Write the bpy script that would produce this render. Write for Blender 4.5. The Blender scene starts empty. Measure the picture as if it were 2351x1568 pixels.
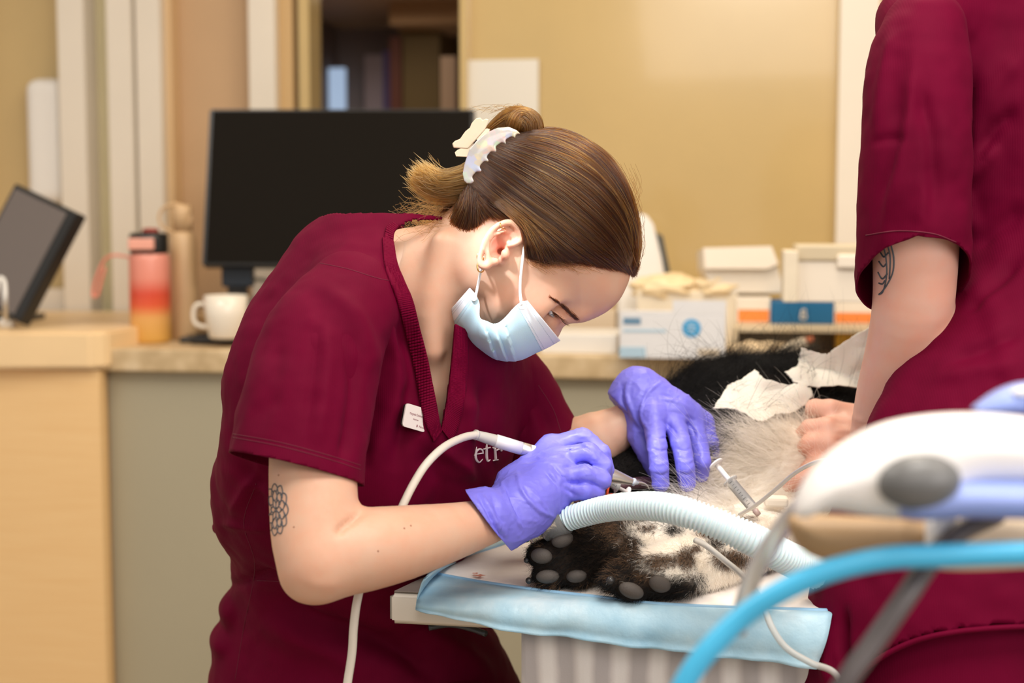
import bpy, bmesh, math, random
import numpy as np
from mathutils import Vector, Matrix
from mathutils.bvhtree import BVHTree

random.seed(7)
rng = np.random.default_rng(11)
col = bpy.context.scene.collection
PI = math.pi

# ------------------------------------------------------------------ camera
IMW, IMH, LENS = 2351.0, 1568.0, 50.0
FP = IMW * LENS / 36.0
CU, CV = IMW / 2, IMH / 2
CAM = np.array([0.0, 0.0, 1.16])
PITCH = math.radians(5.0)
AX = np.array([[1, 0, 0], [0, math.cos(PITCH), -math.sin(PITCH)], [0, math.sin(PITCH), math.cos(PITCH)]])


def C(u, v, d):
    """point seen at photo position (u, v), d metres along the camera axis, in the camera's metric frame (right, forward, up)"""
    return np.array([(u - CU) * d / FP, d, (CV - v) * d / FP])


def W(p):
    """metric camera frame -> world (a rigid motion)"""
    return CAM + np.asarray(p, dtype=float) @ AX


def WP(u, v, d):
    return W(C(u, v, d))


def T(u, v, z):
    """where the sight line through (u, v) meets the horizontal plane z"""
    r = C(u, v, 1.0) @ AX
    return CAM + r * ((z - CAM[2]) / r[2])


def depth(p):
    return float((np.asarray(p) - CAM) @ AX[1])


def proj(p):
    c = (np.asarray(p) - CAM) @ AX.T
    return np.stack([CU + c[..., 0] / c[..., 1] * FP, CV - c[..., 2] / c[..., 1] * FP], -1)


# ------------------------------------------------------------------ colours and materials
def lin(c):
    c = c / 255.0
    return c / 12.92 if c <= 0.04045 else ((c + 0.055) / 1.055) ** 2.4


def rgb(r, g, b):
    return (lin(r), lin(g), lin(b), 1.0)


MATS = {}


class NT:
    def __init__(self, m):
        m.use_nodes = True
        self.m, self.t = m, m.node_tree
        self.n, self.l = self.t.nodes, self.t.links
        self.b = self.n.get('Principled BSDF')

    def new(self, kind, **kw):
        x = self.n.new(kind)
        for k, v in kw.items():
            if k in x.inputs.keys():
                x.inputs[k].default_value = v
            else:
                setattr(x, k, v)
        return x

    def link(self, a, b):
        self.l.new(a, b)

    def coord(self, kind='Object', scale=None):
        tc = self.new('ShaderNodeTexCoord')
        if scale is None:
            return tc.outputs[kind]
        mp = self.new('ShaderNodeMapping')
        mp.inputs['Scale'].default_value = scale
        self.link(tc.outputs[kind], mp.inputs['Vector'])
        return mp.outputs['Vector']

    def ramp(self, src, stops):
        r = self.new('ShaderNodeValToRGB')
        e = r.color_ramp.elements
        while len(e) < len(stops):
            e.new(0.5)
        for k, (p, c) in enumerate(stops):
            e[k].position = p
            e[k].color = c
        self.link(src, r.inputs['Fac'])
        return r.outputs['Color']

    def math(self, op, a, b=None, c=None):
        x = self.new('ShaderNodeMath', operation=op)
        for k, s in enumerate((a, b, c)):
            if s is None:
                continue
            if isinstance(s, (int, float)):
                x.inputs[k].default_value = s
            else:
                self.link(s, x.inputs[k])
        return x.outputs[0]

    def mix(self, fac, a, b):
        x = self.new('ShaderNodeMix', data_type='RGBA')
        for s, i in ((fac, 0), (a, 6), (b, 7)):
            if isinstance(s, (int, float)):
                x.inputs[i].default_value = s
            elif isinstance(s, tuple):
                x.inputs[i].default_value = s
            else:
                self.link(s, x.inputs[i])
        return x.outputs[2]

    def noise(self, scale, detail=3, vec=None, rough=0.55):
        x = self.new('ShaderNodeTexNoise')
        x.inputs['Scale'].default_value = scale
        x.inputs['Detail'].default_value = detail
        x.inputs['Roughness'].default_value = rough
        self.link(vec if vec is not None else self.coord(), x.inputs['Vector'])
        return x.outputs['Fac']

    def bump(self, h, strength=0.3, dist=0.001):
        b = self.new('ShaderNodeBump')
        b.inputs['Strength'].default_value = strength
        b.inputs['Distance'].default_value = dist
        self.link(h, b.inputs['Height'])
        self.link(b.outputs['Normal'], self.b.inputs['Normal'])


def mat(name, base, rough=0.5, metal=0.0, noise=0.0, nscale=40.0, bump=0.0, bscale=300.0, bdist=0.0006, **inp):
    """plain procedural material: base colour with a little noise variation and a fine bump"""
    if name in MATS:
        return MATS[name]
    m = bpy.data.materials.new(name)
    t = NT(m)
    t.b.inputs['Base Color'].default_value = base
    t.b.inputs['Roughness'].default_value = rough
    t.b.inputs['Metallic'].default_value = metal
    for k, v in inp.items():
        t.b.inputs[k.replace('_', ' ')].default_value = v
    if noise > 0:
        n = t.noise(nscale)
        lo = tuple(x * (1 - noise) for x in base[:3]) + (1,)
        hi = tuple(min(1, x * (1 + noise)) for x in base[:3]) + (1,)
        t.link(t.ramp(n, [(0.3, lo), (0.7, hi)]), t.b.inputs['Base Color'])
    if bump > 0:
        t.bump(t.noise(bscale, 4), bump, bdist)
    MATS[name] = m
    return m


# ------------------------------------------------------------------ objects
def children_of(o):
    return [c for c in bpy.data.objects if c.parent == o]


def thing(name, label, cat, loc, group=None):
    o = bpy.data.objects.new(name, None)
    o.empty_display_size = 0.05
    o.location = [float(x) for x in loc]
    col.objects.link(o)
    tag(o, label, cat, group)
    return o


def tag(o, label, cat, group=None):
    o['label'] = label
    o['category'] = cat
    if group:
        o['group'] = group
    return o


def world_of(o):
    if o.parent is None:
        return o.matrix_basis.copy()
    return world_of(o.parent) @ o.matrix_parent_inverse @ o.matrix_basis


def adopt(o, parent):
    if parent is not None:
        o.parent = parent
        o.matrix_parent_inverse = world_of(parent).inverted()
    return o


def mesh_obj(name, verts, faces, mats, parent=None, smooth=True, label=None, fmat=None, cam=False):
    """one mesh object; verts in world metres (cam=True: in the camera's metric frame)"""
    verts = np.asarray(verts, dtype=float)
    if cam:
        verts = W(verts)
    me = bpy.data.meshes.new(name)
    me.from_pydata(verts.tolist(), [], [list(map(int, f)) for f in faces])
    if not isinstance(mats, (list, tuple)):
        mats = [mats]
    for m in mats:
        me.materials.append(m)
    if fmat is not None:
        me.polygons.foreach_set('material_index', np.asarray(fmat, dtype=np.int32))
    if smooth:
        me.polygons.foreach_set('use_smooth', np.ones(len(me.polygons), dtype=bool))
    me.update()
    o = bpy.data.objects.new(name, me)
    col.objects.link(o)
    if label:
        o['label'] = label
    return adopt(o, parent)


def bm_obj(name, bm, mats, parent=None, smooth=False, label=None):
    bmesh.ops.recalc_face_normals(bm, faces=bm.faces[:])
    me = bpy.data.meshes.new(name)
    bm.to_mesh(me)
    bm.free()
    if not isinstance(mats, (list, tuple)):
        mats = [mats]
    for m in mats:
        me.materials.append(m)
    if smooth:
        me.polygons.foreach_set('use_smooth', np.ones(len(me.polygons), dtype=bool))
    o = bpy.data.objects.new(name, me)
    col.objects.link(o)
    if label:
        o['label'] = label
    return adopt(o, parent)


def add_box(bm, o, ex, ey, ez, bevel=0.0, seg=2, mi=0):
    """box with corner o and edge vectors ex, ey, ez"""
    o, ex, ey, ez = [Vector([float(x) for x in q]) for q in (o, ex, ey, ez)]
    vs = [bm.verts.new(o + ex * a + ey * b + ez * c) for a in (0, 1) for b in (0, 1) for c in (0, 1)]
    F = [(0, 1, 3, 2), (4, 6, 7, 5), (0, 4, 5, 1), (2, 3, 7, 6), (0, 2, 6, 4), (1, 5, 7, 3)]
    fs = [bm.faces.new([vs[i] for i in f]) for f in F]
    for f in fs:
        f.material_index = mi
    if bevel > 0:
        es = list({e for f in fs for e in f.edges})
        r = bmesh.ops.bevel(bm, geom=es, offset=bevel, segments=seg, affect='EDGES', profile=0.5)
        for f in r['faces']:
            f.material_index = mi
    return fs


def box(name, o, ex, ey, ez, m, parent=None, bevel=0.0, seg=2, label=None):
    bm = bmesh.new()
    add_box(bm, o, ex, ey, ez, bevel, seg)
    return bm_obj(name, bm, m, parent, smooth=False, label=label)


def catmull(P, n):
    """resample a polyline of points (any dimension) to n smooth points"""
    P = np.asarray(P, dtype=float)
    if len(P) == 2:
        t = np.linspace(0, 1, n)[:, None]
        return P[0] * (1 - t) + P[1] * t
    Q = np.vstack([2 * P[0] - P[1], P, 2 * P[-1] - P[-2]])
    m = len(P) - 1
    tt = np.linspace(0, m, n)
    i = np.minimum(tt.astype(int), m - 1)
    t = (tt - i)[:, None]
    a, b, c, d = Q[i], Q[i + 1], Q[i + 2], Q[i + 3]
    return 0.5 * (2 * b + (c - a) * t + (2 * a - 5 * b + 4 * c - d) * t * t + (3 * b - a - 3 * c + d) * t ** 3)


def tube_geo(P, R, n=12, cap=True, flat=None):
    """tube along points P with radii R -> verts, faces (parallel-transported rings)"""
    P = np.asarray(P, dtype=float)
    R = np.broadcast_to(np.asarray(R, dtype=float), (len(P),))
    Tg = np.gradient(P, axis=0)
    Tg /= np.linalg.norm(Tg, axis=1)[:, None] + 1e-12
    a = np.array([0, 0, 1.0]) if abs(Tg[0][2]) < 0.9 else np.array([1.0, 0, 0])
    nrm = np.cross(Tg[0], a)
    nrm /= np.linalg.norm(nrm)
    V, F = [], []
    an = np.linspace(0, 2 * PI, n, endpoint=False)
    for i in range(len(P)):
        nrm = nrm - Tg[i] * (nrm @ Tg[i])
        nrm /= np.linalg.norm(nrm) + 1e-12
        bn = np.cross(Tg[i], nrm)
        V.append(P[i] + R[i] * (np.cos(an)[:, None] * nrm + np.sin(an)[:, None] * bn * (flat or 1.0)))
    V = np.vstack(V)
    for i in range(len(P) - 1):
        for j in range(n):
            k = (j + 1) % n
            F.append((i * n + j, i * n + k, (i + 1) * n + k, (i + 1) * n + j))
    if cap:
        F.append(tuple(range(n - 1, -1, -1)))
        F.append(tuple((len(P) - 1) * n + j for j in range(n)))
    return V, F


def tube(name, P, R, m, parent=None, n=12, res=None, cam=False, label=None, flat=None, cap=True):
    P = np.asarray(P, dtype=float)
    R = np.broadcast_to(np.asarray(R, dtype=float), (len(P),))
    if res:
        X = catmull(np.hstack([P, R[:, None]]), res)
        P, R = X[:, :3], X[:, 3]
    V, F = tube_geo(P, R, n, cap, flat)
    return mesh_obj(name, V, F, m, parent, True, label, cam=cam)


def lathe_geo(prof, n=32, axis_o=(0, 0, 0), ax=(0, 0, 1)):
    """surface of revolution of (radius, height) pairs about ax through axis_o"""
    ax = np.asarray(ax, dtype=float)
    ax /= np.linalg.norm(ax)
    a = np.array([1.0, 0, 0]) if abs(ax[0]) < 0.9 else np.array([0, 1.0, 0])
    e1 = np.cross(ax, a)
    e1 /= np.linalg.norm(e1)
    e2 = np.cross(ax, e1)
    an = np.linspace(0, 2 * PI, n, endpoint=False)
    V = np.vstack([np.asarray(axis_o) + ax * h + r * (np.cos(an)[:, None] * e1 + np.sin(an)[:, None] * e2) for r, h in prof])
    F = []
    for i in range(len(prof) - 1):
        for j in range(n):
            k = (j + 1) % n
            F.append((i * n + j, i * n + k, (i + 1) * n + k, (i + 1) * n + j))
    if prof[0][0] > 1e-6:
        F.append(tuple(range(n - 1, -1, -1)))
    if prof[-1][0] > 1e-6:
        F.append(tuple((len(prof) - 1) * n + j for j in range(n)))
    return V, F


def lathe(name, prof, o, ax, m, parent=None, n=32, label=None, smooth=True, cam=False):
    V, F = lathe_geo(prof, n, o, ax)
    ob = mesh_obj(name, V, F, m, parent, smooth, label, cam=cam)
    return ob


def join_geo(parts):
    V, F, M, k = [], [], [], 0
    for p in parts:
        v, f = p[0], p[1]
        mi = p[2] if len(p) > 2 else 0
        V.append(np.asarray(v, dtype=float))
        F += [tuple(int(i) + k for i in q) for q in f]
        M += [mi] * len(f)
        k += len(v)
    return np.vstack(V), F, M


def solidify(o, t, offset=-1.0):
    md = o.modifiers.new('thickness', 'SOLIDIFY')
    md.thickness = t
    md.offset = offset
    return o


def subsurf(o, n=1):
    md = o.modifiers.new('smooth', 'SUBSURF')
    md.levels = n
    md.render_levels = n
    return o


# ------------------------------------------------------------------ distance fields meshed with surface nets
class Vol:
    def __init__(self, lo, hi, h):
        self.lo, self.h = np.asarray(lo, dtype=float), h
        self.n = np.ceil((np.asarray(hi) - self.lo) / h).astype(int) + 1
        self.F = np.full(self.n, 1.0, dtype=np.float32)
        self.ax = [(self.lo[i] + h * np.arange(self.n[i])).astype(np.float32) for i in range(3)]

    def region(self, lo, hi):
        s = []
        for i in range(3):
            a = int(max(0, math.floor((lo[i] - self.lo[i]) / self.h)))
            b = int(min(self.n[i], math.ceil((hi[i] - self.lo[i]) / self.h) + 1))
            if b <= a:
                return None
            s.append(slice(a, b))
        return tuple(s)

    def grid(self, s):
        return (self.ax[0][s[0]][:, None, None], self.ax[1][s[1]][None, :, None], self.ax[2][s[2]][None, None, :])

    def put(self, s, d, k=0.0, op='u'):
        A = self.F[s]
        d = d.astype(np.float32)
        if op == 'u':
            if k > 0:
                hh = np.maximum(k - np.abs(A - d), 0) / k
                self.F[s] = np.minimum(A, d) - hh * hh * (k / 4)
            else:
                self.F[s] = np.minimum(A, d)
        else:
            if k > 0:
                hh = np.maximum(k - np.abs(A + d), 0) / k
                self.F[s] = np.maximum(A, -d) + hh * hh * (k / 4)
            else:
                self.F[s] = np.maximum(A, -d)

    def cap(self, a, b, ra, rb, k=0.0, op='u'):
        a, b = np.asarray(a, dtype=float), np.asarray(b, dtype=float)
        m = max(ra, rb) + k + 4 * self.h
        s = self.region(np.minimum(a, b) - m, np.maximum(a, b) + m)
        if s is None:
            return
        X, Y, Z = self.grid(s)
        v = b - a
        L = float(v @ v) + 1e-12
        t = np.clip(((X - a[0]) * v[0] + (Y - a[1]) * v[1] + (Z - a[2]) * v[2]) / L, 0, 1)
        d = np.sqrt((X - a[0] - t * v[0]) ** 2 + (Y - a[1] - t * v[1]) ** 2 + (Z - a[2] - t * v[2]) ** 2) - (ra + (rb - ra) * t)
        self.put(s, d, k, op)

    def chain(self, P, R, k=0.0, kk=0.0, res=None, op='u'):
        X = np.hstack([np.array([np.asarray(p, dtype=float) for p in P]), np.asarray(R, dtype=float)[:, None]])
        if res:
            X = catmull(X, res)
        m = X[:, 3].max() + k + 4 * self.h
        s = self.region(X[:, :3].min(0) - m, X[:, :3].max(0) + m)
        if s is None:
            return
        X0, Y0, Z0 = self.grid(s)
        D = np.full(self.F[s].shape, 1.0, dtype=np.float32)
        for i in range(len(X) - 1):
            a, b, ra, rb = X[i, :3], X[i + 1, :3], X[i, 3], X[i + 1, 3]
            v = b - a
            L = float(v @ v) + 1e-12
            t = np.clip(((X0 - a[0]) * v[0] + (Y0 - a[1]) * v[1] + (Z0 - a[2]) * v[2]) / L, 0, 1)
            d = np.sqrt((X0 - a[0] - t * v[0]) ** 2 + (Y0 - a[1] - t * v[1]) ** 2 + (Z0 - a[2] - t * v[2]) ** 2) - (ra + (rb - ra) * t)
            D = np.minimum(D, d)
        self.put(s, D, k, op)

    def ell(self, c, r, k=0.0, axes=None, op='u'):
        """ellipsoid: centre, radii, rows of axes = its directions"""
        c, r = np.asarray(c, dtype=float), np.asarray(r, dtype=float)
        m = r.max() + k + 4 * self.h
        s = self.region(c - m, c + m)
        if s is None:
            return
        X, Y, Z = self.grid(s)
        E = np.eye(3) if axes is None else np.asarray(axes, dtype=float)
        q = [(X - c[0]) * E[i][0] + (Y - c[1]) * E[i][1] + (Z - c[2]) * E[i][2] for i in range(3)]
        k0 = np.sqrt(sum((q[i] / r[i]) ** 2 for i in range(3)))
        k1 = np.sqrt(sum((q[i] / r[i] ** 2) ** 2 for i in range(3))) + 1e-9
        self.put(s, k0 * (k0 - 1) / k1, k, op)

    def eltube(self, S, k=0.0, res=None, kk=0.01):
        """sections (centre, rx, ry, ang): elliptical in the right/forward plane, ang turns rx towards forward"""
        A = np.array([list(c) + [rx, ry, an] for c, rx, ry, an in S], dtype=float)
        A = catmull(A, res or len(S) * 3)
        m = A[:, 3:5].max() + k + 4 * self.h
        s = self.region(A[:, :3].min(0) - m, A[:, :3].max(0) + m)
        if s is None:
            return
        X, Y, Z = self.grid(s)
        D = np.full(self.F[s].shape, 1.0, dtype=np.float32)
        for i in range(len(A) - 1):
            a, b = A[i], A[i + 1]
            v = b[:3] - a[:3]
            L = float(v @ v) + 1e-12
            tr = ((X - a[0]) * v[0] + (Y - a[1]) * v[1] + (Z - a[2]) * v[2]) / L
            t = np.clip(tr, 0, 1)
            c = [a[j] + t * v[j] for j in range(3)]
            rx, ry, an = (a[j] + t * (b[j] - a[j]) for j in (3, 4, 5))
            ca, sa = np.cos(an), np.sin(an)
            dx, dy, dz = X - c[0], Y - c[1], Z - c[2]
            p, q = dx * ca + dy * sa, -dx * sa + dy * ca
            rm = np.minimum(rx, ry)
            k0 = np.sqrt((p / rx) ** 2 + (q / ry) ** 2 + (dz / rm) ** 2)
            k1 = np.sqrt((p / rx ** 2) ** 2 + (q / ry ** 2) ** 2 + (dz / rm ** 2) ** 2) + 1e-9
            D = np.minimum(D, k0 * (k0 - 1) / k1)
        self.put(s, D, k)

    def inflate(self, poly, mid, R, Wf, k=0.0, op='u', grow=0.0):
        """closed outline in the right/up plane at depth mid, swollen to half-thickness Wf(x, z) with edge rounding R"""
        poly = np.asarray(poly, dtype=float)
        lo = np.array([poly[:, 0].min(), mid - 0.2, poly[:, 1].min()]) - R - k
        hi = np.array([poly[:, 0].max(), mid + 0.2, poly[:, 1].max()]) + R + k
        s = self.region(lo, hi)
        if s is None:
            return
        x, z = self.ax[0][s[0]], self.ax[2][s[2]]
        GX, GZ = np.meshgrid(x, z, indexing='ij')
        e = poly_sd(poly, GX.ravel(), GZ.ravel()).reshape(GX.shape) + grow
        q = smax0(R - e, 0.006)
        w = Wf(GX, GZ) if callable(Wf) else np.full_like(GX, Wf)
        Y = self.ax[1][s[1]][None, :, None] - mid
        d = np.sqrt(q[:, None, :] ** 2 + (Y * (R / w)[:, None, :]) ** 2) - R
        d = d * np.minimum(1, (w / R))[:, None, :]
        self.put(s, d, k, op)

    def mesh(self):
        return nets(self.F, self.lo, self.h)


def smax0(x, w):
    return 0.5 * (x + np.sqrt(x * x + w * w))


def poly_sd(P, x, z):
    """signed distance to a closed polygon, positive inside"""
    d = np.full(x.shape, 1e9)
    ins = np.zeros(x.shape, dtype=bool)
    n = len(P)
    for i in range(n):
        a, b = P[i], P[(i + 1) % n]
        v = b - a
        t = np.clip(((x - a[0]) * v[0] + (z - a[1]) * v[1]) / (v @ v + 1e-15), 0, 1)
        d = np.minimum(d, (x - a[0] - t * v[0]) ** 2 + (z - a[1] - t * v[1]) ** 2)
        c = ((a[1] > z) != (b[1] > z)) & (x < (b[0] - a[0]) * (z - a[1]) / (b[1] - a[1] + 1e-15) + a[0])
        ins ^= c
    d = np.sqrt(d)
    return np.where(ins, d, -d)


def smooth_poly(P, n):
    P = np.asarray(P, dtype=float)
    Q = np.vstack([P[-2:], P, P[:3]])
    X = catmull(Q, (len(Q) - 1) * 8 + 1)
    X = X[16:16 + 8 * len(P)]
    return X[:: max(1, int(len(X) / n))]


def nets(F, lo, h):
    s = F < 0
    n = np.array(F.shape) - 1
    c = np.zeros(n, dtype=np.int8)
    for i in (0, 1):
        for j in (0, 1):
            for k in (0, 1):
                c += s[i:n[0] + i, j:n[1] + j, k:n[2] + k]
    cells = np.argwhere((c > 0) & (c < 8))
    idx = np.full(n, -1, dtype=np.int32)
    idx[tuple(cells.T)] = np.arange(len(cells))
    corner = {}
    for i in (0, 1):
        for j in (0, 1):
            for k in (0, 1):
                corner[i, j, k] = F[cells[:, 0] + i, cells[:, 1] + j, cells[:, 2] + k]
    acc = np.zeros((len(cells), 3))
    cnt = np.zeros(len(cells))
    keys = list(corner)
    for a in keys:
        for ax in range(3):
            if a[ax] == 1:
                continue
            b = list(a)
            b[ax] = 1
            b = tuple(b)
            fa, fb = corner[a], corner[b]
            m = (fa < 0) != (fb < 0)
            t = np.where(m, fa / np.where(m, fa - fb, 1), 0)
            p = np.tile(np.array(a, dtype=float), (len(cells), 1))
            p[:, ax] = t
            acc[m] += p[m]
            cnt[m] += 1
    V = np.asarray(lo) + h * (cells + acc / cnt[:, None])
    Fs = []
    for ax in range(3):
        sl0 = [slice(0, None)] * 3
        sl1 = [slice(0, None)] * 3
        sl0[ax], sl1[ax] = slice(0, -1), slice(1, None)
        e = np.argwhere(s[tuple(sl0)] != s[tuple(sl1)])
        o1, o2 = (ax + 1) % 3, (ax + 2) % 3
        ok = (e[:, o1] > 0) & (e[:, o2] > 0) & (e[:, o1] < F.shape[o1] - 1) & (e[:, o2] < F.shape[o2] - 1)
        e = e[ok]
        d1, d2 = np.zeros(3, dtype=int), np.zeros(3, dtype=int)
        d1[o1], d2[o2] = 1, 1
        q = np.stack([idx[tuple((e - d1 - d2).T)], idx[tuple((e - d2).T)], idx[tuple(e.T)], idx[tuple((e - d1).T)]], 1)
        flip = s[tuple(e.T)]
        q[~flip] = q[~flip][:, ::-1]
        Fs.append(q)
    return V, np.vstack(Fs)


def vnormals(V, F):
    F = np.asarray(F)
    fn = np.cross(V[F[:, 2]] - V[F[:, 0]], V[F[:, 3]] - V[F[:, 1]])
    N = np.zeros_like(V)
    for i in range(4):
        np.add.at(N, F[:, i], fn)
    return N / (np.linalg.norm(N, axis=1)[:, None] + 1e-12)


def relax(V, F, it=1, w=0.5):
    F = np.asarray(F)
    for _ in range(it):
        S = np.zeros_like(V)
        c = np.zeros(len(V))
        for i in range(4):
            for j in (F[:, (i + 1) % 4], F[:, (i - 1) % 4]):
                np.add.at(S, F[:, i], V[j])
                np.add.at(c, F[:, i], 1)
        V = V * (1 - w) + w * S / np.maximum(c, 1)[:, None]
    return V


def pdist(V, P, taper=True):
    """distance of each vertex to polyline P, and how far along it (0..1)"""
    P = np.asarray(P, dtype=float)
    best = np.full(len(V), 1e9)
    tt = np.zeros(len(V))
    m = len(P) - 1
    for i in range(m):
        a, v = P[i], P[i + 1] - P[i]
        t = np.clip(((V - a) @ v) / (v @ v + 1e-12), 0, 1)
        d = np.linalg.norm(V - a - t[:, None] * v, axis=1)
        k = d < best
        best[k] = d[k]
        tt[k] = (i + t[k]) / m
    return best, tt


def folds_uv(V, N, lines, d0, near=True):
    """raise (amp > 0) or press in (amp < 0) soft folds along photo-traced lines on the side of a garment turned to the camera frame's front"""
    U = np.stack([CU + V[:, 0] / V[:, 1] * FP, CV - V[:, 2] / V[:, 1] * FP], 1)
    out = np.zeros(len(V))
    face = np.clip(-N[:, 1] * 2.0 + 0.6, 0, 1)
    for pts, amp, wid in lines:
        d, t = pdist(U, catmull(pts, max(3, 5 * len(pts))))
        tp = np.minimum(1, np.minimum(t, 1 - t) * 4 + 0.15)
        out += amp * tp * np.exp(-(d / wid) ** 2) * face
    return V + N * out[:, None]


_lat = {}


def vnoise(V, scale, seed=0):
    """smooth value noise in -1..1 at points V"""
    key = seed
    if key not in _lat:
        _lat[key] = np.random.default_rng(100 + seed).uniform(-1, 1, (32, 32, 32))
    L = _lat[key]
    p = np.asarray(V) * scale
    i = np.floor(p).astype(int)
    f = p - i
    f = f * f * (3 - 2 * f)
    r = 0
    for a in (0, 1):
        for b in (0, 1):
            for c in (0, 1):
                w = (f[:, 0] if a else 1 - f[:, 0]) * (f[:, 1] if b else 1 - f[:, 1]) * (f[:, 2] if c else 1 - f[:, 2])
                r = r + w * L[(i[:, 0] + a) % 32, (i[:, 1] + b) % 32, (i[:, 2] + c) % 32]
    return r


def crumple(V, scale, seed):
    """ridged noise: sharp creases, 0..1"""
    return 1 - np.abs(vnoise(V, scale, seed)) * 1.6


def strands(name, P, R, m, parent=None, label=None):
    """hair strands; P: (count, points, 3) in world metres, R: radii per point"""
    n, k = P.shape[:2]
    hc = bpy.data.hair_curves.new(name)
    hc.add_curves([k] * n)
    hc.attributes['position'].data.foreach_set('vector', np.ascontiguousarray(P, dtype=np.float32).ravel())
    ra = hc.attributes.get('radius') or hc.attributes.new('radius', 'FLOAT', 'POINT')
    ra.data.foreach_set('value', np.ascontiguousarray(np.broadcast_to(R, (n, k)), dtype=np.float32).ravel())
    hc.materials.append(m)
    o = bpy.data.objects.new(name, hc)
    col.objects.link(o)
    if label:
        o['label'] = label
    return adopt(o, parent)


def cut_plane(V, F, p, nrm, keep=None):
    """cut a quad mesh cleanly by a plane, dropping what lies on the +nrm side (keep(verts) marks verts that are never dropped)"""
    bm = bmesh.new()
    vs = [bm.verts.new(v) for v in V]
    for f in F:
        try:
            bm.faces.new([vs[i] for i in f])
        except ValueError:
            pass
    bm.verts.index_update()
    if keep is None:
        geom = bm.verts[:] + bm.edges[:] + bm.faces[:]
        bmesh.ops.bisect_plane(bm, geom=geom, plane_co=Vector(p), plane_no=Vector(nrm), clear_outer=True)
    else:
        K = keep(np.asarray(V))
        fs = [f for f in bm.faces if not all(K[v.index] for v in f.verts)]
        es = list({e for f in fs for e in f.edges})
        vv = list({v for f in fs for v in f.verts})
        bmesh.ops.bisect_plane(bm, geom=vv + es + fs, plane_co=Vector(p), plane_no=Vector(nrm))
        nn, pp = Vector(nrm), Vector(p)
        bm.verts.ensure_lookup_table()
        A = np.array([v.co[:] for v in bm.verts])
        K2 = keep(A)
        bm.verts.index_update()
        dead = [f for f in bm.faces if (f.calc_center_median() - pp).dot(nn) > 1e-6 and not K2[[v.index for v in f.verts]].all()]
        bmesh.ops.delete(bm, geom=dead, context='FACES')
    bm.verts.index_update()
    V2 = np.array([v.co[:] for v in bm.verts])
    F2 = [[v.index for v in f.verts] for f in bm.faces]
    bm.free()
    return V2, F2


def bvh_of(V, F):
    return BVHTree.FromPolygons([Vector(v) for v in V], [list(map(int, f)) for f in F])


def cast(bvh, u, v, lift=0.0):
    """camera-frame point where the sight line (u, v) first meets the surface, lifted along its normal"""
    d = Vector(C(u, v, 1.0)).normalized()
    h = bvh.ray_cast(Vector((0, 0, 0)), d)
    if h[0] is None:
        return None
    n = h[1] if h[1].dot(d) < 0 else -h[1]
    return np.array(h[0] + n * lift)


def prism_geo(poly, t, axes, o, bow=None):
    """outline (a, b pairs) extruded t along axes[2]; axes rows = a, b, normal directions"""
    poly = np.asarray(poly, dtype=float)
    n = len(poly)
    A = np.asarray(axes, dtype=float)
    base = np.asarray(o) + poly @ A[:2]
    if bow is not None:
        base = base + np.array([bow(a, b) for a, b in poly])[:, None] * A[2]
    V = np.vstack([base, base + A[2] * t])
    F = [tuple(range(n - 1, -1, -1)), tuple(range(n, 2 * n))]
    F += [(i, (i + 1) % n, n + (i + 1) % n, n + i) for i in range(n)]
    return V, F
# ------------------------------------------------------------------ camera, lamps, world
cd = bpy.data.cameras.new('camera')
cd.lens = LENS
cd.sensor_width = 36.0
cd.clip_start = 0.02
cd.dof.use_dof = True
cd.dof.focus_distance = 1.43
cd.dof.aperture_fstop = 3.6
cam = bpy.data.objects.new('camera', cd)
cam.location = CAM.tolist()
cam.rotation_euler = (PI / 2 - PITCH, 0, 0)
col.objects.link(cam)
sc = bpy.context.scene
sc.camera = cam
sc.view_settings.view_transform = 'Standard'
sc.view_settings.look = 'None'
sc.view_settings.gamma = 1.0
sc.view_settings.exposure = 0.0
sc.cycles.use_denoising = True
sc.cycles.max_bounces = 7
sc.cycles.diffuse_bounces = 4
sc.cycles.glossy_bounces = 3
sc.cycles.transmission_bounces = 6
sc.cycles.transparent_max_bounces = 10
sc.cycles.caustics_reflective = False
sc.cycles.caustics_refractive = False

wd = bpy.data.worlds.new('room_light')
sc.world = wd
wd.use_nodes = True
wd.node_tree.nodes['Background'].inputs['Color'].default_value = (1.0, 0.94, 0.87, 1)
wd.node_tree.nodes['Background'].inputs['Strength'].default_value = 0.58


def area(name, loc, size, power, color, target=None, sy=None):
    l = bpy.data.lights.new(name, 'AREA')
    l.shape = 'RECTANGLE'
    l.size, l.size_y = size, sy or size
    l.energy = power
    l.color = color
    o = bpy.data.objects.new(name, l)
    o.location = loc
    d = Vector(target) - Vector(loc) if target is not None else Vector((0, 0, -1))
    o.rotation_euler = d.to_track_quat('-Z', 'Y').to_euler()
    col.objects.link(o)
    return o


area('ceiling_lamp', (0.2, 2.4, 2.5), 1.2, 8, (1.0, 0.86, 0.68), sy=0.5)
area('ceiling_lamp', (-1.2, 1.5, 2.5), 0.9, 20, (1.0, 0.96, 0.9))
area('ceiling_lamp', (1.2, 0.6, 2.5), 0.9, 16, (1.0, 0.9, 0.78))
area('ceiling_lamp', (0.0, -0.8, 2.4), 1.2, 17, (1.0, 0.94, 0.88), target=(0.0, 1.4, 1.0))
area('face_fill_light', (1.0, 0.05, 1.45), 0.8, 9, (1.0, 0.94, 0.92), target=(0.12, 1.45, 1.1))  # fill light added at camera right to brighten the vet's face
area('table_fill_light', (0.25, 0.75, 2.3), 0.55, 17, (1.0, 0.95, 0.88), target=(0.25, 1.5, 0.85))  # unseen fill light added overhead to brighten the pad and dog
area('ceiling_lamp', (0.45, 2.0, 2.35), 0.4, 9, (1.0, 0.88, 0.70))

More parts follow.
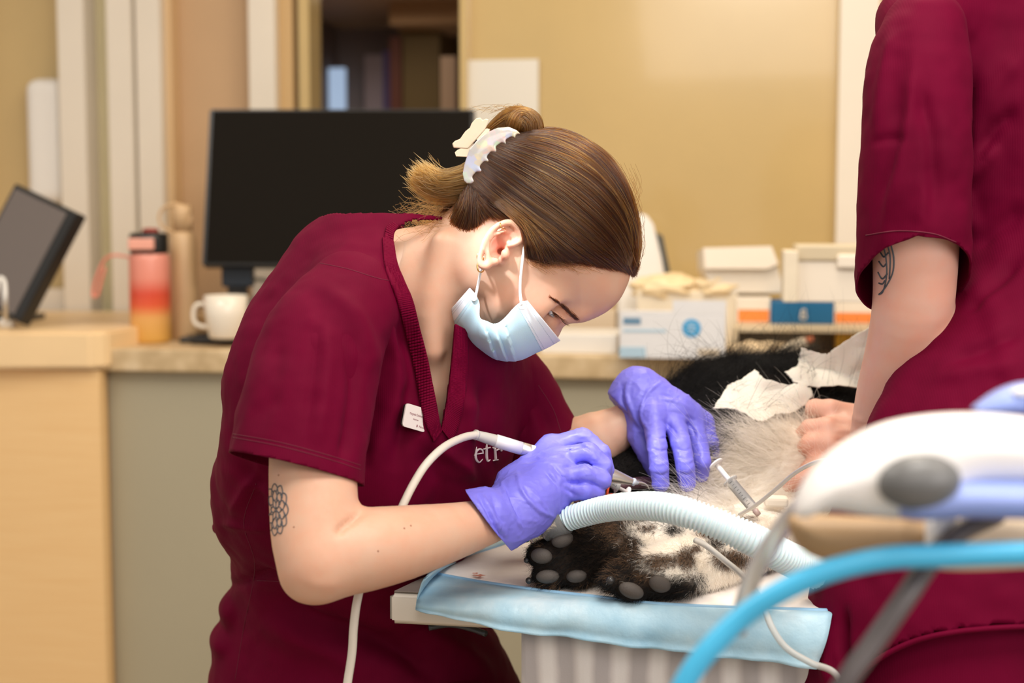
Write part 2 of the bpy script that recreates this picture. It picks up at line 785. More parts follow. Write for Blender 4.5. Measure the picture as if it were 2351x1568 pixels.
# dental examination lamp above the vet's shoulder, aimed past her ear at the dog's mouth
LAMP = W(C(1035, 330, 1.22)) + np.array([-0.16, -0.05, 0.22])
sp = bpy.data.lights.new('dental_lamp', 'SPOT')
sp.energy = 21
sp.color = (0.93, 0.96, 1.0)
sp.spot_size = math.radians(17)
sp.spot_blend = 0.6
sp.shadow_soft_size = 0.02
spo = bpy.data.objects.new('dental_lamp', sp)
spo.location = LAMP.tolist()
spo.rotation_euler = (Vector(W(C(1330, 900, 1.46))) - Vector(LAMP)).to_track_quat('-Z', 'Y').to_euler()
col.objects.link(spo)

# ------------------------------------------------------------------ the frame of the back counter
P0, P1 = T(235, 800, 0.9), T(1560, 819, 0.9)
E1 = (P1 - P0) / np.linalg.norm(P1 - P0)
E2 = np.array([-E1[1], E1[0], 0.0])
EZ = np.array([0, 0, 1.0])
WT = 0.62                                              # the wall stands this far behind the counter's front edge


def B(s, t, z):
    p = P0 + E1 * s + E2 * t
    return np.array([p[0], p[1], z])


def on_t(u, v, t):
    """(s, z) where the sight line (u, v) meets the vertical plane t"""
    r = C(u, v, 1.0) @ AX
    n = E2
    k = ((P0 + E2 * t - CAM) @ n) / (r @ n)
    p = CAM + r * k
    return float((p - P0) @ E1), float(p[2])


def wbox(name, u0, u1, z0, z1, t0, t1, m, kind=True, v=300, parent=None, bevel=0.0, label=None):
    """upright board across photo columns u0..u1, between planes t0 (front) and t1 (back)"""
    s0, s1 = on_t(u0, v, t0)[0], on_t(u1, v, t0)[0]
    o = box(name, B(s0, t0, z0), E1 * (s1 - s0), E2 * (t1 - t0), EZ * (z1 - z0), m, parent, bevel, label=label)
    if kind:
        o['kind'] = 'structure'
    return o


m_yellow = mat('yellow_glossy_panel', (0.56, 0.405, 0.175, 1), 0.16, noise=0.04, nscale=3, Coat_Weight=0.35, Coat_Roughness=0.05)
m_frame = mat('cream_painted_frame', rgb(226, 216, 200), 0.45, noise=0.02, nscale=6)
m_frame2 = mat('pale_green_frame', rgb(214, 203, 164), 0.4, noise=0.02, nscale=6)
m_tan = mat('tan_wall_paint', (0.55, 0.36, 0.20, 1), 0.6, noise=0.03, nscale=4)
m_tan2 = mat('ochre_edge_paint', (0.58, 0.38, 0.17, 1), 0.55)
m_groove = mat('frame_seal', rgb(150, 130, 98), 0.6)
m_white = mat('white_plastic', (0.80, 0.77, 0.72, 1), 0.35)
m_cream = mat('cream_cardboard', (0.80, 0.70, 0.54, 1), 0.7, noise=0.03)
m_black = mat('black_plastic', (0.012, 0.011, 0.010, 1), 0.35)
m_dark = mat('dark_metal', (0.05, 0.055, 0.06, 1), 0.35, 0.6)
m_floor = mat('floor_vinyl', rgb(170, 155, 135), 0.4, noise=0.06, nscale=8)
m_ceiling = mat('ceiling_paint', rgb(236, 228, 214), 0.8, noise=0.02)

box('floor', (-3.2, -2.2, -0.05), (6.4, 0, 0), (0, 6.6, 0), (0, 0, 0.05), m_floor)['kind'] = 'structure'
box('ceiling', (-3.2, -2.2, 2.6), (6.4, 0, 0), (0, 6.6, 0), (0, 0, 0.05), m_ceiling)['kind'] = 'structure'

Z0, Z1 = 0.0, 2.6
wbox('wall_left', -420, -60, Z0, Z1, WT, WT + 0.1, m_tan)
wbox('window_1', -60, 140, 0.98, Z1, WT + 0.05, WT + 0.09, m_yellow)
wbox('trim_1', -60, 140, 0.93, 0.985, WT - 0.02, WT + 0.1, m_frame)
wbox('trim_2', 138, 198, Z0, Z1, WT - 0.05, WT + 0.1, m_frame)
wbox('trim_3', 196, 202, Z0, Z1, WT + 0.0, WT + 0.1, m_groove)
wbox('wall_alcove', 200, 252, Z0, Z1, WT + 0.02, WT + 0.1, m_frame2)
wbox('trim_4', 250, 306, Z0, Z1, WT - 0.05, WT + 0.1, m_frame)
wbox('trim_5', 304, 318, Z0, Z1, WT - 0.01, WT + 0.1, m_groove)
wbox('trim_6', 316, 372, Z0, Z1, WT - 0.04, WT + 0.1, m_frame)
wbox('trim_7', 370, 397, Z0, Z1, WT - 0.01, WT + 0.1, mat('trim_sand', rgb(216, 184, 140), 0.5))
wbox('wall_back', 394, 578, Z0, Z1, WT + 0.04, WT + 0.14, m_tan)
wbox('trim_8', 574, 634, Z0, Z1, WT - 0.03, WT + 0.1, m_frame)
wbox('trim_9', 632, 674, Z0, Z1, WT + 0.0, WT + 0.1, m_tan2)
wbox('trim_10', 672, 690, Z0, Z1, WT + 0.03, WT + 0.1, m_groove)
wbox('trim_11', 688, 712, Z0, Z1, WT + 0.0, WT + 0.1, m_yellow)
wbox('wall_panel', 1056, 1928, 0.7, Z1, WT + 0.0, WT + 0.06, m_yellow, bevel=0.006)
wbox('wall_behind', 706, 1060, Z0, 1.02, WT, WT + 0.1, m_tan)
wbox('trim_12', 1924, 2014, Z0, Z1, WT - 0.05, WT + 0.1, m_frame)
wbox('wall_right', 2010, 2900, Z0, Z1, WT + 0.02, WT + 0.12, mat('warm_wall_paint', (0.75, 0.52, 0.26, 1), 0.6))
wbox('trim_13', 1056, 1072, 1.0, Z1, WT - 0.03, WT + 0.06, m_yellow)

# the dim room seen through the opening beside the yellow panel
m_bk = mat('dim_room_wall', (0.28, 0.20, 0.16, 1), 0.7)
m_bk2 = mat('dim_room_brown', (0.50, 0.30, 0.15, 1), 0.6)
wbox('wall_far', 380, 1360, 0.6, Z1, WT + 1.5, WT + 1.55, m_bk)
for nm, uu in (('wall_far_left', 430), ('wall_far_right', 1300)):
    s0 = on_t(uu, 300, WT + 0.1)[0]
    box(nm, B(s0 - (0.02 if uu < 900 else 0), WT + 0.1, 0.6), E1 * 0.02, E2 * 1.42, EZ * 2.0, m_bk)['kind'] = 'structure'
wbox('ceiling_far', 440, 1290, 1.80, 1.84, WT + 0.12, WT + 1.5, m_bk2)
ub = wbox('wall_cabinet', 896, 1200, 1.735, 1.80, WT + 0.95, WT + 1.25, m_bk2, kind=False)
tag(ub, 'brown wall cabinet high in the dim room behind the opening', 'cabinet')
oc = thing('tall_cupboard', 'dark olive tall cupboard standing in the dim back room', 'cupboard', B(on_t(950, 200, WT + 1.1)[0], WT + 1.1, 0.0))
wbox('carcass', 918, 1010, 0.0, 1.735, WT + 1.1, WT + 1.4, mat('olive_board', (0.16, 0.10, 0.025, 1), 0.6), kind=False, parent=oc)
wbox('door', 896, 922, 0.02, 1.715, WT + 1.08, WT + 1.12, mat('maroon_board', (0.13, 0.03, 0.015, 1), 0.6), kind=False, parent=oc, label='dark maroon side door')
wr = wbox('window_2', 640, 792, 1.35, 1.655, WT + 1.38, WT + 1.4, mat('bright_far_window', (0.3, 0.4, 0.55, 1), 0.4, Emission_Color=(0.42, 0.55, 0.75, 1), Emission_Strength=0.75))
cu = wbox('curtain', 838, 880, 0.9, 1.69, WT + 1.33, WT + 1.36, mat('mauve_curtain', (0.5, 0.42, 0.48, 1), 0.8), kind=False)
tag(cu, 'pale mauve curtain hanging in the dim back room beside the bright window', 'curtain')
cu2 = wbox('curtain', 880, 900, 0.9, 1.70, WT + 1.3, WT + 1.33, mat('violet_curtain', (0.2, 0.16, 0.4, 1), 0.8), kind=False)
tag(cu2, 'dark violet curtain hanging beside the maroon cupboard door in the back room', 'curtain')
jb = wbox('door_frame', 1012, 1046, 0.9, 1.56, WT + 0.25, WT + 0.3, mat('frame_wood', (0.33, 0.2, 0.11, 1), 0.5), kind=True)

ps = wbox('paper_notice', 1070, 1236, 1.36, 1.52, WT - 0.012, WT - 0.004, mat('white_paper', (0.74, 0.70, 0.62, 1), 0.7), kind=False, v=200)
tag(ps, 'blank white paper sheet fixed to the yellow wall panel', 'notice')
s0, zz0 = on_t(72, 470, WT + 0.01)
s1, zz1 = on_t(150, 180, WT + 0.01)
dp = box('white_wall_box', B(s0, WT - 0.02, zz0), E1 * (s1 - s0), E2 * 0.08, EZ * (zz1 - zz0), m_white, bevel=0.03, seg=5)  # rounded white box set on the yellow pane
tag(dp, 'white rounded box mounted on the yellow window at far left', 'dispenser')

_s, _z = on_t(860, 60, WT + 0.7)
area('back_room_fill_light', tuple(B(_s, WT + 0.6, 1.77)), 0.25, 1.5, (1.0, 0.85, 0.65))  # unseen fill light added to lift the dark back room

# ------------------------------------------------------------------ counter and desk
m_stone = bpy.data.materials.new('beige_stone_laminate')
t = NT(m_stone)
t.link(t.ramp(t.noise(22, 5), [(0.3, rgb(178, 152, 112)), (0.55, rgb(205, 180, 140)), (0.75, rgb(222, 200, 165))]), t.b.inputs['Base Color'])
t.b.inputs['Roughness'].default_value = 0.45
ct = thing('counter', 'long beige stone-look counter along the back wall over grey panels', 'counter', B(1.2, 0.3, 0.0))
SL, SR = -0.02, 3.2
box('worktop', B(SL, 0, 0.855), E1 * (SR - SL), E2 * WT, EZ * 0.045, m_stone, ct, bevel=0.004)
m_grey = mat('grey_green_panel', rgb(172, 164, 140), 0.5, noise=0.02, nscale=3)
box('front_panel', B(SL + 0.012, 0.03, 0.0), E1 * (SR - SL), E2 * 0.02, EZ * 0.855, m_grey, ct)
box('plinth', B(SL + 0.012, 0.08, 0.0), E1 * (SR - SL), E2 * 0.5, EZ * 0.85, m_grey, ct)

m_wood = bpy.data.materials.new('light_beech_laminate')
t = NT(m_wood)
vec = t.coord('Object', (2, 2, 60))
t.link(t.ramp(t.noise(2.5, 4, vec), [(0.3, rgb(238, 196, 138)), (0.7, rgb(244, 206, 150))]), t.b.inputs['Base Color'])
t.b.inputs['Roughness'].default_value = 0.4
m_wood2 = mat('beech_edge', rgb(240, 208, 160), 0.4, noise=0.02, nscale=10)
dk = thing('desk', 'light beech reception desk at the left end of the grey counter', 'desk', B(-0.7, 0.2, 0.0))
SD = on_t(232, 790, -0.03)[0]
bm = bmesh.new()
ol = [(-2.0, -0.10), (-0.30, -0.055), (SD - 0.02, -0.035), (SD + 0.005, -0.01), (SD + 0.02, 0.12), (SD + 0.03, WT - 0.06), (-2.0, WT - 0.06)]
lo_ = [bm.verts.new(B(s, tt, 0.862)) for s, tt in ol]
hi_ = [bm.verts.new(B(s, tt, 0.936)) for s, tt in ol]
bm.faces.new(lo_[::-1])
bm.faces.new(hi_)
for i in range(len(ol)):
    j = (i + 1) % len(ol)
    bm.faces.new((lo_[i], lo_[j], hi_[j], hi_[i]))
bmesh.ops.bevel(bm, geom=[e for e in bm.edges], offset=0.006, segments=3, affect='EDGES')
bm_obj('desktop', bm, m_wood2, dk)
box('front_panel', B(-2.0, -0.035, 0.0), E1 * (2.0 + SD - 0.012) + E2 * 0.02, E2 * 0.03, EZ * 0.858, m_wood, dk)
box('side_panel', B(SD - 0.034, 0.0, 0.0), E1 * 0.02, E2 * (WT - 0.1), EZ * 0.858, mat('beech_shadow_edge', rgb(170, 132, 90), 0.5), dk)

# ------------------------------------------------------------------ things on the desk and the left of the counter
m_scr = mat('switched_off_screen', (0.010, 0.008, 0.006, 1), 0.5, Specular_IOR_Level=0.03)
tm = thing('tablet_monitor', 'black-framed screen leaning at an angle on the beech desk', 'monitor', T(45, 742, 0.936))
a, b_, c_, d_ = WP(34, 420, 2.98), WP(177, 488, 2.86), WP(44, 742, 2.86), WP(-110, 672, 2.98)
ex, ez = b_ - a, c_ - b_
nn = np.cross(ex, ez)
nn /= np.linalg.norm(nn)
nn *= -np.sign(nn[1] * -1) if nn[1] < 0 else 1
box('housing', a + ex * 0.0, ex, ez, nn * 0.028, m_black, tm, bevel=0.004)
box('screen', a + ex * 0.05 + ez * 0.04 - nn * 0.001, ex * 0.83, ez * 0.92, nn * 0.003, mat('grey_painted_reflection', (0.16, 0.13, 0.115, 1), 0.3), tm, label='screen with a painted grey reflection')  # grey of the reflected room is put into the screen's colour
st = T(30, 742, 0.936)
box('foot', st + np.array([-0.10, 0.05, 0]), (0.12, 0, 0), (0, 0.1, 0), (0, 0, 0.012), m_black, tm, bevel=0.003)
cb = thing('charging_cable', 'white cable looping up from the desk at the left edge', 'cable', T(10, 745, 0.936))
tube('cord', [T(-60, 748, 0.94), WP(-14, 690, 2.76), WP(-4, 642, 2.76), WP(10, 648, 2.76), WP(12, 700, 2.76), T(14, 742, 0.94)], 0.0045, m_white, cb, res=40)
box('plug', T(-4, 752, 0.936), (0.03, 0, 0), (0, 0.03, 0), (0, 0, 0.018), m_white, cb, bevel=0.004)


def px(u, v, z=0.9):
    """standing point at photo position on height z, and metres per photo pixel there"""
    p = T(u, v, z)
    return p, depth(p) / FP


# pink-to-yellow sports bottle
p, k = px(347, 786)
m_bot = bpy.data.materials.new('pink_orange_bottle')
t = NT(m_bot)
g = t.new('ShaderNodeSeparateXYZ')
t.link(t.coord('Generated'), g.inputs[0])
t.link(t.ramp(g.outputs[2], [(0.0, rgb(222, 172, 84)), (0.28, rgb(232, 176, 104)), (0.42, rgb(226, 96, 62)), (0.55, rgb(214, 78, 56)), (0.72, rgb(226, 140, 120)), (1.0, rgb(228, 150, 132))]), t.b.inputs['Base Color'])
t.b.inputs['Roughness'].default_value = 0.3
bt = thing('water_bottle', 'pink-to-yellow sports bottle with black lid standing on the counter', 'bottle', p)
r = 46 * k
h = 205 * k
lathe('body', [(r * 0.9, 0), (r, 0.008), (r, h * 0.93), (r * 0.96, h * 0.97), (r * 0.86, h)], p, EZ, m_bot, bt, 40)
lathe('lid', [(r * 0.93, h), (r * 0.95, h + 4 * k), (r * 0.95, h + 40 * k), (r * 0.85, h + 46 * k), (0, h + 47 * k)], p, EZ, m_black, bt, 32)
box('lid_clasp', p + np.array([-36 * k, -r * 1.0, h + 8 * k]), (58 * k, 0, 0), (0, 0.012, 0), (0, 0, 26 * k), mat('pink_plastic', rgb(236, 168, 148), 0.4), bt, bevel=0.003, label='pink clasp panel')
lathe('spout_cap', [(18 * k, 0), (20 * k, 4 * k), (16 * k, 10 * k), (0, 11 * k)], p + np.array([4 * k, 0, h + 46 * k]), EZ, mat('dark_red_plastic', rgb(150, 50, 40), 0.4), bt, 20)
tube('carry_strap', [p + np.array([a * k, -0.01, b_ * k]) for a, b_ in ((-42, 196), (-78, 200), (-100, 188), (-118, 150), (-128, 112), (-118, 108), (-108, 140), (-98, 172))], 0.0062, mat('pink_strap', rgb(236, 150, 130), 0.5), bt, res=40, flat=0.45)
mk = []
for i in range(6):
    for j, (w_) in enumerate((18, 14)):
        an = -PI / 2 + (0.02 if j == 0 else 0.52)
        zc = h - (28 + i * 27) * k
        cx_, cy_ = p[0] + (r + 0.0006) * math.cos(an), p[1] + (r + 0.0006) * math.sin(an)
        tx, ty = -math.sin(an), math.cos(an)
        for q in ((-0.5, -0.3, -0.2, 0.3), (-0.15, 0.3, 0.2, -0.3), (0.1, -0.3, 0.5, -0.15)):
            A_ = np.array([cx_ + tx * q[0] * w_ * k, cy_ + ty * q[0] * w_ * k, zc + q[1] * 20 * k])
            B_ = np.array([cx_ + tx * q[2] * w_ * k, cy_ + ty * q[2] * w_ * k, zc + q[3] * 20 * k])
            mk.append(tube_geo([A_, B_], 2.4 * k, 6))
V, F, M = join_geo(mk)
mesh_obj('hour_marks', V, F, mat('cream_print', rgb(255, 238, 208), 0.5), bt)

# beige flask behind it
p, k = px(424, 778)
m_flask = mat('beige_flask', rgb(214, 178, 134), 0.4)
fl = thing('flask', 'slim beige flask with a round loop handle behind the pink bottle', 'flask', p)
r = 31 * k
lathe('body', [(r * 0.95, 0), (r, 0.006), (r, 215 * k), (r * 0.85, 238 * k), (r * 0.7, 246 * k)], p, EZ, m_flask, fl, 32)
lathe('cap', [(r * 0.72, 246 * k), (r * 0.72, 298 * k), (r * 0.6, 306 * k), (0, 307 * k)], p, EZ, m_flask, fl, 28)
tube('loop_handle', [p + np.array([(-14 + 36 * math.cos(a_)) * k, -0.012, (276 + 32 * math.sin(a_)) * k]) for a_ in np.linspace(0.2, 2 * PI + 0.2, 24)], 0.0032, m_flask, fl)

# monitor
mo = thing('monitor', 'large black switched-off monitor behind the bending vet', 'monitor', T(540, 700, 0.9))
a, b_, c_, d_ = WP(481, 250, 3.0), WP(1091, 250, 3.0), WP(1078, 612, 2.94), WP(463, 608, 2.94)
bm = bmesh.new()
nv = np.cross(b_ - a, d_ - a)
nv /= np.linalg.norm(nv)
if nv[1] < 0:
    nv = -nv
vs = [bm.verts.new(q) for q in (a, b_, c_, d_)] + [bm.verts.new(q + nv * 0.035) for q in (a, b_, c_, d_)]
for f in ((0, 3, 2, 1), (4, 5, 6, 7), (0, 1, 5, 4), (1, 2, 6, 5), (2, 3, 7, 6), (3, 0, 4, 7)):
    bm.faces.new([vs[i] for i in f])
bmesh.ops.bevel(bm, geom=bm.edges[:], offset=0.003, segments=2, affect='EDGES')
bm_obj('housing', bm, m_black, mo)
cen = (a + b_ + c_ + d_) / 4
V = np.array([cen + (q - cen) * f_ - nv * 0.0012 for q in (a, b_, c_, d_) for f_ in (0.972,)])
mesh_obj('screen', V, [(0, 3, 2, 1)], m_scr, mo, False)
nb = WP(538, 605, 2.97)
box('stand_neck', nb + np.array([-0.032, 0.02, -0.05]), (0.066, 0, 0), (0, 0.03, 0), (0, 0, 0.12), mat('dark_blue_plastic', (0.02, 0.03, 0.045, 1), 0.4), mo, bevel=0.004)
nbz = nb[2] - 0.05
box('stand_column', (nb[0] - 0.02, nb[1] + 0.025, 0.905), (0.04, 0, 0), (0, 0.02, 0), (0, 0, nbz - 0.9), m_black, mo)
box('stand_base', (nb[0] - 0.11, nb[1] - 0.04, 0.9), (0.22, 0, 0), (0, 0.14, 0), (0, 0, 0.012), m_black, mo, bevel=0.004)

# keyboard, mug, phone, cable
p, k = px(545, 792)
kb = thing('keyboard', 'black keyboard lying on the counter in front of the monitor', 'keyboard', p)
w = 225 * k
ko = p + E1 * (-115 * k)
box('base', ko, E1 * w, E2 * 0.13, EZ * 0.016, m_black, kb, bevel=0.004)
kk_ = [ ]
bm = bmesh.new()
for i in range(11):
    for j in range(5):
        add_box(bm, ko + E1 * (0.008 + i * (w - 0.014) / 11) + E2 * (0.012 + j * 0.022) + EZ * 0.0155, E1 * ((w - 0.014) / 11 - 0.003), E2 * 0.018, EZ * 0.005, 0.001, 1)
bm_obj('keys', bm, m_black, kb)
p, k = px(520, 776, 0.918)
mg = thing('mug', 'white ceramic mug standing in front of the monitor stand', 'mug', p)
m_mug = mat('white_ceramic', (0.82, 0.74, 0.62, 1), 0.25)
r = 50 * k
h = 98 * k
lathe('cup', [(0, 0.004), (r * 0.72, 0), (r * 0.8, 0.004), (r * 0.94, h * 0.5), (r, h), (r * 0.94, h), (r * 0.86, h * 0.5), (r * 0.7, 0.012), (0, 0.01)], p, EZ, m_mug, mg, 40)
tube('handle', [p + np.array([-(r * 0.93 + x_ * k) if False else -(r * 0.9) - x_ * k, 0.0, z_ * k]) for x_, z_ in ((-2, 78), (22, 76), (30, 55), (24, 32), (-4, 24))], 0.0045, m_mug, mg, res=24)
p, k = px(622, 758)
ph = thing('desk_phone', 'grey desk phone beside the white mug', 'phone', p)
box('base', p + np.array([-0.06, 0, 0]), (0.13, 0, 0), (0, 0.13, 0.03), (0, -0.004, 0.03), mat('grey_plastic', rgb(150, 140, 128), 0.45), ph, bevel=0.006)
box('handset', p + np.array([-0.055, 0.02, 0.04]), (0.12, 0, 0.02), (0, 0.04, 0.006), (0, 0, 0.03), mat('grey_blue_plastic', rgb(150, 152, 160), 0.4), ph, bevel=0.012, seg=4)
bm = bmesh.new()
for i in range(4):
    for j in range(3):
        add_box(bm, p + np.array([-0.05 + i * 0.024, 0.005 + j * 0.012 - 0.002, 0.029 + j * 0.003]), (0.016, 0, 0), (0, 0.008, 0.002), (0, 0, 0.005), 0.001, 1)
bm_obj('buttons', bm, m_black, ph)
mc = tube('monitor_cable', [WP(580, 640, 3.0), WP(625, 650, 3.0), WP(650, 690, 3.02), WP(640, 730, 3.0), WP(600, 742, 2.98), WP(560, 745, 3.0)], 0.004, mat('grey_cable', rgb(110, 105, 92), 0.5), res=40)
tag(mc, 'grey cable looping down behind the monitor beside the phone', 'cable')

# ------------------------------------------------------------------ things on the right of the counter
def carton(name, label, cat, u0, u1, vt, vb, dep, m, z=0.9, parent=None, bevel=0.002, yaw=0.0, group=None, inset=None):
    """cardboard box standing with its front bottom edge at photo row vb"""
    p, k = px((u0 + u1) / 2, vb, z)
    e1 = np.array([E1[0] * math.cos(yaw) - E1[1] * math.sin(yaw), E1[0] * math.sin(yaw) + E1[1] * math.cos(yaw), 0])
    e2 = np.array([-e1[1], e1[0], 0])
    w, h = (u1 - u0) * k, (vb - vt) * k
    o = p - e1 * w / 2
    t_ = thing(name, label, cat, p + e2 * dep / 2, group)
    box('carton', o, e1 * w, e2 * dep, EZ * h, m, t_, bevel)
    return t_, o, e1, e2, w, h, k


def face_print(name, t_, o, e1, e2, w, h, x0, x1, z0, z1, m, label=None, lift=0.0008):
    return box(name, o + e1 * (w * x0) + EZ * (h * z0) - e2 * lift, e1 * (w * (x1 - x0)), e2 * (lift + 0.0002), EZ * (h * (z1 - z0)), m, t_, label=label)


m_gb = mat('pale_blue_carton', rgb(226, 226, 228), 0.55, noise=0.02, nscale=20)
m_blueprint = mat('pale_blue_print', rgb(176, 204, 222), 0.5)
m_navyprint = mat('slate_blue_print', rgb(104, 140, 168), 0.5)
m_disc = mat('bright_blue_print', rgb(58, 160, 214), 0.5)
gb, o, e1, e2, w, h, k = carton('glove_box', 'white and pale blue glove box with a round blue emblem on the counter', 'box', 1422, 1664, 722, 824, 0.12, m_gb)
face_print('printed_title', gb, o, e1, e2, w, h, 0.035, 0.20, 0.77, 0.92, m_navyprint)
face_print('printed_line', gb, o, e1, e2, w, h, 0.035, 0.44, 0.60, 0.66, m_blueprint)
face_print('printed_patch', gb, o, e1, e2, w, h, 0.0, 0.25, 0.02, 0.26, m_blueprint)
face_print('barcode_label', gb, o, e1, e2, w, h, 0.74, 0.95, 0.06, 0.24, mat('cream_label', rgb(240, 226, 206), 0.6))
bm = bmesh.new()
for i in range(14):
    add_box(bm, o + e1 * (w * (0.775 + i * 0.011)) + EZ * h * 0.10 - e2 * 0.0012, e1 * w * (0.004 + 0.003 * (i % 3)), e2 * 0.0005, EZ * h * 0.09)
bm_obj('barcode', bm, mat('tan_print', rgb(190, 170, 140), 0.6), gb)
pc = o + e1 * (w * 0.68) + EZ * (h * 0.70)
V, F = lathe_geo([(21 * k, 0), (21 * k, 0.0008), (0, 0.0009)], 36, pc, -e2)
mesh_obj('round_emblem', V, F, m_disc, gb, False, 'bright blue disc')
bm = bmesh.new()
for dz, ww in ((10, 16), (3, 22), (-4, 20), (-11, 12)):
    add_box(bm, pc + e1 * (-ww / 2 * k) + EZ * (dz * k - 1.2 * k) - e2 * 0.0014, e1 * ww * k, e2 * 0.0005, EZ * 3.2 * k)
bm_obj('emblem_print', bm, m_blueprint, gb)
# torn opening rim along the top of the box
bm = bmesh.new()
add_box(bm, o + EZ * h, e1 * w * 0.5, e2 * 0.002, EZ * h * 0.06)
add_box(bm, o + EZ * h + e1 * w * 0.5, e1 * w * 0.5, e2 * 0.002, EZ * h * 0.32)
bm_obj('torn_flap', bm, m_gb, gb)


def blob(name, c, r, m, seed, amp=0.35, scale=60, n=28, flat=0.0):
    """crumpled soft lump"""
    V, F = [], []
    for i in range(n + 1):
        th = PI * i / n
        for j in range(n * 2):
            ph_ = PI * j / n
            V.append((math.sin(th) * math.cos(ph_), math.sin(th) * math.sin(ph_), math.cos(th)))
    for i in range(n):
        for j in range(n * 2):
            j2 = (j + 1) % (2 * n)
            F.append((i * 2 * n + j, i * 2 * n + j2, (i + 1) * 2 * n + j2, (i + 1) * 2 * n + j))
    V = np.array(V)
    d = 1 + amp * (crumple(V, 1.9, seed) - 0.5) + amp * 0.5 * vnoise(V, 4.5, seed + 1)
    V = V * d[:, None] * np.asarray(r) + np.asarray(c)
    return mesh_obj(name, V, F, m)


tb, o2, f1, f2, w2, h2, k2 = carton('glove_box', 'cream glove box behind the white and pale blue one', 'box', 1462, 1690, 668, 800, 0.11, m_cream, z=0.9)
q = o2 + f1 * w2 * 0.5 + EZ * h2
gp = blob('disposable_glove', q + f1 * -0.03 + f2 * 0.04 + EZ * 0.004, (0.075, 0.045, 0.026), mat('cream_latex', (0.84, 0.66, 0.40, 1), 0.5), 3)
tag(gp, 'crumpled cream glove bulging from the open glove box, left one', 'glove', 'crumpled gloves on the glove box')
gp2 = blob('disposable_glove', q + f1 * 0.055 + f2 * 0.03 + EZ * 0.006, (0.05, 0.04, 0.024), mat('cream_latex', (0.84, 0.66, 0.40, 1), 0.5), 8)
tag(gp2, 'crumpled cream glove on the right corner of the open glove box', 'glove', 'crumpled gloves on the glove box')

# tall white device with a dark slot
p, k = px(1490, 805)
dv = thing('scanner', 'tall tapering white device with dark back edge behind the glove boxes', 'scanner', p + E2 * 0.2)
d0 = depth(p) + 0.16
pl = [(1425, 520), (1440, 497), (1462, 488), (1486, 492), (1502, 515), (1520, 590), (1540, 700), (1545, 800), (1415, 800)]
fx = np.array([[1, 0, 0], [0, 0, 1.0], [0, 1, 0]])
cc = C(1480, 640, d0)
poly = [((C(u, v, d0) - cc)[0], (C(u, v, d0) - cc)[2]) for u, v in pl]
V, F = prism_geo(poly, 0.05, fx, cc)
o_ = mesh_obj('housing', W(V), F, m_white, dv, False)
md = o_.modifiers.new('edge', 'BEVEL'); md.width = 0.008; md.segments = 3
pl = [(1510, 532), (1524, 540), (1548, 655), (1552, 700), (1540, 700)]
poly = [((C(u, v, d0) - cc)[0], (C(u, v, d0) - cc)[2]) for u, v in pl]
V, F = prism_geo(poly, 0.02, fx, cc + np.array([0, 0.02, 0]))
mesh_obj('rear_edge', W(V), F, mat('dark_grey_plastic', (0.06, 0.06, 0.05, 1), 0.5), dv, False, 'dark grey edge')

wb, *_ = carton('storage_box', 'low white box on the counter in front of the vet\'s face', 'box', 1240, 1416, 768, 812, 0.16, m_white)
wb2, *_ = carton('storage_box', 'grey box standing behind the low white box', 'box', 1262, 1412, 712, 790, 0.1, mat('warm_grey_carton', rgb(205, 186, 160), 0.6))

# low riser shelf and the boxes on it
shp, k = px(1845, 812)
zsh = 0.953
sh = thing('riser_shelf', 'low grey riser shelf on the counter carrying boxes', 'shelf', shp + E2 * 0.1)
a = T(1682, 752, zsh)
b_ = T(2040, 757, zsh)
dpt = 0.17
e1s = (b_ - a) / np.linalg.norm(b_ - a)
e2s = np.array([-e1s[1], e1s[0], 0])
wsh = np.linalg.norm(b_ - a)
m_shelf = mat('grey_shelf_board', rgb(206, 190, 160), 0.5)
box('board', a - EZ * 0.008, e1s * wsh, e2s * dpt, EZ * 0.008, m_shelf, sh, 0.001)
for s_ in (0.0, wsh - 0.01):
    box('side', a + e1s * s_ - EZ * (zsh - 0.9), e1s * 0.01, e2s * dpt, EZ * (zsh - 0.908), m_shelf, sh)
box('back', a + e2s * (dpt - 0.008) - EZ * (zsh - 0.9), e1s * wsh, e2s * 0.008, EZ * (zsh - 0.908), m_shelf, sh)
m_wc = mat('white_carton', (0.83, 0.74, 0.62, 1), 0.6)
m_or = mat('orange_print', rgb(244, 140, 62), 0.55)
m_bl = mat('petrol_blue_carton', rgb(12, 98, 146), 0.5)
x, o, e1, e2, w, h, k = carton('medicine_box', 'small white and orange box at the left end of the riser shelf', 'box', 1690, 1768, 682, 742, 0.09, m_wc, z=zsh, group='boxes on the riser shelf')
face_print('orange_band', x, o, e1, e2, w, h, 0.06, 0.96, 0.06, 0.52, m_or)
x, o, e1, e2, w, h, k = carton('medicine_box', 'petrol blue box between the two orange and white boxes', 'box', 1770, 1914, 692, 744, 0.1, m_bl, z=zsh, group='boxes on the riser shelf')
pc = o + e1 * (w * 0.51) + EZ * (h * 0.42) - e2 * 0.001
mk = [tube_geo([pc + e1 * (a_ * k) + EZ * (b2 * k), pc + e1 * (c2 * k) + EZ * (d2 * k)], 1.7 * k, 6) for a_, b2, c2, d2 in
      ((-6, -10, 6, -10), (6, -10, 7, 0), (7, 0, -5, 0), (-5, 0, -6, -10), (-3, 1, -4, 9), (-4, 9, 4, 12), (4, 12, 5, 4))]
V, F, M = join_geo(mk)
mesh_obj('white_emblem', V, F, m_wc, x, label='small white emblem')
x, o, e1, e2, w, h, k = carton('medicine_box', 'white and orange box at the right end of the riser shelf', 'box', 1916, 2036, 668, 746, 0.1, m_wc, z=zsh, group='boxes on the riser shelf')
face_print('orange_band', x, o, e1, e2, w, h, 0.02, 0.78, 0.06, 0.36, m_or)
ztop = zsh + 0.052
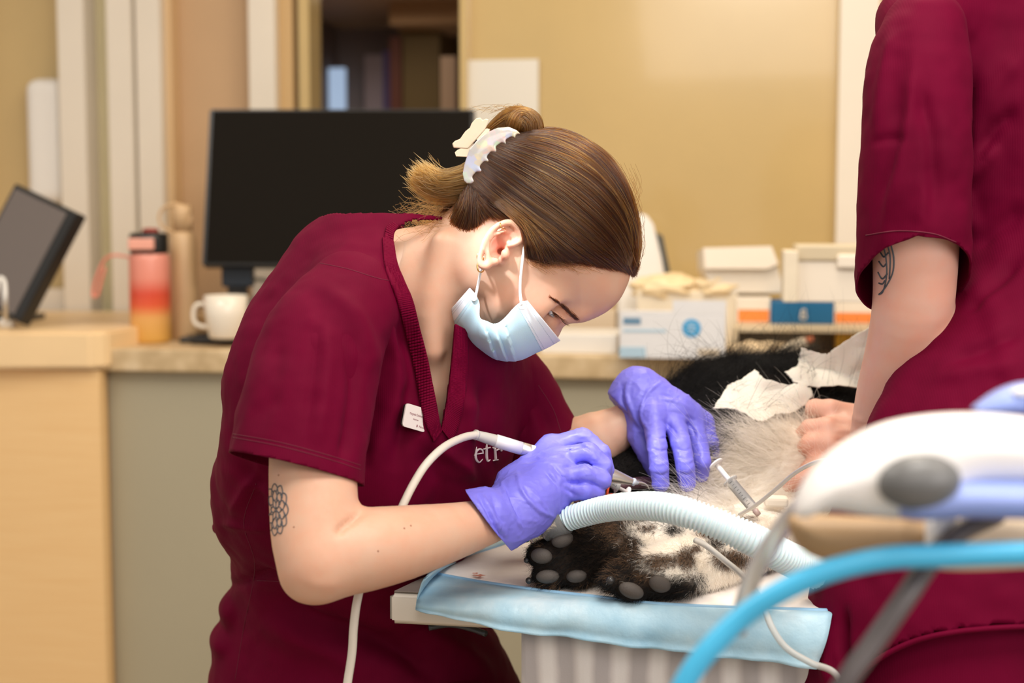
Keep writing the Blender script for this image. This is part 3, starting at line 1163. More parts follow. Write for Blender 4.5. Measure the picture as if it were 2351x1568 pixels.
x, o, e1, e2, w, h, k = carton('instrument_case', 'white lidded plastic case with clip on top of the shelf boxes', 'case', 1832, 2040, 600, 694, 0.12, m_wc, z=zsh + 0.062)
box('lid', o + EZ * h - e1 * 0.004 - e2 * 0.004, e1 * (w + 0.008), e2 * 0.125, EZ * 0.028, m_shelf, x, 0.004)
box('clip', o + EZ * (h - 0.012) + e1 * w * 0.42 - e2 * 0.01, e1 * 0.036, e2 * 0.008, EZ * 0.024, m_wc, x, 0.004)
x, *_ = carton('storage_box', 'narrow cream box standing left of the lidded case', 'box', 1798, 1831, 576, 694, 0.1, m_cream, z=zsh + 0.062)
# open white box with a raised flap
p, k = px(1700, 690, zsh + 0.045)
ob_ = thing('storage_box', 'open white box with folded flap standing above the small orange box', 'box', p)
d0 = depth(p) + 0.03
pl = [(1612, 572), (1768, 568), (1780, 588), (1800, 672), (1640, 672), (1614, 615)]
cc = C(1690, 620, d0)
poly = [((C(u, v, d0) - cc)[0], (C(u, v, d0) - cc)[2]) for u, v in pl]
V, F = prism_geo(poly, 0.08, fx, cc)
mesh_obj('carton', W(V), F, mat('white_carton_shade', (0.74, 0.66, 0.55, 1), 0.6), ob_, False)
pl = [(1612, 570), (1768, 566), (1784, 606), (1760, 618), (1616, 618)]
poly = [((C(u, v, d0) - cc)[0], (C(u, v, d0) - cc)[2]) for u, v in pl]
V, F = prism_geo(poly, 0.014, fx, cc - np.array([0, 0.015, 0]))
mesh_obj('flap', W(V), F, m_wc, ob_, False)
# under the shelf
x, *_ = carton('medicine_box', 'bright yellow box under the riser shelf beside the gauze', 'box', 1918, 1985, 762, 812, 0.06, mat('yellow_carton', rgb(250, 190, 40), 0.55))
p, k = px(1745, 822)
wp = blob('crumpled_tissue', p + EZ * 0.012, (0.07, 0.035, 0.018), mat('beige_tissue', rgb(214, 190, 154), 0.8), 14)
tag(wp, 'crumpled beige tissue lying on the counter under the shelf', 'tissue')
p, k = px(1822, 826)
tb_ = thing('ointment_tube', 'cream tube with orange cap lying on the counter under the shelf', 'tube', p)
a, b_ = p + np.array([-0.03, 0.0, 0.010]), p + np.array([0.022, 0.0, 0.034])
tube('body', [a, (a + b_) / 2, b_], [0.007, 0.011, 0.009], m_cream, tb_, res=8)
tube('cap', [b_, b_ + (b_ - a) * 0.25], [0.006, 0.005], mat('orange_plastic', rgb(224, 130, 90), 0.5), tb_)
# ------------------------------------------------------------------ materials for people
def skin_mat(name, base, red=0.0, blush_and_ear_glow=False):
    if name in MATS:
        return MATS[name]
    m = bpy.data.materials.new(name)
    t = NT(m)
    n = t.noise(35, 5)
    n2 = t.noise(420, 2)
    a = tuple(base)
    b_ = (min(1, base[0] * 1.03), base[1] * 0.86, base[2] * 0.80, 1)
    c = t.ramp(n, [(0.35, a), (0.75, b_)])
    if blush_and_ear_glow:
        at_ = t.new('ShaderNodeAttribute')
        at_.attribute_name = 'blush_and_ear_glow'
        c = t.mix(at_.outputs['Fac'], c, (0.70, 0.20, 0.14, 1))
    t.link(c, t.b.inputs['Base Color'])
    t.b.inputs['Roughness'].default_value = 0.47
    t.b.inputs['Subsurface Weight'].default_value = 0.18
    t.b.inputs['Subsurface Radius'].default_value = (1.0, 0.32, 0.16)
    t.b.inputs['Subsurface Scale'].default_value = 0.012
    t.b.inputs['Specular IOR Level'].default_value = 0.4
    t.bump(n2, 0.12, 0.0004)
    MATS[name] = m
    return m


m_skin = skin_mat('pale_skin', (0.64, 0.405, 0.29, 1), blush_and_ear_glow=True)
m_skin2 = skin_mat('pink_skin', (0.72, 0.43, 0.34, 1))
m_ink = mat('tattoo_ink', (0.06, 0.07, 0.085, 1), 0.6)


def cloth_mat(name, base, rib=False):
    m = bpy.data.materials.new(name)
    t = NT(m)
    n = t.noise(14, 4)
    a = tuple(x * 0.9 for x in base[:3]) + (1,)
    b_ = tuple(min(1, x * 1.12) for x in base[:3]) + (1,)
    t.link(t.ramp(n, [(0.3, a), (0.7, b_)]), t.b.inputs['Base Color'])
    t.b.inputs['Roughness'].default_value = 0.72
    t.b.inputs['Sheen Weight'].default_value = 0.015
    t.b.inputs['Sheen Roughness'].default_value = 0.4
    t.b.inputs['Sheen Tint'].default_value = (0.9, 0.3, 0.45, 1)
    t.b.inputs['Specular IOR Level'].default_value = 0.07
    wv = t.new('ShaderNodeTexWave')
    wv.inputs['Scale'].default_value = 160 if not rib else 110
    wv.inputs['Distortion'].default_value = 0.6
    t.link(t.coord('Object'), wv.inputs['Vector'])
    t.bump(wv.outputs['Fac'], 0.10 if not rib else 0.5, 0.0006)
    return m


BURG = (0.108, 0.0, 0.0172, 1)
m_scrub = cloth_mat('burgundy_scrub_cloth', BURG)
m_rib = cloth_mat('burgundy_rib_knit', (0.125, 0.0, 0.019, 1), True)
m_seam = mat('burgundy_thread', (0.12, 0.002, 0.020, 1), 0.7)
m_gold = mat('gold', (0.9, 0.6, 0.2, 1), 0.2, 1.0)

m_glove = bpy.data.materials.new('violet_nitrile')
t = NT(m_glove)
t.link(t.ramp(t.noise(25, 3), [(0.3, (0.17, 0.16, 0.72, 1)), (0.7, (0.20, 0.185, 0.80, 1))]), t.b.inputs['Base Color'])
t.b.inputs['Roughness'].default_value = 0.42
t.b.inputs['Subsurface Weight'].default_value = 0.1
t.b.inputs['Subsurface Radius'].default_value = (0.5, 0.5, 1.0)
t.b.inputs['Subsurface Scale'].default_value = 0.004
t.b.inputs['Specular IOR Level'].default_value = 0.45
n1 = t.noise(190, 3, t.coord('Object', (1, 1, 1)))
n2_ = t.new('ShaderNodeTexVoronoi', feature='DISTANCE_TO_EDGE')
n2_.inputs['Scale'].default_value = 95
t.link(t.coord('Object'), n2_.inputs['Vector'])
t.bump(t.math('ADD', t.math('MULTIPLY', n1, 0.6), t.math('MULTIPLY', t.math('MINIMUM', n2_.outputs[0], 0.12), 2.5)), 0.14, 0.0008)


def hair_mat(name, melanin, red, rough=0.28, rand=0.35, color=None):
    m = bpy.data.materials.new(name)
    m.use_nodes = True
    nt = m.node_tree
    nt.nodes.clear()
    o = nt.nodes.new('ShaderNodeOutputMaterial')
    h = nt.nodes.new('ShaderNodeBsdfHairPrincipled')
    h.parametrization = 'MELANIN'
    h.inputs['Melanin'].default_value = melanin
    h.inputs['Melanin Redness'].default_value = red
    h.inputs['Roughness'].default_value = rough
    h.inputs['Radial Roughness'].default_value = 0.4
    h.inputs['Random Color'].default_value = rand
    if color:
        h.parametrization = 'COLOR'
        h.inputs['Color'].default_value = color
    hi = nt.nodes.new('ShaderNodeHairInfo')
    nt.links.new(hi.outputs['Random'], h.inputs['Random'])
    nt.links.new(h.outputs[0], o.inputs['Surface'])
    return m


m_hair = hair_mat('brown_hair', 0.66, 0.8)
m_hair_tail = hair_mat('copper_hair', 0.42, 0.85)
m_hair_bun = hair_mat('lit_bun_hair', 0.36, 0.95)  # lower melanin puts the warm light on the bun into its colour
m_hair_tail_lit = hair_mat('lit_tail_hair', 0.27, 0.8)  # brown hair made paler for light coming through the loose tail
m_brow2 = hair_mat('auburn_brow', 0.7, 0.8)
m_brow = hair_mat('dark_hair', 0.85, 0.6)

# ------------------------------------------------------------------ the vet: head
vet = thing('person', 'person in burgundy scrubs, face mask and violet gloves bending over the dog', 'person', WP(800, 1560, 1.5) * np.array([1, 1, 0]))
HD = 1.475
FWD, UPV = np.array([0.5, -0.866]), np.array([0.866, 0.5])          # face-forward and crown directions in the right/up plane


def hx(u, v):
    c = C(u, v, HD)
    return np.array([c[0], c[2]])


OE = hx(1150, 580)
skull = [(1293, 752), (1284, 770), (1274, 786), (1256, 794), (1236, 788), (1222, 780), (1206, 790), (1186, 790), (1168, 780),
         (1146, 786), (1112, 776), (1084, 746), (1066, 712), (1040, 690), (1012, 640), (1008, 580), (1024, 524), (1052, 465), (1085, 410),
         (1125, 360), (1170, 330), (1230, 316), (1295, 324), (1350, 346), (1396, 388), (1428, 440), (1446, 510), (1451, 575),
         (1448, 628), (1438, 660), (1420, 692), (1392, 717), (1356, 735), (1330, 742), (1310, 739), (1299, 744)]
SKULL = smooth_poly([hx(u, v) for u, v in skull], 150)
RH = 0.082


def Wh(x, z):
    f = (x - OE[0]) * FWD[0] + (z - OE[1]) * FWD[1]
    tt = np.clip((f - 0.01) / 0.10, 0, 1)
    tt = tt * tt * (3 - 2 * tt)
    return 0.0755 * (1 - tt) + 0.054 * tt


def hsurf(x, z, grow=0.0):
    """half thickness of the head at (x, z)"""
    e = poly_sd(SKULL, np.asarray(x), np.asarray(z)) + grow
    q = np.maximum(RH - np.maximum(e, 0), 0)
    return (Wh(x, z) + grow) / RH * np.sqrt(np.maximum(RH ** 2 - q ** 2, 0))


def near_pt(u, v, grow=0.0):
    """camera-frame point on the near side of the head seen at (u, v)"""
    d = HD - 0.06
    for _ in range(6):
        c = C(u, v, d)
        d = HD - float(hsurf(np.array([c[0]]), np.array([c[2]]), grow)[0])
    return C(u, v, d)


hv = Vol((C(800, 0, HD)[0], 1.36, C(0, 1010, HD)[2]), (C(1480, 0, HD)[0], 1.60, C(0, 290, HD)[2]), 0.0019)
hv.inflate(SKULL, HD, RH, Wh)
# cheekbone, brow ridge, eye socket and closed lid
hv.ell(near_pt(1215, 690) + np.array([0, 0.012, 0]), (0.030, 0.016, 0.024), 0.02)
hv.ell(near_pt(1302, 716) + np.array([-0.004, 0.010, 0.0]), (0.022, 0.012, 0.010), 0.012)
ep = near_pt(1266, 728)
hv.ell(ep + np.array([0.004, -0.004, -0.002]), (0.017, 0.011, 0.013), 0.012, op='s')
EYE = ep + np.array([-0.002, 0.0125, -0.001])
hv.ell(EYE, (0.0118, 0.0118, 0.0118), 0.004)
ec = C(1262, 716, EYE[1] - 0.0108)
lid = [C(1253, 708, EYE[1] - 0.006), C(1266, 712, EYE[1] - 0.0125), C(1280, 722, EYE[1] - 0.012), C(1291, 737, EYE[1] - 0.006)]
hv.chain(catmull(lid, 9), [0.0022] * 9, 0.003)
# neck and throat
NECK = [C(925, 690, 1.50), C(1035, 628, 1.487), C(1110, 600, 1.48)]
hv.chain(NECK, [0.070, 0.0545, 0.050], 0.03, 0.02, res=7)
hv.chain([C(1018, 560, 1.427), C(988, 700, 1.428), C(990, 800, 1.438)], [0.010, 0.011, 0.010], 0.02, 0.02, res=6)
hv.cap(C(940, 700, 1.50), C(975, 880, 1.50), 0.068, 0.05, 0.03)
hv.cap(C(975, 880, 1.50), C(975, 1010, 1.51), 0.05, 0.045, 0.02)
hv.ell(C(1100, 600, 1.424), (0.012, 0.008, 0.022), 0.02)            # mastoid


def EP(u, v, dy=0.0):
    back = (1160 - u) * 0.00010
    return C(u, v, 1.402 - 0.006 - back * 1.2 + dy)


# ear: plate, raised rim, inner ridges, hollows
plate = [(1197, 545), (1188, 524), (1168, 512), (1146, 518), (1126, 534), (1113, 556), (1106, 582), (1103, 600), (1108, 612),
         (1120, 612), (1136, 608), (1152, 610), (1166, 600), (1176, 580), (1190, 566)]
pe = smooth_poly([(EP(u, v)[0], EP(u, v)[2]) for u, v in plate], 70)
hv.inflate(pe, 1.4005, 0.005, 0.0045, 0.004)
hv.inflate(pe, 1.408, 0.004, 0.010, 0.004)
rim = [(1158, 566), (1180, 560), (1198, 548), (1193, 526), (1172, 511), (1148, 516), (1128, 530), (1114, 552), (1106, 574), (1101, 594), (1104, 606), (1114, 612), (1124, 606)]
hv.chain([EP(u, v, -0.004) for u, v in rim], [0.0022, 0.003, 0.0036, 0.0038, 0.0036, 0.0033, 0.003, 0.003, 0.0029, 0.0029, 0.0036, 0.0042, 0.0036], 0.0025, 0.002, res=40)
hv.chain([EP(u, v, -0.0035) for u, v in ((1122, 598), (1121, 578), (1127, 556), (1140, 541), (1160, 532))], [0.0035, 0.0032, 0.0032, 0.003, 0.0022], 0.003, 0.002, res=18)
hv.ell(EP(1143, 568, -0.002), (0.0085, 0.0085, 0.011), 0.004, op='s')
hv.ell(EP(1168, 545, -0.005), (0.0095, 0.004, 0.0050), 0.003, op='s')
hv.ell(EP(1150, 577, 0.006), (0.0040, 0.010, 0.0035), 0.002, op='s')
hv.ell(EP(1160, 584, -0.002), (0.0045, 0.0045, 0.0055), 0.003)        # tragus
hv.ell(EP(1136, 601, -0.003), (0.0048, 0.004, 0.0042), 0.003)
HV, HF = hv.mesh()
HV = relax(HV, HF, 1, 0.4)

# ------------------------------------------------------------------ body under the clothes and the bare arms
TORSO = [(C(925, 585, 1.505), 0.055, 0.075, 0.0), (C(895, 650, 1.51), 0.094, 0.118, 0.2), (C(885, 750, 1.51), 0.140, 0.116, 0.40),
         (C(862, 860, 1.505), 0.160, 0.112, 0.48), (C(858, 960, 1.508), 0.162, 0.110, 0.48), (C(835, 1100, 1.53), 0.158, 0.110, 0.40),
         (C(798, 1250, 1.60), 0.131, 0.110, 0.25), (C(790, 1400, 1.645), 0.131, 0.118, 0.0), (C(825, 1570, 1.67), 0.176, 0.140, 0.0), (C(850, 1720, 1.68), 0.20, 0.16, 0.0)]
bv = Vol((C(440, 0, 1.5)[0], 1.195, C(0, 1560, 1.67)[2]), (C(1500, 0, 1.6)[0], 1.88, C(0, 560, 1.5)[2]), 0.0036)
bv.eltube([(c, rx - 0.03, ry - 0.036, a) for c, rx, ry, a in TORSO[1:]], 0.0, 30)
ARM = [(C(800, 720, 1.39), 0.045), (C(735, 880, 1.352), 0.042), (C(720, 1040, 1.312), 0.0405), (C(720, 1150, 1.290), 0.040), (C(723, 1240, 1.276), 0.0385), (C(728, 1290, 1.268), 0.034)]
bv.chain([p for p, r in ARM], [r for p, r in ARM], 0.03, 0.02, res=16)
bv.ell(C(703, 1334, 1.268), (0.014, 0.016, 0.012), 0.022)
FARM = [(C(742, 1292, 1.268), 0.033), (C(830, 1264, 1.285), 0.0375), (C(920, 1247, 1.305), 0.0345), (C(1010, 1227, 1.335), 0.029), (C(1090, 1206, 1.370), 0.0240), (C(1165, 1180, 1.404), 0.0205)]
bv.chain([p for p, r in FARM], [r for p, r in FARM], 0.012, 0.02, res=18)
FAR = [(C(1130, 870, 1.60), 0.045), (C(1225, 1000, 1.61), 0.038), (C(1262, 1066, 1.60), 0.034)]
bv.chain([p for p, r in FAR], [r for p, r in FAR], 0.03, 0.02, res=8)
FAR2 = [(C(1262, 1066, 1.60), 0.032), (C(1340, 1025, 1.60), 0.035), (C(1420, 982, 1.60), 0.0245), (C(1465, 945, 1.60), 0.019)]
bv.chain([p for p, r in FAR2], [r for p, r in FAR2], 0.015, 0.02, res=10)
BV, BF = bv.mesh()
BV = relax(BV, BF, 2, 0.5)
BV = folds_uv(BV, vnormals(BV, BF), [([(772, 1228), (795, 1204), (830, 1178)], -0.006, 7), ([(700, 1330), (740, 1345), (780, 1335)], 0.001, 14)], 1.0)
body_bvh = bvh_of(BV, BF)
head_bvh = bvh_of(HV, HF)


def ink_lines(bvh, lines, r=0.0006):
    out = []
    for L in lines:
        P = [cast(bvh, u, v, 0.0001) for u, v in catmull(L, max(4, 4 * len(L)))]
        run = []
        for q in P + [None]:
            if q is not None and (not run or np.linalg.norm(q - run[-1]) < 0.008):
                run.append(q)
                continue
            if len(run) > 2:
                out.append(tube_geo(run, r, 5))
            run = [] if q is None else [q]
    return out


def rosette(cu, cv, ru, rv, clip=None):
    L = []
    for ring, n, s0, s1 in ((0, 6, 0.05, 0.42), (1, 9, 0.36, 0.74), (2, 11, 0.66, 1.0)):
        for i in range(n):
            a0 = 2 * PI * (i + 0.5 * ring) / n
            da = PI / n * 0.95
            q = [(a0 - da * 0.5, s0), (a0 - da, s0 + (s1 - s0) * 0.55), (a0, s1), (a0 + da, s0 + (s1 - s0) * 0.55), (a0 + da * 0.5, s0)]
            L.append([(cu + ru * s * math.cos(a_), cv + rv * s * math.sin(a_)) for a_, s in q])
    return L


parts = [(HV, HF, 0), (BV, BF, 0)]
parts += [(v, f, 1) for v, f in ink_lines(body_bvh, rosette(634, 1170, 28, 60))]
mole = [(943, 1207), (928, 1213), (640, 1091), (675, 1210), (868, 1265)]
for u, v in mole:
    p = cast(body_bvh, u, v, 0.0)
    if p is not None:
        parts.append((lathe_geo([(0.0009, 0), (0.0006, 0.0004), (0, 0.0005)], 8, p, (0, -1, 0.2)) + (2,)))
# ear canal shadow is real depth; eye: narrow visible strip of the eyeball between the lids
el = [C(1259, 711, EYE[1] - 0.0118), C(1265, 719, EYE[1] - 0.0134), C(1272, 727, EYE[1] - 0.0126)]
parts.append(tube_geo(el, [0.0012, 0.0026, 0.0012], 8) + (3,))
parts.append(tube_geo([C(1263, 718, EYE[1] - 0.0139), C(1267, 723, EYE[1] - 0.0139)], [0.0016, 0.0014], 8) + (4,))
m_mole = mat('mole_brown', (0.3, 0.14, 0.08, 1), 0.6)
m_eye = mat('eye_white', (0.62, 0.62, 0.66, 1), 0.15)
m_iris = mat('grey_blue_iris', (0.16, 0.20, 0.26, 1), 0.1)
V, F, M = join_geo(parts)
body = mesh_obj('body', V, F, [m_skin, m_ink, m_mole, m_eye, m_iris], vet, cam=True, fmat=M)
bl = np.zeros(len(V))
ear_in = [(1147, 566, 22, 30, 0.75), (1165, 540, 22, 14, 0.55), (1125, 575, 16, 40, 0.25), (1200, 690, 60, 50, 0.14), (1270, 735, 30, 24, 0.22), (1360, 690, 70, 40, 0.10)]  # ear spots put light shining through it into the colour; others are skin redness
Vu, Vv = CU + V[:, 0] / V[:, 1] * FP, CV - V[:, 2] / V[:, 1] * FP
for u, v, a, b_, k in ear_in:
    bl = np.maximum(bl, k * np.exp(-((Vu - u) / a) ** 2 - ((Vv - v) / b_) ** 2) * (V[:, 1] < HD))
fa_ = body.data.attributes.new('blush_and_ear_glow', 'FLOAT', 'POINT')
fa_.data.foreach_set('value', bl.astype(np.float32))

# ------------------------------------------------------------------ scrub top
sv = Vol((C(400, 0, 1.67)[0], 1.22, C(0, 1640, 1.67)[2]), (C(1380, 0, 1.6)[0], 1.88, C(0, 500, 1.5)[2]), 0.0036)
sv.eltube(TORSO, 0.0, 40)
SL1 = [(C(815, 690, 1.40), 0.050, 0.055, 0), (C(752, 770, 1.365), 0.057, 0.060, 0), (C(722, 860, 1.343), 0.062, 0.060, 0), (C(700, 960, 1.325), 0.0625, 0.062, 0), (C(683, 1075, 1.312), 0.0635, 0.064, 0), (C(675, 1150, 1.305), 0.0640, 0.064, 0)]
sv.eltube([(c, rx - 0.004, ry - 0.004, a) for c, rx, ry, a in SL1[:3]] + [(C(712, 900, 1.36), 0.03, 0.03, 0)], 0.035, 12, 0.02)
SL2 = [(C(1105, 840, 1.585), 0.052, 0.06, 0), (C(1160, 900, 1.60), 0.054, 0.055, 0), (C(1215, 975, 1.61), 0.050, 0.052, 0), (C(1262, 1050, 1.61), 0.049, 0.052, 0)]
sv.eltube([(c, rx - 0.004, ry - 0.004, a) for c, rx, ry, a in SL2[:2]] + [(C(1190, 940, 1.60), 0.03, 0.03, 0)], 0.035, 8, 0.02)
sv.cap(C(885, 640, 1.46), C(900, 556, 1.475), 0.06, 0.022, 0.03)       # collar stand behind the neck
sv.ell(C(556, 893, 1.50), (0.017, 0.05, 0.026), 0.012)                 # slack cloth of the back panel
sv.ell(C(540, 1130, 1.55), (0.022, 0.06, 0.060), 0.02)
sv.ell(C(514, 1206, 1.59), (0.011, 0.04, 0.010), 0.008)
sv.ell(C(552, 1390, 1.645), (0.022, 0.06, 0.022), 0.010)
sv.ell(C(536, 1462, 1.655), (0.024, 0.06, 0.020), 0.010)
SV, SF = sv.mesh()
FOLDS = [
        ([(838, 660), (872, 780), (868, 900), (838, 1010), (828, 1090)], -0.014, 17),
        ([(905, 720), (945, 800), (958, 870), (930, 990), (905, 1090)], -0.013, 26),
        ([(890, 690), (905, 790), (915, 890), (895, 1000)], 0.006, 18),
        ([(1050, 880), (1090, 960), (1075, 1040), (1045, 1110)], 0.008, 28),
        ([(1120, 860), (1105, 960), (1095, 1060)], -0.008, 22),
        ([(1000, 1020), (1060, 1070), (1095, 1110)], 0.005, 14),
        ([(960, 1010), (1010, 1110), (1000, 1200)], -0.007, 30),
        ([(560, 1060), (590, 1120), (560, 1200)], -0.006, 18),
        ([(600, 1060), (560, 1130), (530, 1180)], 0.004, 10),
        ([(560, 1110), (620, 1135), (640, 1160)], 0.005, 10),
        ([(560, 1300), (640, 1345), (700, 1400)], -0.007, 22),
        ([(520, 1345), (600, 1330), (640, 1325)], -0.006, 10),
        ([(590, 1350), (690, 1420), (820, 1460), (930, 1500), (1010, 1568)], -0.016, 24),
        ([(600, 1420), (720, 1480), (850, 1540)], 0.008, 34),
        ([(840, 1395), (940, 1430), (1060, 1500), (1140, 1568)], 0.009, 28),
        ([(790, 1370), (900, 1392), (1010, 1395)], -0.006, 22),
        ([(500, 1200), (560, 1210), (620, 1215)], 0.004, 9)]
SFOLDS = [
        ([(740, 660), (815, 720), (850, 800), (856, 860)], 0.005, 20),
        ([(700, 700), (745, 780), (745, 900), (715, 1050)], 0.0045, 20),
        ([(800, 760), (815, 880), (800, 1000), (780, 1070)], -0.006, 16),
        ([(640, 760), (625, 880), (590, 1000)], -0.003, 26),
        ([(735, 690), (722, 850), (700, 1010)], -0.004, 14),
        ([(1190, 880), (1240, 940), (1270, 1000)], -0.005, 16),
        ([(1150, 870), (1190, 930), (1210, 1000)], -0.006, 16)]


def drape(V, F, folds, amp=1.4):
    V = relax(V, F, 2, 0.5)
    V = folds_uv(V, vnormals(V, F), folds, amp)
    V = relax(V, F, 1, 0.35)
    return V + vnormals(V, F) * (0.0016 * vnoise(V, 28, 5) + 0.0009 * vnoise(V, 75, 6))[:, None]


def hem(u0, v0, u1, v1, d, tilt):
    a, b_ = C(u0, v0, d), C(u1, v1, d)
    n = np.cross(b_ - a, np.array([0, 1.0, tilt]))
    n /= np.linalg.norm(n)
    return (a + b_) / 2, (n if n[2] < 0 else -n)


SV = drape(SV, SF, FOLDS)
sleeves = []
for S_, args, lo, hi in ((SL1, (525, 1028, 826, 1100, 1.25, -0.20), (450, 1200, 1.2), (960, 560, 1.56)),
                         (SL2, (1322, 966, 1172, 1056, 1.6, 0.15), (1000, 1200, 1.48), (1380, 760, 1.74))):
    wv_ = Vol((C(lo[0], 0, 1.5)[0], lo[2], C(0, lo[1], 1.4)[2]), (C(hi[0], 0, 1.5)[0], hi[2], C(0, hi[1], 1.4)[2]), 0.0032)
    wv_.eltube(S_, 0.0, 24)
    A_, G_ = wv_.mesh()
    A_ = drape(A_, G_, SFOLDS, 1.2)
    p, n = hem(*args)
    A_, G_ = cut_plane(A_, G_, p, n)
    sleeves.append((A_, G_))
# neckline
NL = np.array([(896, 560), (904, 530), (950, 505), (1045, 505), (1220, 600), (1210, 795), (1130, 795), (1078, 770), (1048, 742), (1034, 850), (1020, 940), (1012, 985), (1003, 950), (984, 835), (946, 700), (922, 636), (905, 590)], dtype=float)
SV = np.asarray(SV)
jv, jf, jm = join_geo([(SV, SF)] + sleeves)
shirt_full = bvh_of(jv, jf)
U = np.stack([CU + SV[:, 0] / SV[:, 1] * FP, CV - SV[:, 2] / SV[:, 1] * FP], 1)
ins = (poly_sd(NL, U[:, 0], U[:, 1]) > 0) & (SV[:, 1] < 1.53)
ins2 = (poly_sd(NL[[0, 1, 2, 3, 4, 8]], U[:, 0], U[:, 1]) > 0)
SF = [f for f in SF if not any(ins[i] for i in f) and not all(ins2[i] for i in f)]
top = mesh_obj('scrub_top', SV, SF, [m_scrub], vet, cam=True)
solidify(top, 0.0016)
for A_, G_ in sleeves:
    solidify(mesh_obj('sleeve', A_, G_, m_scrub, top, cam=True), 0.0016)


def band(name, path, w, m, parent, bvh, lift=0.0012, thick=0.0022, ribs=0, label=None):
    """knitted band laid on a surface: path in photo points for its inner edge, w = width vectors (du, dv) per point"""
    Q = catmull(np.array([list(p_) + list(w_) for p_, w_ in zip(path, w)], dtype=float), max(30, ribs * 4))
    rows = []
    K = 6
    last = None
    for i, q in enumerate(Q):
        r = []
        for j in range(K + 1):
            p_ = cast(bvh, q[0] + q[2] * j / K, q[1] + q[3] * j / K, 0)
            if p_ is None:
                p_ = last[j] if last is not None else np.array(C(q[0], q[1], 1.42))
            r.append(p_)
        rows.append(r)
        last = r
    A = np.array(rows)
    for it in range(3):
        A[1:-1] = 0.25 * A[:-2] + 0.5 * A[1:-1] + 0.25 * A[2:]
    nn = np.cross(np.gradient(A, axis=0), np.gradient(A, axis=1))
    nn /= np.linalg.norm(nn, axis=2)[..., None] + 1e-12
    nn *= np.where(nn[..., 1:2] > 0, -1, 1)
    rb = (0.00045 * np.sign(np.sin(np.linspace(0, ribs * 2 * PI, len(A)))) if ribs else np.zeros(len(A)))[:, None, None]
    A = A + nn * (lift + rb)
    n0, n1 = A.shape[:2]
    V = A.reshape(-1, 3)
    F = [(i * n1 + j, (i + 1) * n1 + j, (i + 1) * n1 + j + 1, i * n1 + j + 1) for i in range(n0 - 1) for j in range(n1 - 1)]
    o = mesh_obj(name, V, F, m, parent, cam=True, label=label)
    solidify(o, thick, 0.0)
    return o


band('neckband', [(903, 556), (912, 610), (926, 645), (950, 705), (984, 830), (1003, 945), (1012, 988)],
     [(-26, -8), (-30, -2), (-32, 2), (-34, 6), (-34, 8), (-30, 14), (-18, 26)], m_rib, top, shirt_full, ribs=120)
band('neckband', [(1043, 745), (1038, 800), (1032, 860), (1024, 920), (1012, 985)],
     [(26, 14), (34, 12), (38, 12), (38, 16), (26, 36)], m_rib, top, shirt_full, ribs=80)
band('neckband', [(903, 556), (905, 536), (915, 522)], [(-22, -6), (-18, -12), (-12, -10)], m_rib, top, shirt_full, ribs=10)


def seam(name, L, parent, bvh, r=0.00032, m=None, n=40, lift=0.0001):
    P = [cast(bvh, u, v, lift) for u, v in catmull(L, n)]
    P = [p_ for p_ in P if p_ is not None]
    return tube(name, P, r, m or m_seam, parent, 6, cam=True)


for L in ([(735, 604), (800, 618), (872, 640), (925, 648)], 
          [(535, 1004), (640, 1024), (740, 1050), (828, 1078)], [(535, 996), (640, 1015), (740, 1041), (828, 1068)],
          [(1236, 885), (1270, 940), (1290, 1000)],
          [(590, 1333), (630, 1334), (660, 1336)], [(588, 1110), (560, 1200), (585, 1300), (560, 1440), (540, 1560)]):
    seam('seam', L, top, shirt_full)

# trousers and seat below the picture's edge
lv = Vol((C(400, 0, 1.6)[0], 1.25, C(0, 2300, 1.66)[2]), (C(1420, 0, 1.6)[0], 2.05, C(0, 1500, 1.46)[2]), 0.009)
lv.eltube([(C(830, 1640, 1.67), 0.17, 0.14, 0), (C(850, 1760, 1.67), 0.19, 0.16, 0), (C(860, 1850, 1.67), 0.17, 0.16, 0)], 0, 6)
lv.chain([C(860, 1790, 1.62), C(1110, 1720, 1.55)], [0.085, 0.068], 0.04)
lv.chain([C(880, 1780, 1.76), C(1130, 1680, 1.80)], [0.085, 0.068], 0.04)
LV, LF = lv.mesh()
LV = relax(LV, LF, 2)
tr = mesh_obj('scrub_trousers', LV, LF, m_scrub, vet, cam=True)
for s_, kn in ((0, C(1110, 1720, 1.55)), (1, C(1130, 1680, 1.80))):
    k0 = W(kn)
    tube('trouser_leg', [k0, k0 * 0.5 + np.array([k0[0] - 0.02, k0[1], 0.12]) * 0.5, np.array([k0[0] - 0.04, k0[1], 0.09])], [0.066, 0.056, 0.055], m_scrub, vet, 20, 14)
    box('shoe', np.array([k0[0] - 0.09, k0[1] - 0.045, 0.0]), (0.24, 0, 0), (0, 0.09, 0), (0, 0, 0.09), m_white, vet, 0.035, 4)
pb = WP(850, 1900, 1.68)
so = thing('stool', 'round black stool under the bending vet', 'stool', (pb[0], pb[1], 0))
zs = W(C(850, 1895, 1.68))[2]
lathe('seat', [(0.0, 0), (0.16, 0.0), (0.175, 0.02), (0.17, 0.05), (0, 0.055)], (pb[0], pb[1], zs - 0.03), EZ, m_black, so)
lathe('post', [(0.03, 0.04), (0.03, zs - 0.03)], (pb[0], pb[1], 0), EZ, m_dark, so)
lathe('base', [(0.24, 0.0), (0.24, 0.03), (0.04, 0.06), (0, 0.06)], (pb[0], pb[1], 0), EZ, m_dark, so)
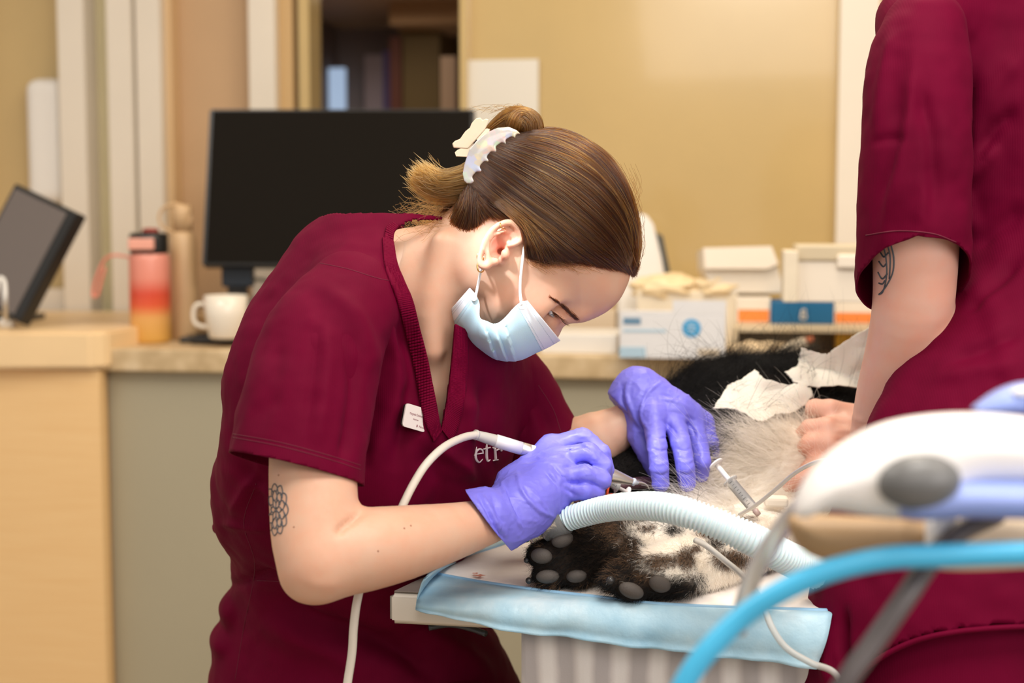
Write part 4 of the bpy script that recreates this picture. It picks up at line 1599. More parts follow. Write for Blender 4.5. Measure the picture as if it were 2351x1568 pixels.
# ------------------------------------------------------------------ hair
def on_head(u, v, grow):
    """near-side head surface points for arrays of photo positions, grow metres outside the skull"""
    u, v = np.asarray(u, dtype=float), np.asarray(v, dtype=float)
    sh = u.shape
    u, v = u.ravel(), v.ravel()
    g = np.broadcast_to(np.asarray(grow, dtype=float), sh).ravel()
    d = np.full(u.shape, HD - 0.05)
    for _ in range(5):
        x, z = (u - CU) * d / FP, (CV - v) * d / FP
        d = HD - hsurf(x, z, g)
    return np.stack([(u - CU) * d / FP, d, (CV - v) * d / FP], -1).reshape(sh + (3,))


hair_poly = [(1444, 618), (1458, 590), (1464, 545), (1455, 478), (1432, 420), (1402, 368), (1356, 327), (1302, 306), (1250, 301), (1200, 310), (1150, 333),
             (1098, 380), (1063, 440), (1038, 490), (1034, 515), (1056, 516), (1082, 508), (1100, 497), (1130, 494), (1165, 488), (1196, 500), (1212, 530), (1214, 570), (1224, 590), (1262, 598), (1330, 594), (1400, 610)]
HP = np.array([hx(u, v) for u, v in hair_poly])
gv = Vol((C(1000, 0, HD)[0], 1.37, C(0, 660, HD)[2]), (C(1490, 0, HD)[0], 1.58, C(0, 280, HD)[2]), 0.0028)
gv.inflate(SKULL, HD, RH, lambda x, z: Wh(x, z) + 0.0045, grow=0.0055)
GV, GF = gv.mesh()
GV = relax(GV, GF, 1)
ok = poly_sd(HP, GV[:, 0], GV[:, 2]) > 0.001
GF = GF[ok[GF].all(1)]
m_cap = mat('brown_hair_base', (0.055, 0.026, 0.012, 1), 0.55, noise=0.3, nscale=60)
hair = mesh_obj('hair', GV, GF, m_cap, vet, cam=True)

G = [[(1453, 632), (1468, 560), (1455, 466), (1402, 366), (1300, 303), (1195, 305)],
     [(1462, 600), (1446, 505), (1395, 425), (1318, 368), (1235, 338), (1165, 322)],
     [(1455, 628), (1412, 548), (1342, 478), (1272, 425), (1190, 378), (1125, 345)],
     [(1436, 621), (1370, 572), (1292, 512), (1226, 464), (1155, 412), (1098, 374)],
     [(1340, 604), (1284, 562), (1226, 512), (1182, 478), (1132, 440), (1085, 398)],
     [(1250, 606), (1236, 566), (1210, 520), (1174, 486), (1128, 448), (1080, 410)],
     [(1212, 590), (1207, 556), (1198, 520), (1170, 490), (1126, 454), (1080, 418)]]
NP = 18
GA = np.array([catmull(g, NP) for g in G])


def fan(n, s0, s1, grow0, grow1, jit, r0, seed, GG, wav=3.0, rag=0.045, rampk=6.0):
    r_ = np.random.default_rng(seed)
    s = r_.uniform(s0, s1, n)
    m = len(GG) - 1
    i = np.minimum(s.astype(int), m - 1)
    f = (s - i)[:, None, None]
    P = GG[i] * (1 - f) + GG[i + 1] * f
    tt = np.linspace(0, 1, NP)
    st = r_.exponential(rag, (n, 1)) - rag * 0.45               # ragged hairline
    pos = np.clip((st + (1 - st) * tt[None]) * (NP - 1), 0, NP - 1.001)
    ia = pos.astype(int)
    fa = (pos - ia)[..., None]
    ra_ = np.arange(n)[:, None]
    P = P[ra_, ia] * (1 - fa) + P[ra_, ia + 1] * fa
    P[:, 0] += np.where(st < 0, 1, 0) * (P[:, 0] - P[:, 1]) * np.abs(st) * (NP - 1)
    P = P + r_.normal(0, jit, (n, 1, 2)) + (r_.normal(0, wav, (n, 1, 1)) * np.sin(tt * PI)[None, :, None]) * np.array([0.6, 0.8])
    P = P + 1.2 * np.sin(tt[None, :, None] * r_.uniform(4, 10, (n, 1, 1)) + r_.uniform(0, 6, (n, 1, 1)))
    clump = 0.0012 * np.sin(s * 95)[:, None]
    grow = r_.uniform(grow0, grow1, (n, 1)) + clump * np.sin(tt * PI)[None]
    grow = grow * (0.12 + 0.88 * np.minimum(1, tt * rampk))[None] + 0.0005
    Q = on_head(P[..., 0], P[..., 1], grow)
    R = np.full((n, NP), r0) * r_.uniform(0.7, 1.2, (n, 1))
    R[:, -1] *= 0.5
    R[:, 0] *= 0.3
    return Q, R


Q1, R1 = fan(12500, 0.0, 6.0, 0.0045, 0.0085, 3.0, 0.00019, 1, GA)
# the hair of the far side, mirrored over the crown
Q2, R2 = fan(1500, 0.0, 1.6, 0.0045, 0.0085, 3.0, 0.00022, 2, GA)
Q2[..., 1] = 2 * HD - Q2[..., 1]
# behind the ear and up from the nape
GB = np.array([catmull(g, NP) for g in
               [[(1196, 508), (1170, 489), (1140, 470), (1112, 452), (1098, 428)], [(1120, 497), (1108, 485), (1098, 466), (1092, 450), (1088, 432)],
                [(1078, 530), (1082, 505), (1083, 476), (1082, 450), (1080, 425)], [(1016, 540), (1034, 508), (1052, 474), (1064, 446), (1074, 422)]]])
Q3, R3 = fan(2800, 0.0, 3.0, 0.0035, 0.0075, 3.0, 0.00017, 3, GB, 3.0, 0.30, 2.0)
Q4 = Q3[:900].copy()
Q4[..., 1] = 2 * HD - Q4[..., 1]
Q = np.concatenate([Q1, Q2, Q3, Q4])
R = np.concatenate([R1, R2, R3, R3[:900]])
strands('combed_hair', W(Q), R, m_hair, hair)

# loose flyaway hairs along the outline, the temple and the nape
fl_ = []
r_ = np.random.default_rng(9)
for i in range(260):
    s = r_.uniform(0.05, 0.95) * 6
    k = min(int(s), 5)
    g = GA[k] * (1 - (s - k)) + GA[k + 1] * (s - k)
    a0 = r_.integers(0, 8)
    seg = g[a0:a0 + 9] + r_.normal(0, 6, 2)
    q = on_head(seg[:, 0], seg[:, 1], 0.008 + 0.006 * np.sin(np.linspace(0, PI, len(seg))) * r_.uniform(0.2, 1.4))
    fl_.append(catmull(q, NP))
for i in range(90):                                          # over the temple in front of the ear
    u0, v0 = r_.uniform(1205, 1330), r_.uniform(592, 606)
    L = r_.uniform(20, 70)
    seg = np.array([(u0, v0), (u0 + L * 0.5, v0 + r_.uniform(2, 16)), (u0 + L, v0 + r_.uniform(-6, 30))])
    fl_.append(catmull(on_head(seg[:, 0], seg[:, 1], np.array([0.004, 0.003, 0.002])), NP))
for i in range(230):                                          # nape wisps
    u0, v0 = r_.uniform(1000, 1060), r_.uniform(455, 530)
    L = r_.uniform(20, 120)
    d = HD + r_.normal(0, 0.022)
    cx_ = r_.uniform(-24, 24)
    fl_.append(catmull([C(u0, v0, d), C(u0 - L * 0.4, v0 + cx_ * 0.3 + r_.uniform(-8, 12), d), C(u0 - L * 0.8, v0 + cx_ + r_.uniform(-6, 18), d), C(u0 - L, v0 + cx_ * 1.6 + r_.uniform(-14, 22), d)], NP))
for i in range(90):                                           # halo over the forehead hairline
    u0, v0 = r_.uniform(1420, 1462), r_.uniform(440, 625)
    a = r_.uniform(-1, 1)
    fl_.append(catmull([C(u0, v0, HD - 0.01), C(u0 + 14 + 8 * a, v0 - 30, HD - 0.01), C(u0 + 8 * a, v0 - 70, HD - 0.01)], NP))
fl_ = np.array(fl_)
strands('flyaway_hair', W(fl_), np.full((len(fl_), NP), 0.00011), m_hair_tail, hair)


def bundle(name, path, rad, n, r0, m, seed, spread=None, twist=1.5, mono=None):
    """a lock of hair filling a tube along a camera-frame path"""
    r_ = np.random.default_rng(seed)
    P = catmull(np.array([list(p_) + [q] for p_, q in zip(path, rad)]), 20)
    rad = P[:, 3]
    P = P[:, :3]
    Tg = np.gradient(P, axis=0)
    Tg /= np.linalg.norm(Tg, axis=1)[:, None]
    up = np.array([0, 1.0, 0])
    A = np.cross(Tg, up)
    A /= np.linalg.norm(A, axis=1)[:, None] + 1e-9
    Bn = np.cross(Tg, A)
    th = r_.uniform(0, 2 * PI, n)
    rr = np.sqrt(r_.uniform(0.25, 1, n))
    tt = np.linspace(0, 1, 20)
    ang = th[:, None] + twist * tt[None] * r_.normal(0.5, 0.25, (n, 1))
    Q = P[None] + (rad[None] * rr[:, None])[..., None] * (np.cos(ang)[..., None] * A[None] + np.sin(ang)[..., None] * Bn[None])
    Q = Q + r_.normal(0, 0.0006, (n, 1, 3)) + (r_.normal(0, 1, (n, 1, 3)) * (tt ** 2)[None, :, None]) * (spread or 0.0)
    R = np.full((n, 20), r0)
    R[:, -1] = r0 * 0.2
    return strands(name, W(Q), R, m, hair)


bundle('hair_bun', [C(1120, 318, 1.47), C(1150, 292, 1.465), C(1182, 276, 1.46), C(1208, 284, 1.458), C(1214, 304, 1.462), C(1214, 318, 1.475)], [0.008, 0.011, 0.014, 0.0145, 0.0135, 0.010], 2200, 0.00021, m_hair_bun, 21, 0.0008, 1.2)
bundle('hair_bun', [C(1185, 322, 1.47), C(1184, 288, 1.452), C(1196, 270, 1.454), C(1220, 278, 1.46), C(1228, 300, 1.47)], [0.008, 0.010, 0.010, 0.010, 0.009], 1100, 0.00021, m_hair_bun, 22, 0.0010, 2.0)
bundle('hair_tail', [C(1098, 405, 1.45), C(1070, 418, 1.452), C(1030, 428, 1.455), C(995, 424, 1.46), C(966, 402, 1.46)], [0.019, 0.018, 0.016, 0.012, 0.005], 2200, 0.0002, m_hair_tail_lit, 23, 0.006, 0.6)
bundle('hair_tail', [C(1075, 430, 1.47), C(1050, 450, 1.475), C(1035, 480, 1.48), C(1020, 505, 1.48)], [0.012, 0.011, 0.008, 0.003], 420, 0.0002, m_hair, 24, 0.004, 0.4)
wl = []
for i in range(26):
    d = 1.46 + r_.normal(0, 0.006)
    a = r_.uniform(-1, 1)
    wl.append(catmull([C(1190 + 20 * a, 262, d), C(1180 + 26 * a, 246 + r_.uniform(-3, 3), d), C(1150 + 40 * a, 248 + r_.uniform(-10, 10), d), C(1130 + 60 * a, 262 + r_.uniform(-22, 10), d)], NP))
strands('flyaway_hair', W(np.array(wl)), np.full((26, NP), 0.00012), m_hair_tail, hair)

# eyebrow and lashes
eb = []
for i in range(330):
    s = r_.uniform(0, 1)
    c = catmull([(1270, 687), (1290, 701), (1312, 721), (1334, 744)], 40)[int(s * 39)]
    w_ = 2.5 + 5.5 * s
    a0 = np.array([c[0] + r_.normal(0, 0.45) * w_ * 0.7, c[1] - r_.normal(0, 0.45) * w_ * 0.7])
    seg = a0 + np.array([(3, 3), (-4, -3), (-10, -7 + r_.uniform(-3, 3))])
    q = []
    for k, (u_, v_) in enumerate(seg):
        h_ = cast(head_bvh, u_, v_, 0.0)
        if h_ is None:
            break
        q.append(h_ + np.array([0, -(0.0002, 0.0010, 0.0014)[k], 0]))
    if len(q) == 3:
        eb.append(catmull(q, 8))
strands('eyebrow', W(np.array(eb)), np.full((len(eb), 8), 0.000095), m_brow2, vet)
el_ = []
for i in range(46):
    s = i / 45
    b0 = catmull(lid, 46)[i]
    L = 0.0075 + 0.003 * math.sin(s * PI)
    dr = np.array([0.35 + 0.5 * s, -0.45, -0.85]) + r_.normal(0, 0.12, 3)
    dr /= np.linalg.norm(dr)
    b0 = b0 + np.array([0.0004, -0.002, -0.001])
    el_.append(catmull([b0, b0 + dr * L * 0.5 + (0.0004, 0, 0), b0 + dr * L + (0.002, 0, 0.0005)], 8))
strands('eyelashes', W(np.array(el_)), np.tile(np.linspace(0.00022, 0.00005, 8), (46, 1)), m_brow, vet)

# ------------------------------------------------------------------ earrings
def hoop(cu, cv, d, r, parent, tilt=0.5):
    c = C(cu, cv, d)
    P = [c + np.array([r * math.cos(a) * 0.62, r * math.cos(a) * tilt, r * math.sin(a)]) for a in np.linspace(0.25, 2 * PI - 0.1, 28)]
    tube('earring', P, 0.00075, m_gold, parent, 8, cam=True)


hoop(1103, 590, 1.390, 0.0048, vet)
hoop(1104, 612, 1.388, 0.0056, vet)
tube('earring', [EP(u, v, dy) for u, v, dy in ((1153, 508, 0.0), (1148, 514, -0.008), (1152, 523, -0.0085), (1160, 526, -0.006))], 0.0006, m_gold, vet, 8, 14, cam=True)

# ------------------------------------------------------------------ face mask
side = [(1079, 661), (1092, 676), (1101, 697), (1102, 728), (1118, 737), (1138, 743), (1158, 730), (1178, 708), (1196, 693), (1211, 690)]
front = [(1025, 722), (1040, 748), (1062, 778), (1095, 802), (1140, 824), (1172, 828), (1198, 825), (1230, 810), (1258, 797), (1286, 781)]
NS, NTT = 90, 36
SA, FA = catmull(side, NS), catmull(front, NS)
rows = []
for i in range(NS):
    s = i / (NS - 1)
    row = []
    for j in range(NTT + 1):
        tt = j / NTT
        uv = SA[i] * (1 - tt) + FA[i] * tt
        bul = 10 * math.sin(PI * tt) * (0.3 + 0.7 * math.sin(PI * s))
        ax_ = (FA[i] - SA[i]) / np.linalg.norm(FA[i] - SA[i])
        dn = 1.403 + (0.010 if s < 0.15 else 0.0) * (1 - s / 0.15) + 0.006 * s
        d = HD - (HD - dn) * math.sqrt(max(0, 1 - (tt * 0.985) ** 2.2))
        # folded pleats step outwards one after the other
        ps_ = [0.40, 0.53, 0.66]
        st_ = 0.0
        for q in ps_:
            x = (s - q + 0.05 * tt * (q - 0.53) * 8) / 0.085
            if -1 < x < 0.0:
                st_ += 0.0046 * (1 + x)
        st_ *= min(1, 0.15 + tt * 2.2) * min(1, (1.05 - tt) * 4)
        row.append(C(uv[0], uv[1], d) + np.array([0, -st_, -st_ * 0.5]))
    rows.append(row)
A = np.array(rows)
mir = A[:, :-1][:, ::-1].copy()
mir[..., 1] = 2 * HD - mir[..., 1]
A = np.concatenate([A, mir], axis=1)
n0, n1 = A.shape[:2]
F = [(i * n1 + j, i * n1 + j + 1, (i + 1) * n1 + j + 1, (i + 1) * n1 + j) for i in range(n0 - 1) for j in range(n1 - 1)]
m_mask = bpy.data.materials.new('pleated_mask_fabric')
t = NT(m_mask)
uvn = t.new('ShaderNodeUVMap')
sx = t.new('ShaderNodeSeparateXYZ')
t.link(uvn.outputs[0], sx.inputs[0])
us, vt_ = sx.outputs[0], sx.outputs[1]
band1 = t.math('GREATER_THAN', us, 0.835)
band0 = t.math('LESS_THAN', us, 0.10)
wht = t.math('ADD', band1, band0)
c = t.mix(wht, (0.47, 0.67, 0.78, 1), (0.72, 0.77, 0.84, 1))
dots = None
for q in (0.025, 0.045, 0.10, 0.125, 0.83, 0.855, 0.945):
    near_ = t.math('LESS_THAN', t.math('ABSOLUTE', t.math('SUBTRACT', us, q)), 0.0042)
    dots = near_ if dots is None else t.math('ADD', dots, near_)
fr = t.math('LESS_THAN', t.math('FRACT', t.math('MULTIPLY', vt_, 78)), 0.5)
dots = t.math('MULTIPLY', dots, fr)
t.link(t.mix(t.math('MULTIPLY', dots, 0.55), c, (0.16, 0.26, 0.38, 1)), t.b.inputs['Base Color'])
t.b.inputs['Roughness'].default_value = 0.75
t.b.inputs['Subsurface Weight'].default_value = 0.15
t.b.inputs['Subsurface Scale'].default_value = 0.004
t.bump(t.noise(900, 2), 0.2, 0.0004)
mask = mesh_obj('face_mask', A.reshape(-1, 3), F, m_mask, vet, cam=True)
uvl = mask.data.uv_layers.new(name='UVMap')
co = np.zeros((len(mask.data.loops), 2))
li = np.array([l.vertex_index for l in mask.data.loops])
co[:, 0] = (li // n1) / (n0 - 1)
co[:, 1] = (li % n1) / (n1 - 1)
uvl.data.foreach_set('uv', co.ravel())
solidify(mask, 0.0012, 0.0)
m_strap = mat('white_elastic', (0.86, 0.86, 0.86, 1), 0.6)
def far_side(P):
    P = np.array(P)
    P[:, 1] = 2 * HD - P[:, 1]
    return P


def on_skin(L, lift=0.0022):
    out = []
    for u, v in L:
        q = cast(head_bvh, u, v, 0.0)
        out.append(q + np.array([0, -lift, 0]))
    return out


st1 = [C(1197, 700, 1.3945)] + on_skin([(1194, 665), (1197, 620), (1202, 580)]) + [C(1207, 545, 1.398), C(1202, 520, 1.408)]
st2 = [C(1090, 690, 1.4035)] + on_skin([(1096, 662), (1101, 638)], 0.003) + [C(1105, 615, 1.396), C(1108, 592, 1.404), C(1114, 560, 1.408)]
for P in (st1, st2, far_side(st1), far_side(st2)):
    tube('ear_loop', P, 0.0014, m_strap, mask, 10, 40, cam=True)
for (u, v) in ((1088, 684), (1199, 704)):
    c = C(u, v, 1.3955 if u > 1100 else 1.4025)
    V, F = lathe_geo([(0.0034, -0.001), (0.0034, 0.0004), (0.0028, 0.0007), (0, 0.0008)], 16, c, (0.05, -1, 0.2))
    mesh_obj('loop_weld', V, F, m_strap, mask, cam=True)

# ------------------------------------------------------------------ hair claw clip
clip = thing('hair_clip', 'pearly iridescent claw clip holding the vet\'s brown hair bun', 'hair clip', WP(1125, 360, 1.40))
m_pearl = bpy.data.materials.new('pearl_acetate')
t = NT(m_pearl)
vo = t.new('ShaderNodeTexVoronoi')
vo.inputs['Scale'].default_value = 130
t.link(t.coord('Object'), vo.inputs['Vector'])
sx = t.new('ShaderNodeSeparateColor')
t.link(vo.outputs['Color'], sx.inputs[0])
pearls = t.ramp(sx.outputs[0], [(0.0, (0.42, 0.46, 0.54, 1)), (0.25, (0.46, 0.60, 0.36, 1)), (0.45, (0.64, 0.42, 0.40, 1)), (0.6, (0.42, 0.48, 0.64, 1)), (0.8, (0.66, 0.56, 0.32, 1)), (1.0, (0.44, 0.44, 0.50, 1))])
t.link(t.mix(t.ramp(t.noise(55, 2), [(0.38, (0, 0, 0, 1)), (0.52, (1, 1, 1, 1))]), (0.45, 0.44, 0.43, 1), pearls), t.b.inputs['Base Color'])
t.b.inputs['Roughness'].default_value = 0.18
t.b.inputs['Subsurface Weight'].default_value = 0.3
t.b.inputs['Subsurface Scale'].default_value = 0.006
t.b.inputs['Coat Weight'].default_value = 0.5
m_pearl2 = mat('cream_acetate', (0.78, 0.66, 0.50, 1), 0.3, Subsurface_Weight=0.3, Subsurface_Scale=0.006)


def pxpoly(L, d, c):
    return [((C(u, v, d) - c)[0], (C(u, v, d) - c)[2]) for u, v in L]


dcl = 1.398
cc = C(1128, 360, dcl)
jaw = [(1073, 347), (1062, 380), (1057, 405), (1061, 424), (1070, 433), (1084, 434),
       (1095, 428), (1097, 420), (1093, 413), (1098, 407), (1106, 408), (1113, 403), (1114, 396), (1110, 390), (1115, 384), (1123, 386), (1129, 381), (1130, 374), (1126, 368),
       (1131, 362), (1140, 364), (1147, 358), (1147, 352), (1146, 347), (1153, 342), (1161, 346), (1168, 342), (1169, 336), (1168, 332), (1175, 328), (1183, 332), (1190, 328), (1190, 322), (1204, 320),
       (1200, 310), (1190, 301), (1169, 292), (1140, 295), (1113, 307), (1090, 327)]
bw = lambda a, b_: 0.010 * ((a * 0.64 - b_ * 0.77) / 0.03) ** 2 * 0.6 - 0.006
JP = np.array(pxpoly(jaw, dcl, cc))
jvol = Vol((JP[:, 0].min() - 0.004, -0.012, JP[:, 1].min() - 0.004), (JP[:, 0].max() + 0.004, 0.012, JP[:, 1].max() + 0.004), 0.00062)
jvol.inflate(JP, 0.0, 0.0026, 0.0017, grow=0.0006)
V, F = jvol.mesh()
V[:, 1] += 0.0030 * ((V[:, 0] * 0.64 - V[:, 2] * 0.77) / 0.025) ** 2 + 0.004 * ((V[:, 0] * 0.7 + V[:, 2] * 0.7) / 0.04) ** 2 - 0.025
V = V + cc
mesh_obj('jaw', W(V), F, m_pearl, clip)
V2 = V.copy()
V2[:, 1] = 2 * 1.445 - V2[:, 1]
mesh_obj('jaw', W(V2), F[:, ::-1], m_pearl, clip)
hnd = [(1076, 347), (1043, 345), (1040, 336), (1046, 330), (1058, 325), (1064, 316), (1070, 308), (1080, 300), (1084, 290), (1094, 279), (1104, 277), (1109, 283), (1116, 279), (1123, 281), (1120, 292), (1114, 304)]
V, F = prism_geo(pxpoly(hnd, dcl, cc), -0.003, fx, cc, lambda a, b_: -0.012 + 0.15 * (a * 0.64 - b_ * 0.77))
ch = mesh_obj('thumb_tab', W(V), F, m_pearl2, clip, False, 'cream scalloped tab')
md = ch.modifiers.new('edge', 'BEVEL'); md.width = 0.0009; md.segments = 2; md.limit_method = 'ANGLE'
V2 = V.copy()
V2[:, 1] = 2 * 1.412 - V2[:, 1]
mesh_obj('thumb_tab', W(V2), [f[::-1] for f in F], m_pearl2, clip, False, 'cream scalloped tab')
tube('spring_pin', [C(1090, 324, 1.402), C(1090, 324, 1.47)], 0.0025, m_dark, clip, cam=True)

# ------------------------------------------------------------------ name badge and the lettering on the chest
pb_ = [cast(shirt_full, u, v, 0.0) for u, v in ((926, 930), (976, 944), (981, 990), (924, 976))]
cb_ = (pb_[0] + pb_[1] + pb_[2] + pb_[3]) / 4
ea = C(976, 944, cb_[1] + 0.012) - C(923, 928, cb_[1] - 0.010)
wb_ = np.linalg.norm(ea)
ea /= wb_
nb_ = np.cross(ea, np.array([0.10, 0.12, 1.0]))
nb_ /= np.linalg.norm(nb_)
if nb_[1] > 0:
    nb_ = -nb_
ub = np.cross(nb_, ea)
ub /= np.linalg.norm(ub)
if ub[2] < 0:
    ub = -ub
cb_ = C(952, 959, cb_[1] - 0.006)
hb_ = 0.0232
wb_ = 0.0305
badge = thing('name_badge', 'small white name badge pinned to the burgundy scrub top', 'badge', W(cb_))
pl = []
for sx_, sy_, a0 in ((1, -1, -90), (1, 1, 0), (-1, 1, 90), (-1, -1, 180)):
    for q in range(5):
        an = math.radians(a0 + 90 * q / 4)
        pl.append((sx_ * (wb_ / 2 - 0.003) + 0.003 * math.cos(an), sy_ * (hb_ / 2 - 0.003) + 0.003 * math.sin(an)))
V, F = prism_geo(pl, 0.0016, (ea, ub, nb_), cb_)
m_badge = mat('white_badge', (0.72, 0.66, 0.62, 1), 0.3)
mesh_obj('plate', W(V), F, m_badge, badge, False)
V, F = prism_geo([(a * 0.97, b_ * 0.95) for a, b_ in pl], -0.003, (ea, ub, nb_), cb_)
mesh_obj('backing', W(V), F, m_black, badge, False)
m_red = mat('dark_red_print', (0.22, 0.02, 0.05, 1), 0.6)


def text_geo(s, size, sx_=1.0, align='LEFT'):
    cu_ = bpy.data.curves.new('lettering', 'FONT')
    cu_.body = s
    cu_.size = size
    cu_.align_x = align
    o = bpy.data.objects.new('lettering', cu_)
    col.objects.link(o)
    me = o.to_mesh()
    V = np.array([v.co[:] for v in me.vertices])
    F = [tuple(p_.vertices) for p_ in me.polygons]
    o.to_mesh_clear()
    bpy.data.objects.remove(o)
    bpy.data.curves.remove(cu_)
    V[:, 0] *= sx_
    return V, F


def put_text(name, s, size, x, y, parent, sx_=0.75, align='CENTER'):
    V, F = text_geo(s, size, sx_, align)
    P = cb_ + (V[:, :1] + x) * ea + (V[:, 1:2] + y) * ub + nb_ * 0.00175
    return mesh_obj(name, W(P), F, m_red, parent, False)


put_text('name_text', 'Margrethe Danielsen', 0.0034, 0.0, 0.0018, badge, 0.62)
put_text('role_text', 'Veterin\u00e6r', 0.0026, 0.0005, -0.0026, badge, 0.72)
put_text('logo_text', 'Petrus', 0.0032, 0.0096, -0.0086, badge, 0.8)
lg = []
for a_, b_, c2, d2 in ((0, -1, 0, 1), (-0.7, 0.2, -0.2, -0.6), (0.7, 0.2, 0.2, -0.6), (-0.5, 0.9, -0.1, 0.5), (0.5, 0.9, 0.1, 0.5)):
    lg.append(tube_geo([cb_ + ea * (0.0036 + a_ * 0.0011) + ub * (-0.0076 + b_ * 0.0013) + nb_ * 0.0017, cb_ + ea * (0.0036 + c2 * 0.0011) + ub * (-0.0076 + d2 * 0.0013) + nb_ * 0.0017], 0.00025, 5))
V, F, M = join_geo(lg)
mesh_obj('logo_mark', V, F, m_red, badge, cam=True)

# embroidered word on the scrub: serif strokes laid on the cloth; each stroke is (points, half-widths) in photo pixels
word = {
    'letter_p': [([(1093, 1026), (1091, 1038), (1088, 1046)], [1.0, 2.2, 1.2])],
    'letter_e': [([(1091, 1043), (1108, 1040)], [1.4, 1.4]), ([(1108, 1041), (1106, 1033), (1099, 1031), (1092, 1037), (1090, 1047), (1093, 1057), (1100, 1061), (1107, 1054)], [2.0, 2.2, 2.2, 3.2, 3.8, 3.2, 1.8, 0.9])],
    'letter_t': [([(1117, 1019), (1116, 1030), (1116, 1048), (1119, 1058), (1125, 1055)], [1.5, 3.4, 3.6, 2.6, 1.0]), ([(1109, 1031), (1125, 1027)], [1.6, 1.6])],
    'letter_r': [([(1130, 1027), (1135, 1030)], [1.6, 2.2]), ([(1135, 1028), (1137, 1055)], [3.4, 3.6]), ([(1131, 1057), (1143, 1055)], [1.4, 1.4]), ([(1139, 1034), (1146, 1030), (1150, 1034)], [1.6, 2.4, 3.2])]}
m_emb = mat('white_embroidery', (0.72, 0.60, 0.58, 1), 0.7, bump=0.4, bscale=900)
for nm, strokes in word.items():
    V_, F_ = [], []
    for pts, hw in strokes:
        X = catmull([list(p_) + [w_] for p_, w_ in zip(pts, hw)], 18)
        P = [cast(shirt_full, x[0], x[1], 0.0006) for x in X]
        if any(p_ is None for p_ in P):
            P2 = [p_ for p_ in P if p_ is not None]
            if len(P2) < 2:
                continue
            keep_ = [i for i, p_ in enumerate(P) if p_ is not None]
            X = X[keep_]
            P = P2
        P = np.array(P)
        V, F = tube_geo(P, X[:, 2] * 1.42 / FP, 8)
        V_.append((V, F))
    if V_:
        V, F, M = join_geo(V_)
        # flatten the stroke onto the cloth so it reads as stitching
        mesh_obj(nm, V, F, m_emb, top, cam=True, label='white embroidered letter')

# ------------------------------------------------------------------ gloves
def glove(name, build, lo, hi, h, cut, folds, seed, label=None, cuff=None):
    v = Vol(lo, hi, h)
    build(v)
    V, F = v.mesh()
    V = relax(V, F, 1, 0.5)
    N = vnormals(V, F)
    V = folds_uv(V, N, folds, 1.45)
    w1 = np.clip(crumple(V, 55, seed), 0, 1) ** 4
    w2 = np.clip(crumple(V * np.array([1, 1, 1.6]), 130, seed + 1), 0, 1) ** 4
    V = V + vnormals(V, F) * (0.0007 * w1 + 0.0005 * w2 + 0.0004 * vnoise(V, 60, seed + 2))[:, None]
    V, F = cut_plane(V, F, *cut)
    o = mesh_obj(name, V, F, m_glove, vet, cam=True, label=label)
    solidify(o, 0.0006, 0.0)
    return o


# her right hand (nearer the camera), holding the handpiece
RW = C(1150, 1190, 1.402)
HP0, HP1 = C(1135, 1011, 1.452), C(1453, 1106, 1.490)           # handpiece axis
MCP = [C(1266, 1026, 1.476), C(1282, 1056, 1.450), C(1288, 1092, 1.436), C(1282, 1125, 1.430)]
PIP = [C(1338, 1006, 1.474), C(1350, 1040, 1.440), C(1344, 1088, 1.426), C(1340, 1126, 1.422)]
DIP = [C(1380, 1040, 1.468), C(1384, 1070, 1.442), C(1381, 1102, 1.434), C(1368, 1130, 1.434)]
TIP = [C(1393, 1078, 1.468), C(1388, 1092, 1.456), C(1368, 1118, 1.452), C(1352, 1140, 1.446)]


def right_hand(v):
    for i in range(4):
        w = RW + (MCP[i] - MCP[1]) * 0.45
        v.chain([w, w * 0.45 + MCP[i] * 0.55, MCP[i]], [0.0165, 0.0150, 0.0135 if i < 3 else 0.012], 0.016)
    v.chain([C(1196, 1160, 1.408), C(1262, 1108, 1.432)], [0.022, 0.018], 0.018)
    v.chain([C(1220, 1190, 1.418), C(1268, 1150, 1.432)], [0.016, 0.014], 0.014)
    rr = [(0.0116, 0.0102, 0.0092, 0.0080), (0.0116, 0.0104, 0.0094, 0.0082), (0.0112, 0.0100, 0.0092, 0.0080), (0.0102, 0.0094, 0.0084, 0.0075)]
    for i in range(4):
        v.chain([MCP[i], PIP[i]], rr[i][:2], 0.0035)
        v.chain([PIP[i], DIP[i]], rr[i][1:3], 0.0018)
        v.chain([DIP[i], TIP[i]], rr[i][2:], 0.0018)
    v.chain([C(1180, 1110, 1.440), C(1245, 1075, 1.488)], [0.018, 0.014], 0.014)
    v.chain([C(1245, 1075, 1.488), C(1320, 1085, 1.502), C(1380, 1104, 1.496)], [0.0135, 0.0115, 0.0095], 0.004)
    v.chain([C(1058, 1208, 1.365), C(1110, 1191, 1.383), RW, C(1190, 1165, 1.412)], [0.0335, 0.0305, 0.0280, 0.0275], 0.012)


